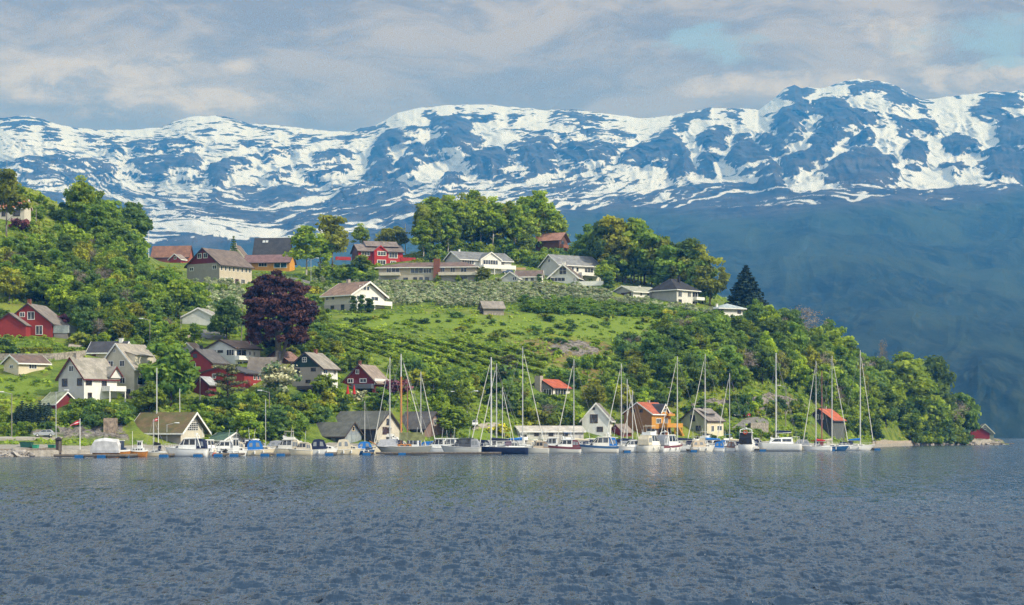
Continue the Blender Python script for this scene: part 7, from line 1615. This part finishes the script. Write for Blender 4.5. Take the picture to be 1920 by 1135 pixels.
for px, b_, t_, d, lab in ((22, 822, 738, -1, 'street lamp by the quay road, left of the parked silver car'), (105, 832, 735, 1, 'thin street lamp beside the small dark red garage'), (281, 662, 600, -1, 'lamp on a wooden pole above the large cream house'), (430, 636, 568, -1, 'lamp post beside the dark tree on the lane'), (583, 528, 486, 1, 'lamp post on the hilltop road left of the white chalet'), (505, 800, 735, -1, 'tall dark lamp post below the white flowering tree'), (834, 765, 724, 1, 'lamp post among the thin birches'), (866, 785, 737, -1, 'left lamp of the pair behind the thin birches'), (876, 788, 736, 1, 'right lamp of the pair behind the thin birches'), (1241, 758, 729, 1, 'lamp post behind the orange house'), (1474, 770, 725, -1, 'lamp post on the wooded slope behind the catamaran mast'), (1628, 790, 722, -1, 'lamp post rising from the trees near the last mast'), (313, 828, 796, 1, 'short quay lamp before the mossy boathouse')):
    post('street_lamp', lab, 'street lamp', px, b_, t_, STEEL if px in (105, 583, 866, 876, 834, 313) else POLEM, .1, d, LAMPG)
for px, b_, t_, lab in ((184, 640, 598, 'wooden pole by the path above the large cream house'), (294, 640, 606, 'shorter wooden pole in the left wood'), (339, 650, 592, 'wooden pole near the lane above the bright red house'), (375, 765, 704, 'thin pole in front of the dark red shed'), (452, 640, 575, 'wooden pole leaning towards the lane lamp post'), (1473, 800, 770, 'short pole beside the quay ramp'), (68, 330 + 90, 392, 'fence pole on the left hill slope')):
    post('utility_pole', lab, 'pole', px, b_, t_, POLEM, .12, None, 'wooden utility poles', lean=.35 if px == 452 else 0)
post('flagpole', 'white flagpole behind the scarlet house', 'flagpole', 760, 472, 420, plain('cream_pole', (.62, .55, .35), .6), .1); post('flagpole', 'tall white flagpole right of the wide grey roofed white house', 'flagpole', 1115, 500, 430, plain('cream_pole', (.62, .55, .35), .6), .09)
post('flagpole', 'white flagpole at the crest beside the red brown roofs', 'flagpole', 279, 486, 426, TRIM, .09); post('flagpole', 'thin mast on the left hill above the white house', 'flagpole', 13, 420, 300, STEEL, .06)
post('flagpole', 'white flagpole with red pennant on the quay left of the shrouded boat', 'flagpole', 150, 843, 785, TRIM, .08, flag=(1.6, .8)); post('flagpole', 'white flagpole with red pennant before the mossy boathouse', 'flagpole', 297, 840, 781, TRIM, .07, flag=(1.0, .7)); post('flagpole', 'flagpole with limp red flag in front of the white house with wide windows', 'flagpole', 469, 672, 632, TRIM, .07, flag=(.4, 1.6))
post('bare_mast', 'bare aluminium mast standing behind the mossy boathouse roof', 'mast', 294, 800, 690, ALU, .12); post('bare_mast', 'shorter bare mast right of the tall one behind the mossy boathouse', 'mast', 337, 800, 729, ALU, .1); post('bare_mast', 'thin bare mast by the bright green tree left of the small boathouse', 'mast', 498, 836, 748, ALU, .07)


def car(label, px, base, Lpx, yaw, paint, van=False, Y=None):
    Y = groundY(px, base) if Y is None else Y; L = 4.3 if not van else 4.9; t = thing('parked_car' if not van else 'parked_van', label, 'van' if van else 'car', P(px, base, Y) + Vector((0, 0, .42)), rad(yaw)); k = Lpx * Y / F / L / max(.5, abs(math.cos(rad(yaw))) + .42 * abs(math.sin(rad(yaw))))
    t.scale = (k, k, k); pm = plain('car_paint', paint, .25, .5, 0, .05); W = .88
    lo = [(-2.1, .35), (2.05, .35), (2.12, .62), (1.95, .82), (1.0, .95), (-2.0, .98), (-2.15, .7)] if not van else [(-2.4, .35), (2.3, .35), (2.4, .7), (2.2, 1.05), (1.5, 1.2), (-2.4, 1.2)]
    q = MB(); q.prism(lo, lambda x, z: (x, -W, z), lambda x, z: (x, W, z)); q.build('body', pm, t)
    up = [(-1.95, .98), (1.0, .955), (.25, 1.42), (-1.25, 1.46), (-1.7, 1.3)] if not van else [(-2.4, 1.2), (1.5, 1.2), (.9, 2.0), (-2.3, 2.05)]
    q = MB(); z0, z1 = .95, up[3][1]; yy = lambda z: W * (1 - .16 * (z - z0) / (z1 - z0)); q.prism(up, lambda x, z: (x, -yy(z), z), lambda x, z: (x, yy(z), z)); q.build('cabin', pm, t)
    sides = [[(-1.55, 1.02), (-.55, 1.02), (-.55, 1.36), (-1.25, 1.38)], [(-.48, 1.02), (.78, 1.02), (.2, 1.36), (-.48, 1.36)]] if not van else [[(-.2, 1.28), (1.3, 1.28), (.85, 1.85), (-.2, 1.85)], [(-2.2, 1.28), (-.4, 1.28), (-.4, 1.85), (-2.2, 1.85)]]
    for w4 in sides:
        for sg in (1, -1): q = MB(); q.hexa([(x, sg * (yy(z) - .02), z) for x, z in w4] + [(x, sg * (yy(z) + .012), z) for x, z in w4]); q.build('side_window', GLASS, t)
    a, b = (up[1], up[2]); q = MB(); q.hexa([(a[0] - .05, -.72, a[1] + .06), (a[0] - .05, .72, a[1] + .06), (b[0] + .06, .66, b[1] - .05), (b[0] + .06, -.66, b[1] - .05), (a[0] + .0, -.72, a[1] + .09), (a[0] + .0, .72, a[1] + .09), (b[0] + .12, .66, b[1] - .02), (b[0] + .12, -.66, b[1] - .02)]); q.build('windscreen', GLASS, t)
    for x in (-1.35, 1.32):
        for sg in (1, -1):
            q = MB(); q.loft([[(x + .33 * math.cos(a), sg * yv, .33 + .33 * math.sin(a)) for a in np.linspace(0, 6.283, 15)[:-1]] for yv in (.70, .905)]); w_ = q.build('wheel', RUB, t); q = MB(); q.loft([[(x + .2 * math.cos(a), sg * yv, .33 + .2 * math.sin(a)) for a in np.linspace(0, 6.283, 11)[:-1]] for yv in (.85, .92)]); q.build('rim', ALU, w_)
    xf = 2.05 if not van else 2.3
    for sg in (1, -1): q = MB(); q.box(xf - .05, xf + .08, sg * .68 - .17, sg * .68 + .17, .62, .78); q.build('headlight', plain('headlight', (.6, .62, .64), .15), t)
car('silver hatchback parked on the quay road', 82, 824, 42, 196, (.34, .36, .40)); car('white van parked on the drive below the yellow bush', 891, 804, 15, -90, (.74, .74, .73), True)
car('bright red car parked above the rough stone wall', 1396, 785, 22, 196, (.50, .015, .02)); car('silver white car parked behind the bright red car', 1381, 783.5, 16, 30, (.5, .52, .54))
car('dark blue car in front of the dark bungalow', 1008, 768, 14, -70, (.03, .045, .08)); car('blue car beside the white house with the centre gable', 952, 516, 22, 190, (.06, .10, .18))
car('black car parked under the trees left of the scarlet house', 604, 498, 18, 185, (.015, .015, .017)); car('grey car parked behind the left corner of the white chalet', 590, 582, 22, 20, (.14, .16, .2))


# -------- quay clutter
def skip(px, base, wpx, hpx, label, c):
    Y = groundY(px, base); p = P(px, base, Y); w_, h = wpx * Y / F / 2, hpx * Y / F; q = MB(); q.loft([[(sx * w_ * k, sy * .8 * k, zz) for sx, sy in ((-1, -1), (1, -1), (1, 1), (-1, 1))] for zz, k in ((0, .85), (h, 1.0), (h, .93), (h * .6, .9))]); o = q.build('container', plain('container_paint', c, .6), thing('waste_container', label, 'container', p)); q = MB(); q.box(-w_ * 1.02, w_ * 1.02, -.82, .82, h + .004, h + .09); q.build('rim', plain('container_rim', tuple(x * .6 for x in c), .6), o.parent)
skip(50, 839, 22, 9, 'dark green waste container on the quay, longest of the three', (.02, .09, .07)); skip(67, 841, 9, 6, 'small bright green bin right of the dark green container', (.04, .30, .18)); skip(97, 841, 11, 6, 'bright green bin beside the dark quay kiosk', (.04, .30, .18))
Yk = groundY(109, 845); k_ = thing('quay_kiosk', 'narrow dark timber kiosk with little roof at the quay edge', 'kiosk', P(109, 852, Yk)); q = MB(); q.box(-.42, .42, 0, .7, -.5, 2.3); q.build('body', plain('dark_timber', (.06, .045, .045), .9), k_); q = MB(); q.prism([(-.62, 2.3), (.62, 2.3), (0, 2.75)], lambda x, z: (x, -.2, z), lambda x, z: (x, .95, z)); q.build('roof', plain('dark_timber', (.06, .045, .045), .9), k_); q = MB(); q.box(.08, .40, -.04, -.002, .2, 2.1); q.build('door', TIMBER, k_)
for px, lab in ((652, 'left closed red parasol on the terrace of the dark red gabled house'), (664, 'right closed red parasol on the terrace of the dark red gabled house')):
    Y = groundY(px, 744) - 3; t = thing('parasol', lab, 'parasol', P(px, 746, Y)); q = MB(); q.tube((0, 0, -.5), (0, 0, 2.5), .04, n=6); q.build('pole', TIMBER, t); q = MB(); q.loft([[(r_q * math.cos(a), r_q * math.sin(a), zz) for a in np.linspace(0, 6.283, 9)[:-1]] for zz, r_q in ((.7, .34), (.9, .3), (1.9, .16), (2.5, .04))]); q.build('canopy', CANV['red'], t)
def boulders():
    meshes = []
    for sd in range(4):
        rng = np.random.default_rng(sd); bm = bmesh.new(); bmesh.ops.create_icosphere(bm, subdivisions=3, radius=1)
        for v in bm.verts: n_ = float(fbm(np.array([v.co.x * 1.3 + sd * 7]), np.array([v.co.y * 1.3 + v.co.z * 1.7]), 3, sd)[0]); v.co *= 1 + n_ * .7
        for f_ in bm.faces: f_.smooth = False
        me = bpy.data.meshes.new('boulder'); bm.to_mesh(me); bm.free(); me.materials.append(plain('granite', (.34, .31, .28), .9, .1, 0, .4, 1.3)); meshes.append(me)
    r = random.Random(3); spots = [(r.uniform(-20, 52), r.uniform(848, 856)) for _ in range(26)] + [(r.uniform(1712, 1880), r.uniform(831.5, 833.5)) for _ in range(46)]
    for i, (x, y) in enumerate(spots):
        o = bpy.data.objects.new('boulder', meshes[i % 4]); COL.objects.link(o); Y = groundY(x, 900) - r.uniform(.3, 2.2); o.location = P(x, y, Y); o.location.z = r.uniform(-.2, .5); k = r.uniform(.5, 1.1); o.scale = (k * 1.3, k, k * .7); o.rotation_euler = (0, 0, r.random() * 6)
        tag(o, 'pale shore boulder at the water edge below the left quay' if x < 100 else 'shore boulder at the water edge of the headland', 'boulder', 'boulders below the left quay' if x < 100 else 'boulders along the headland shore')
boulders()
p_ = MB(); Yj = 640; p_.box(0, 7.5, -.8, .8, .4, .65); 
for x in (1, 3.5, 6.5): p_.tube((x, 0, -1), (x, 0, .39), .12, n=6)
j = p_.build('jetty', TIMBER); j.location = P(1857, 832, Yj); j.location.z = 0; tag(j, 'small stone and timber jetty right of the dark red boathouse', 'jetty')
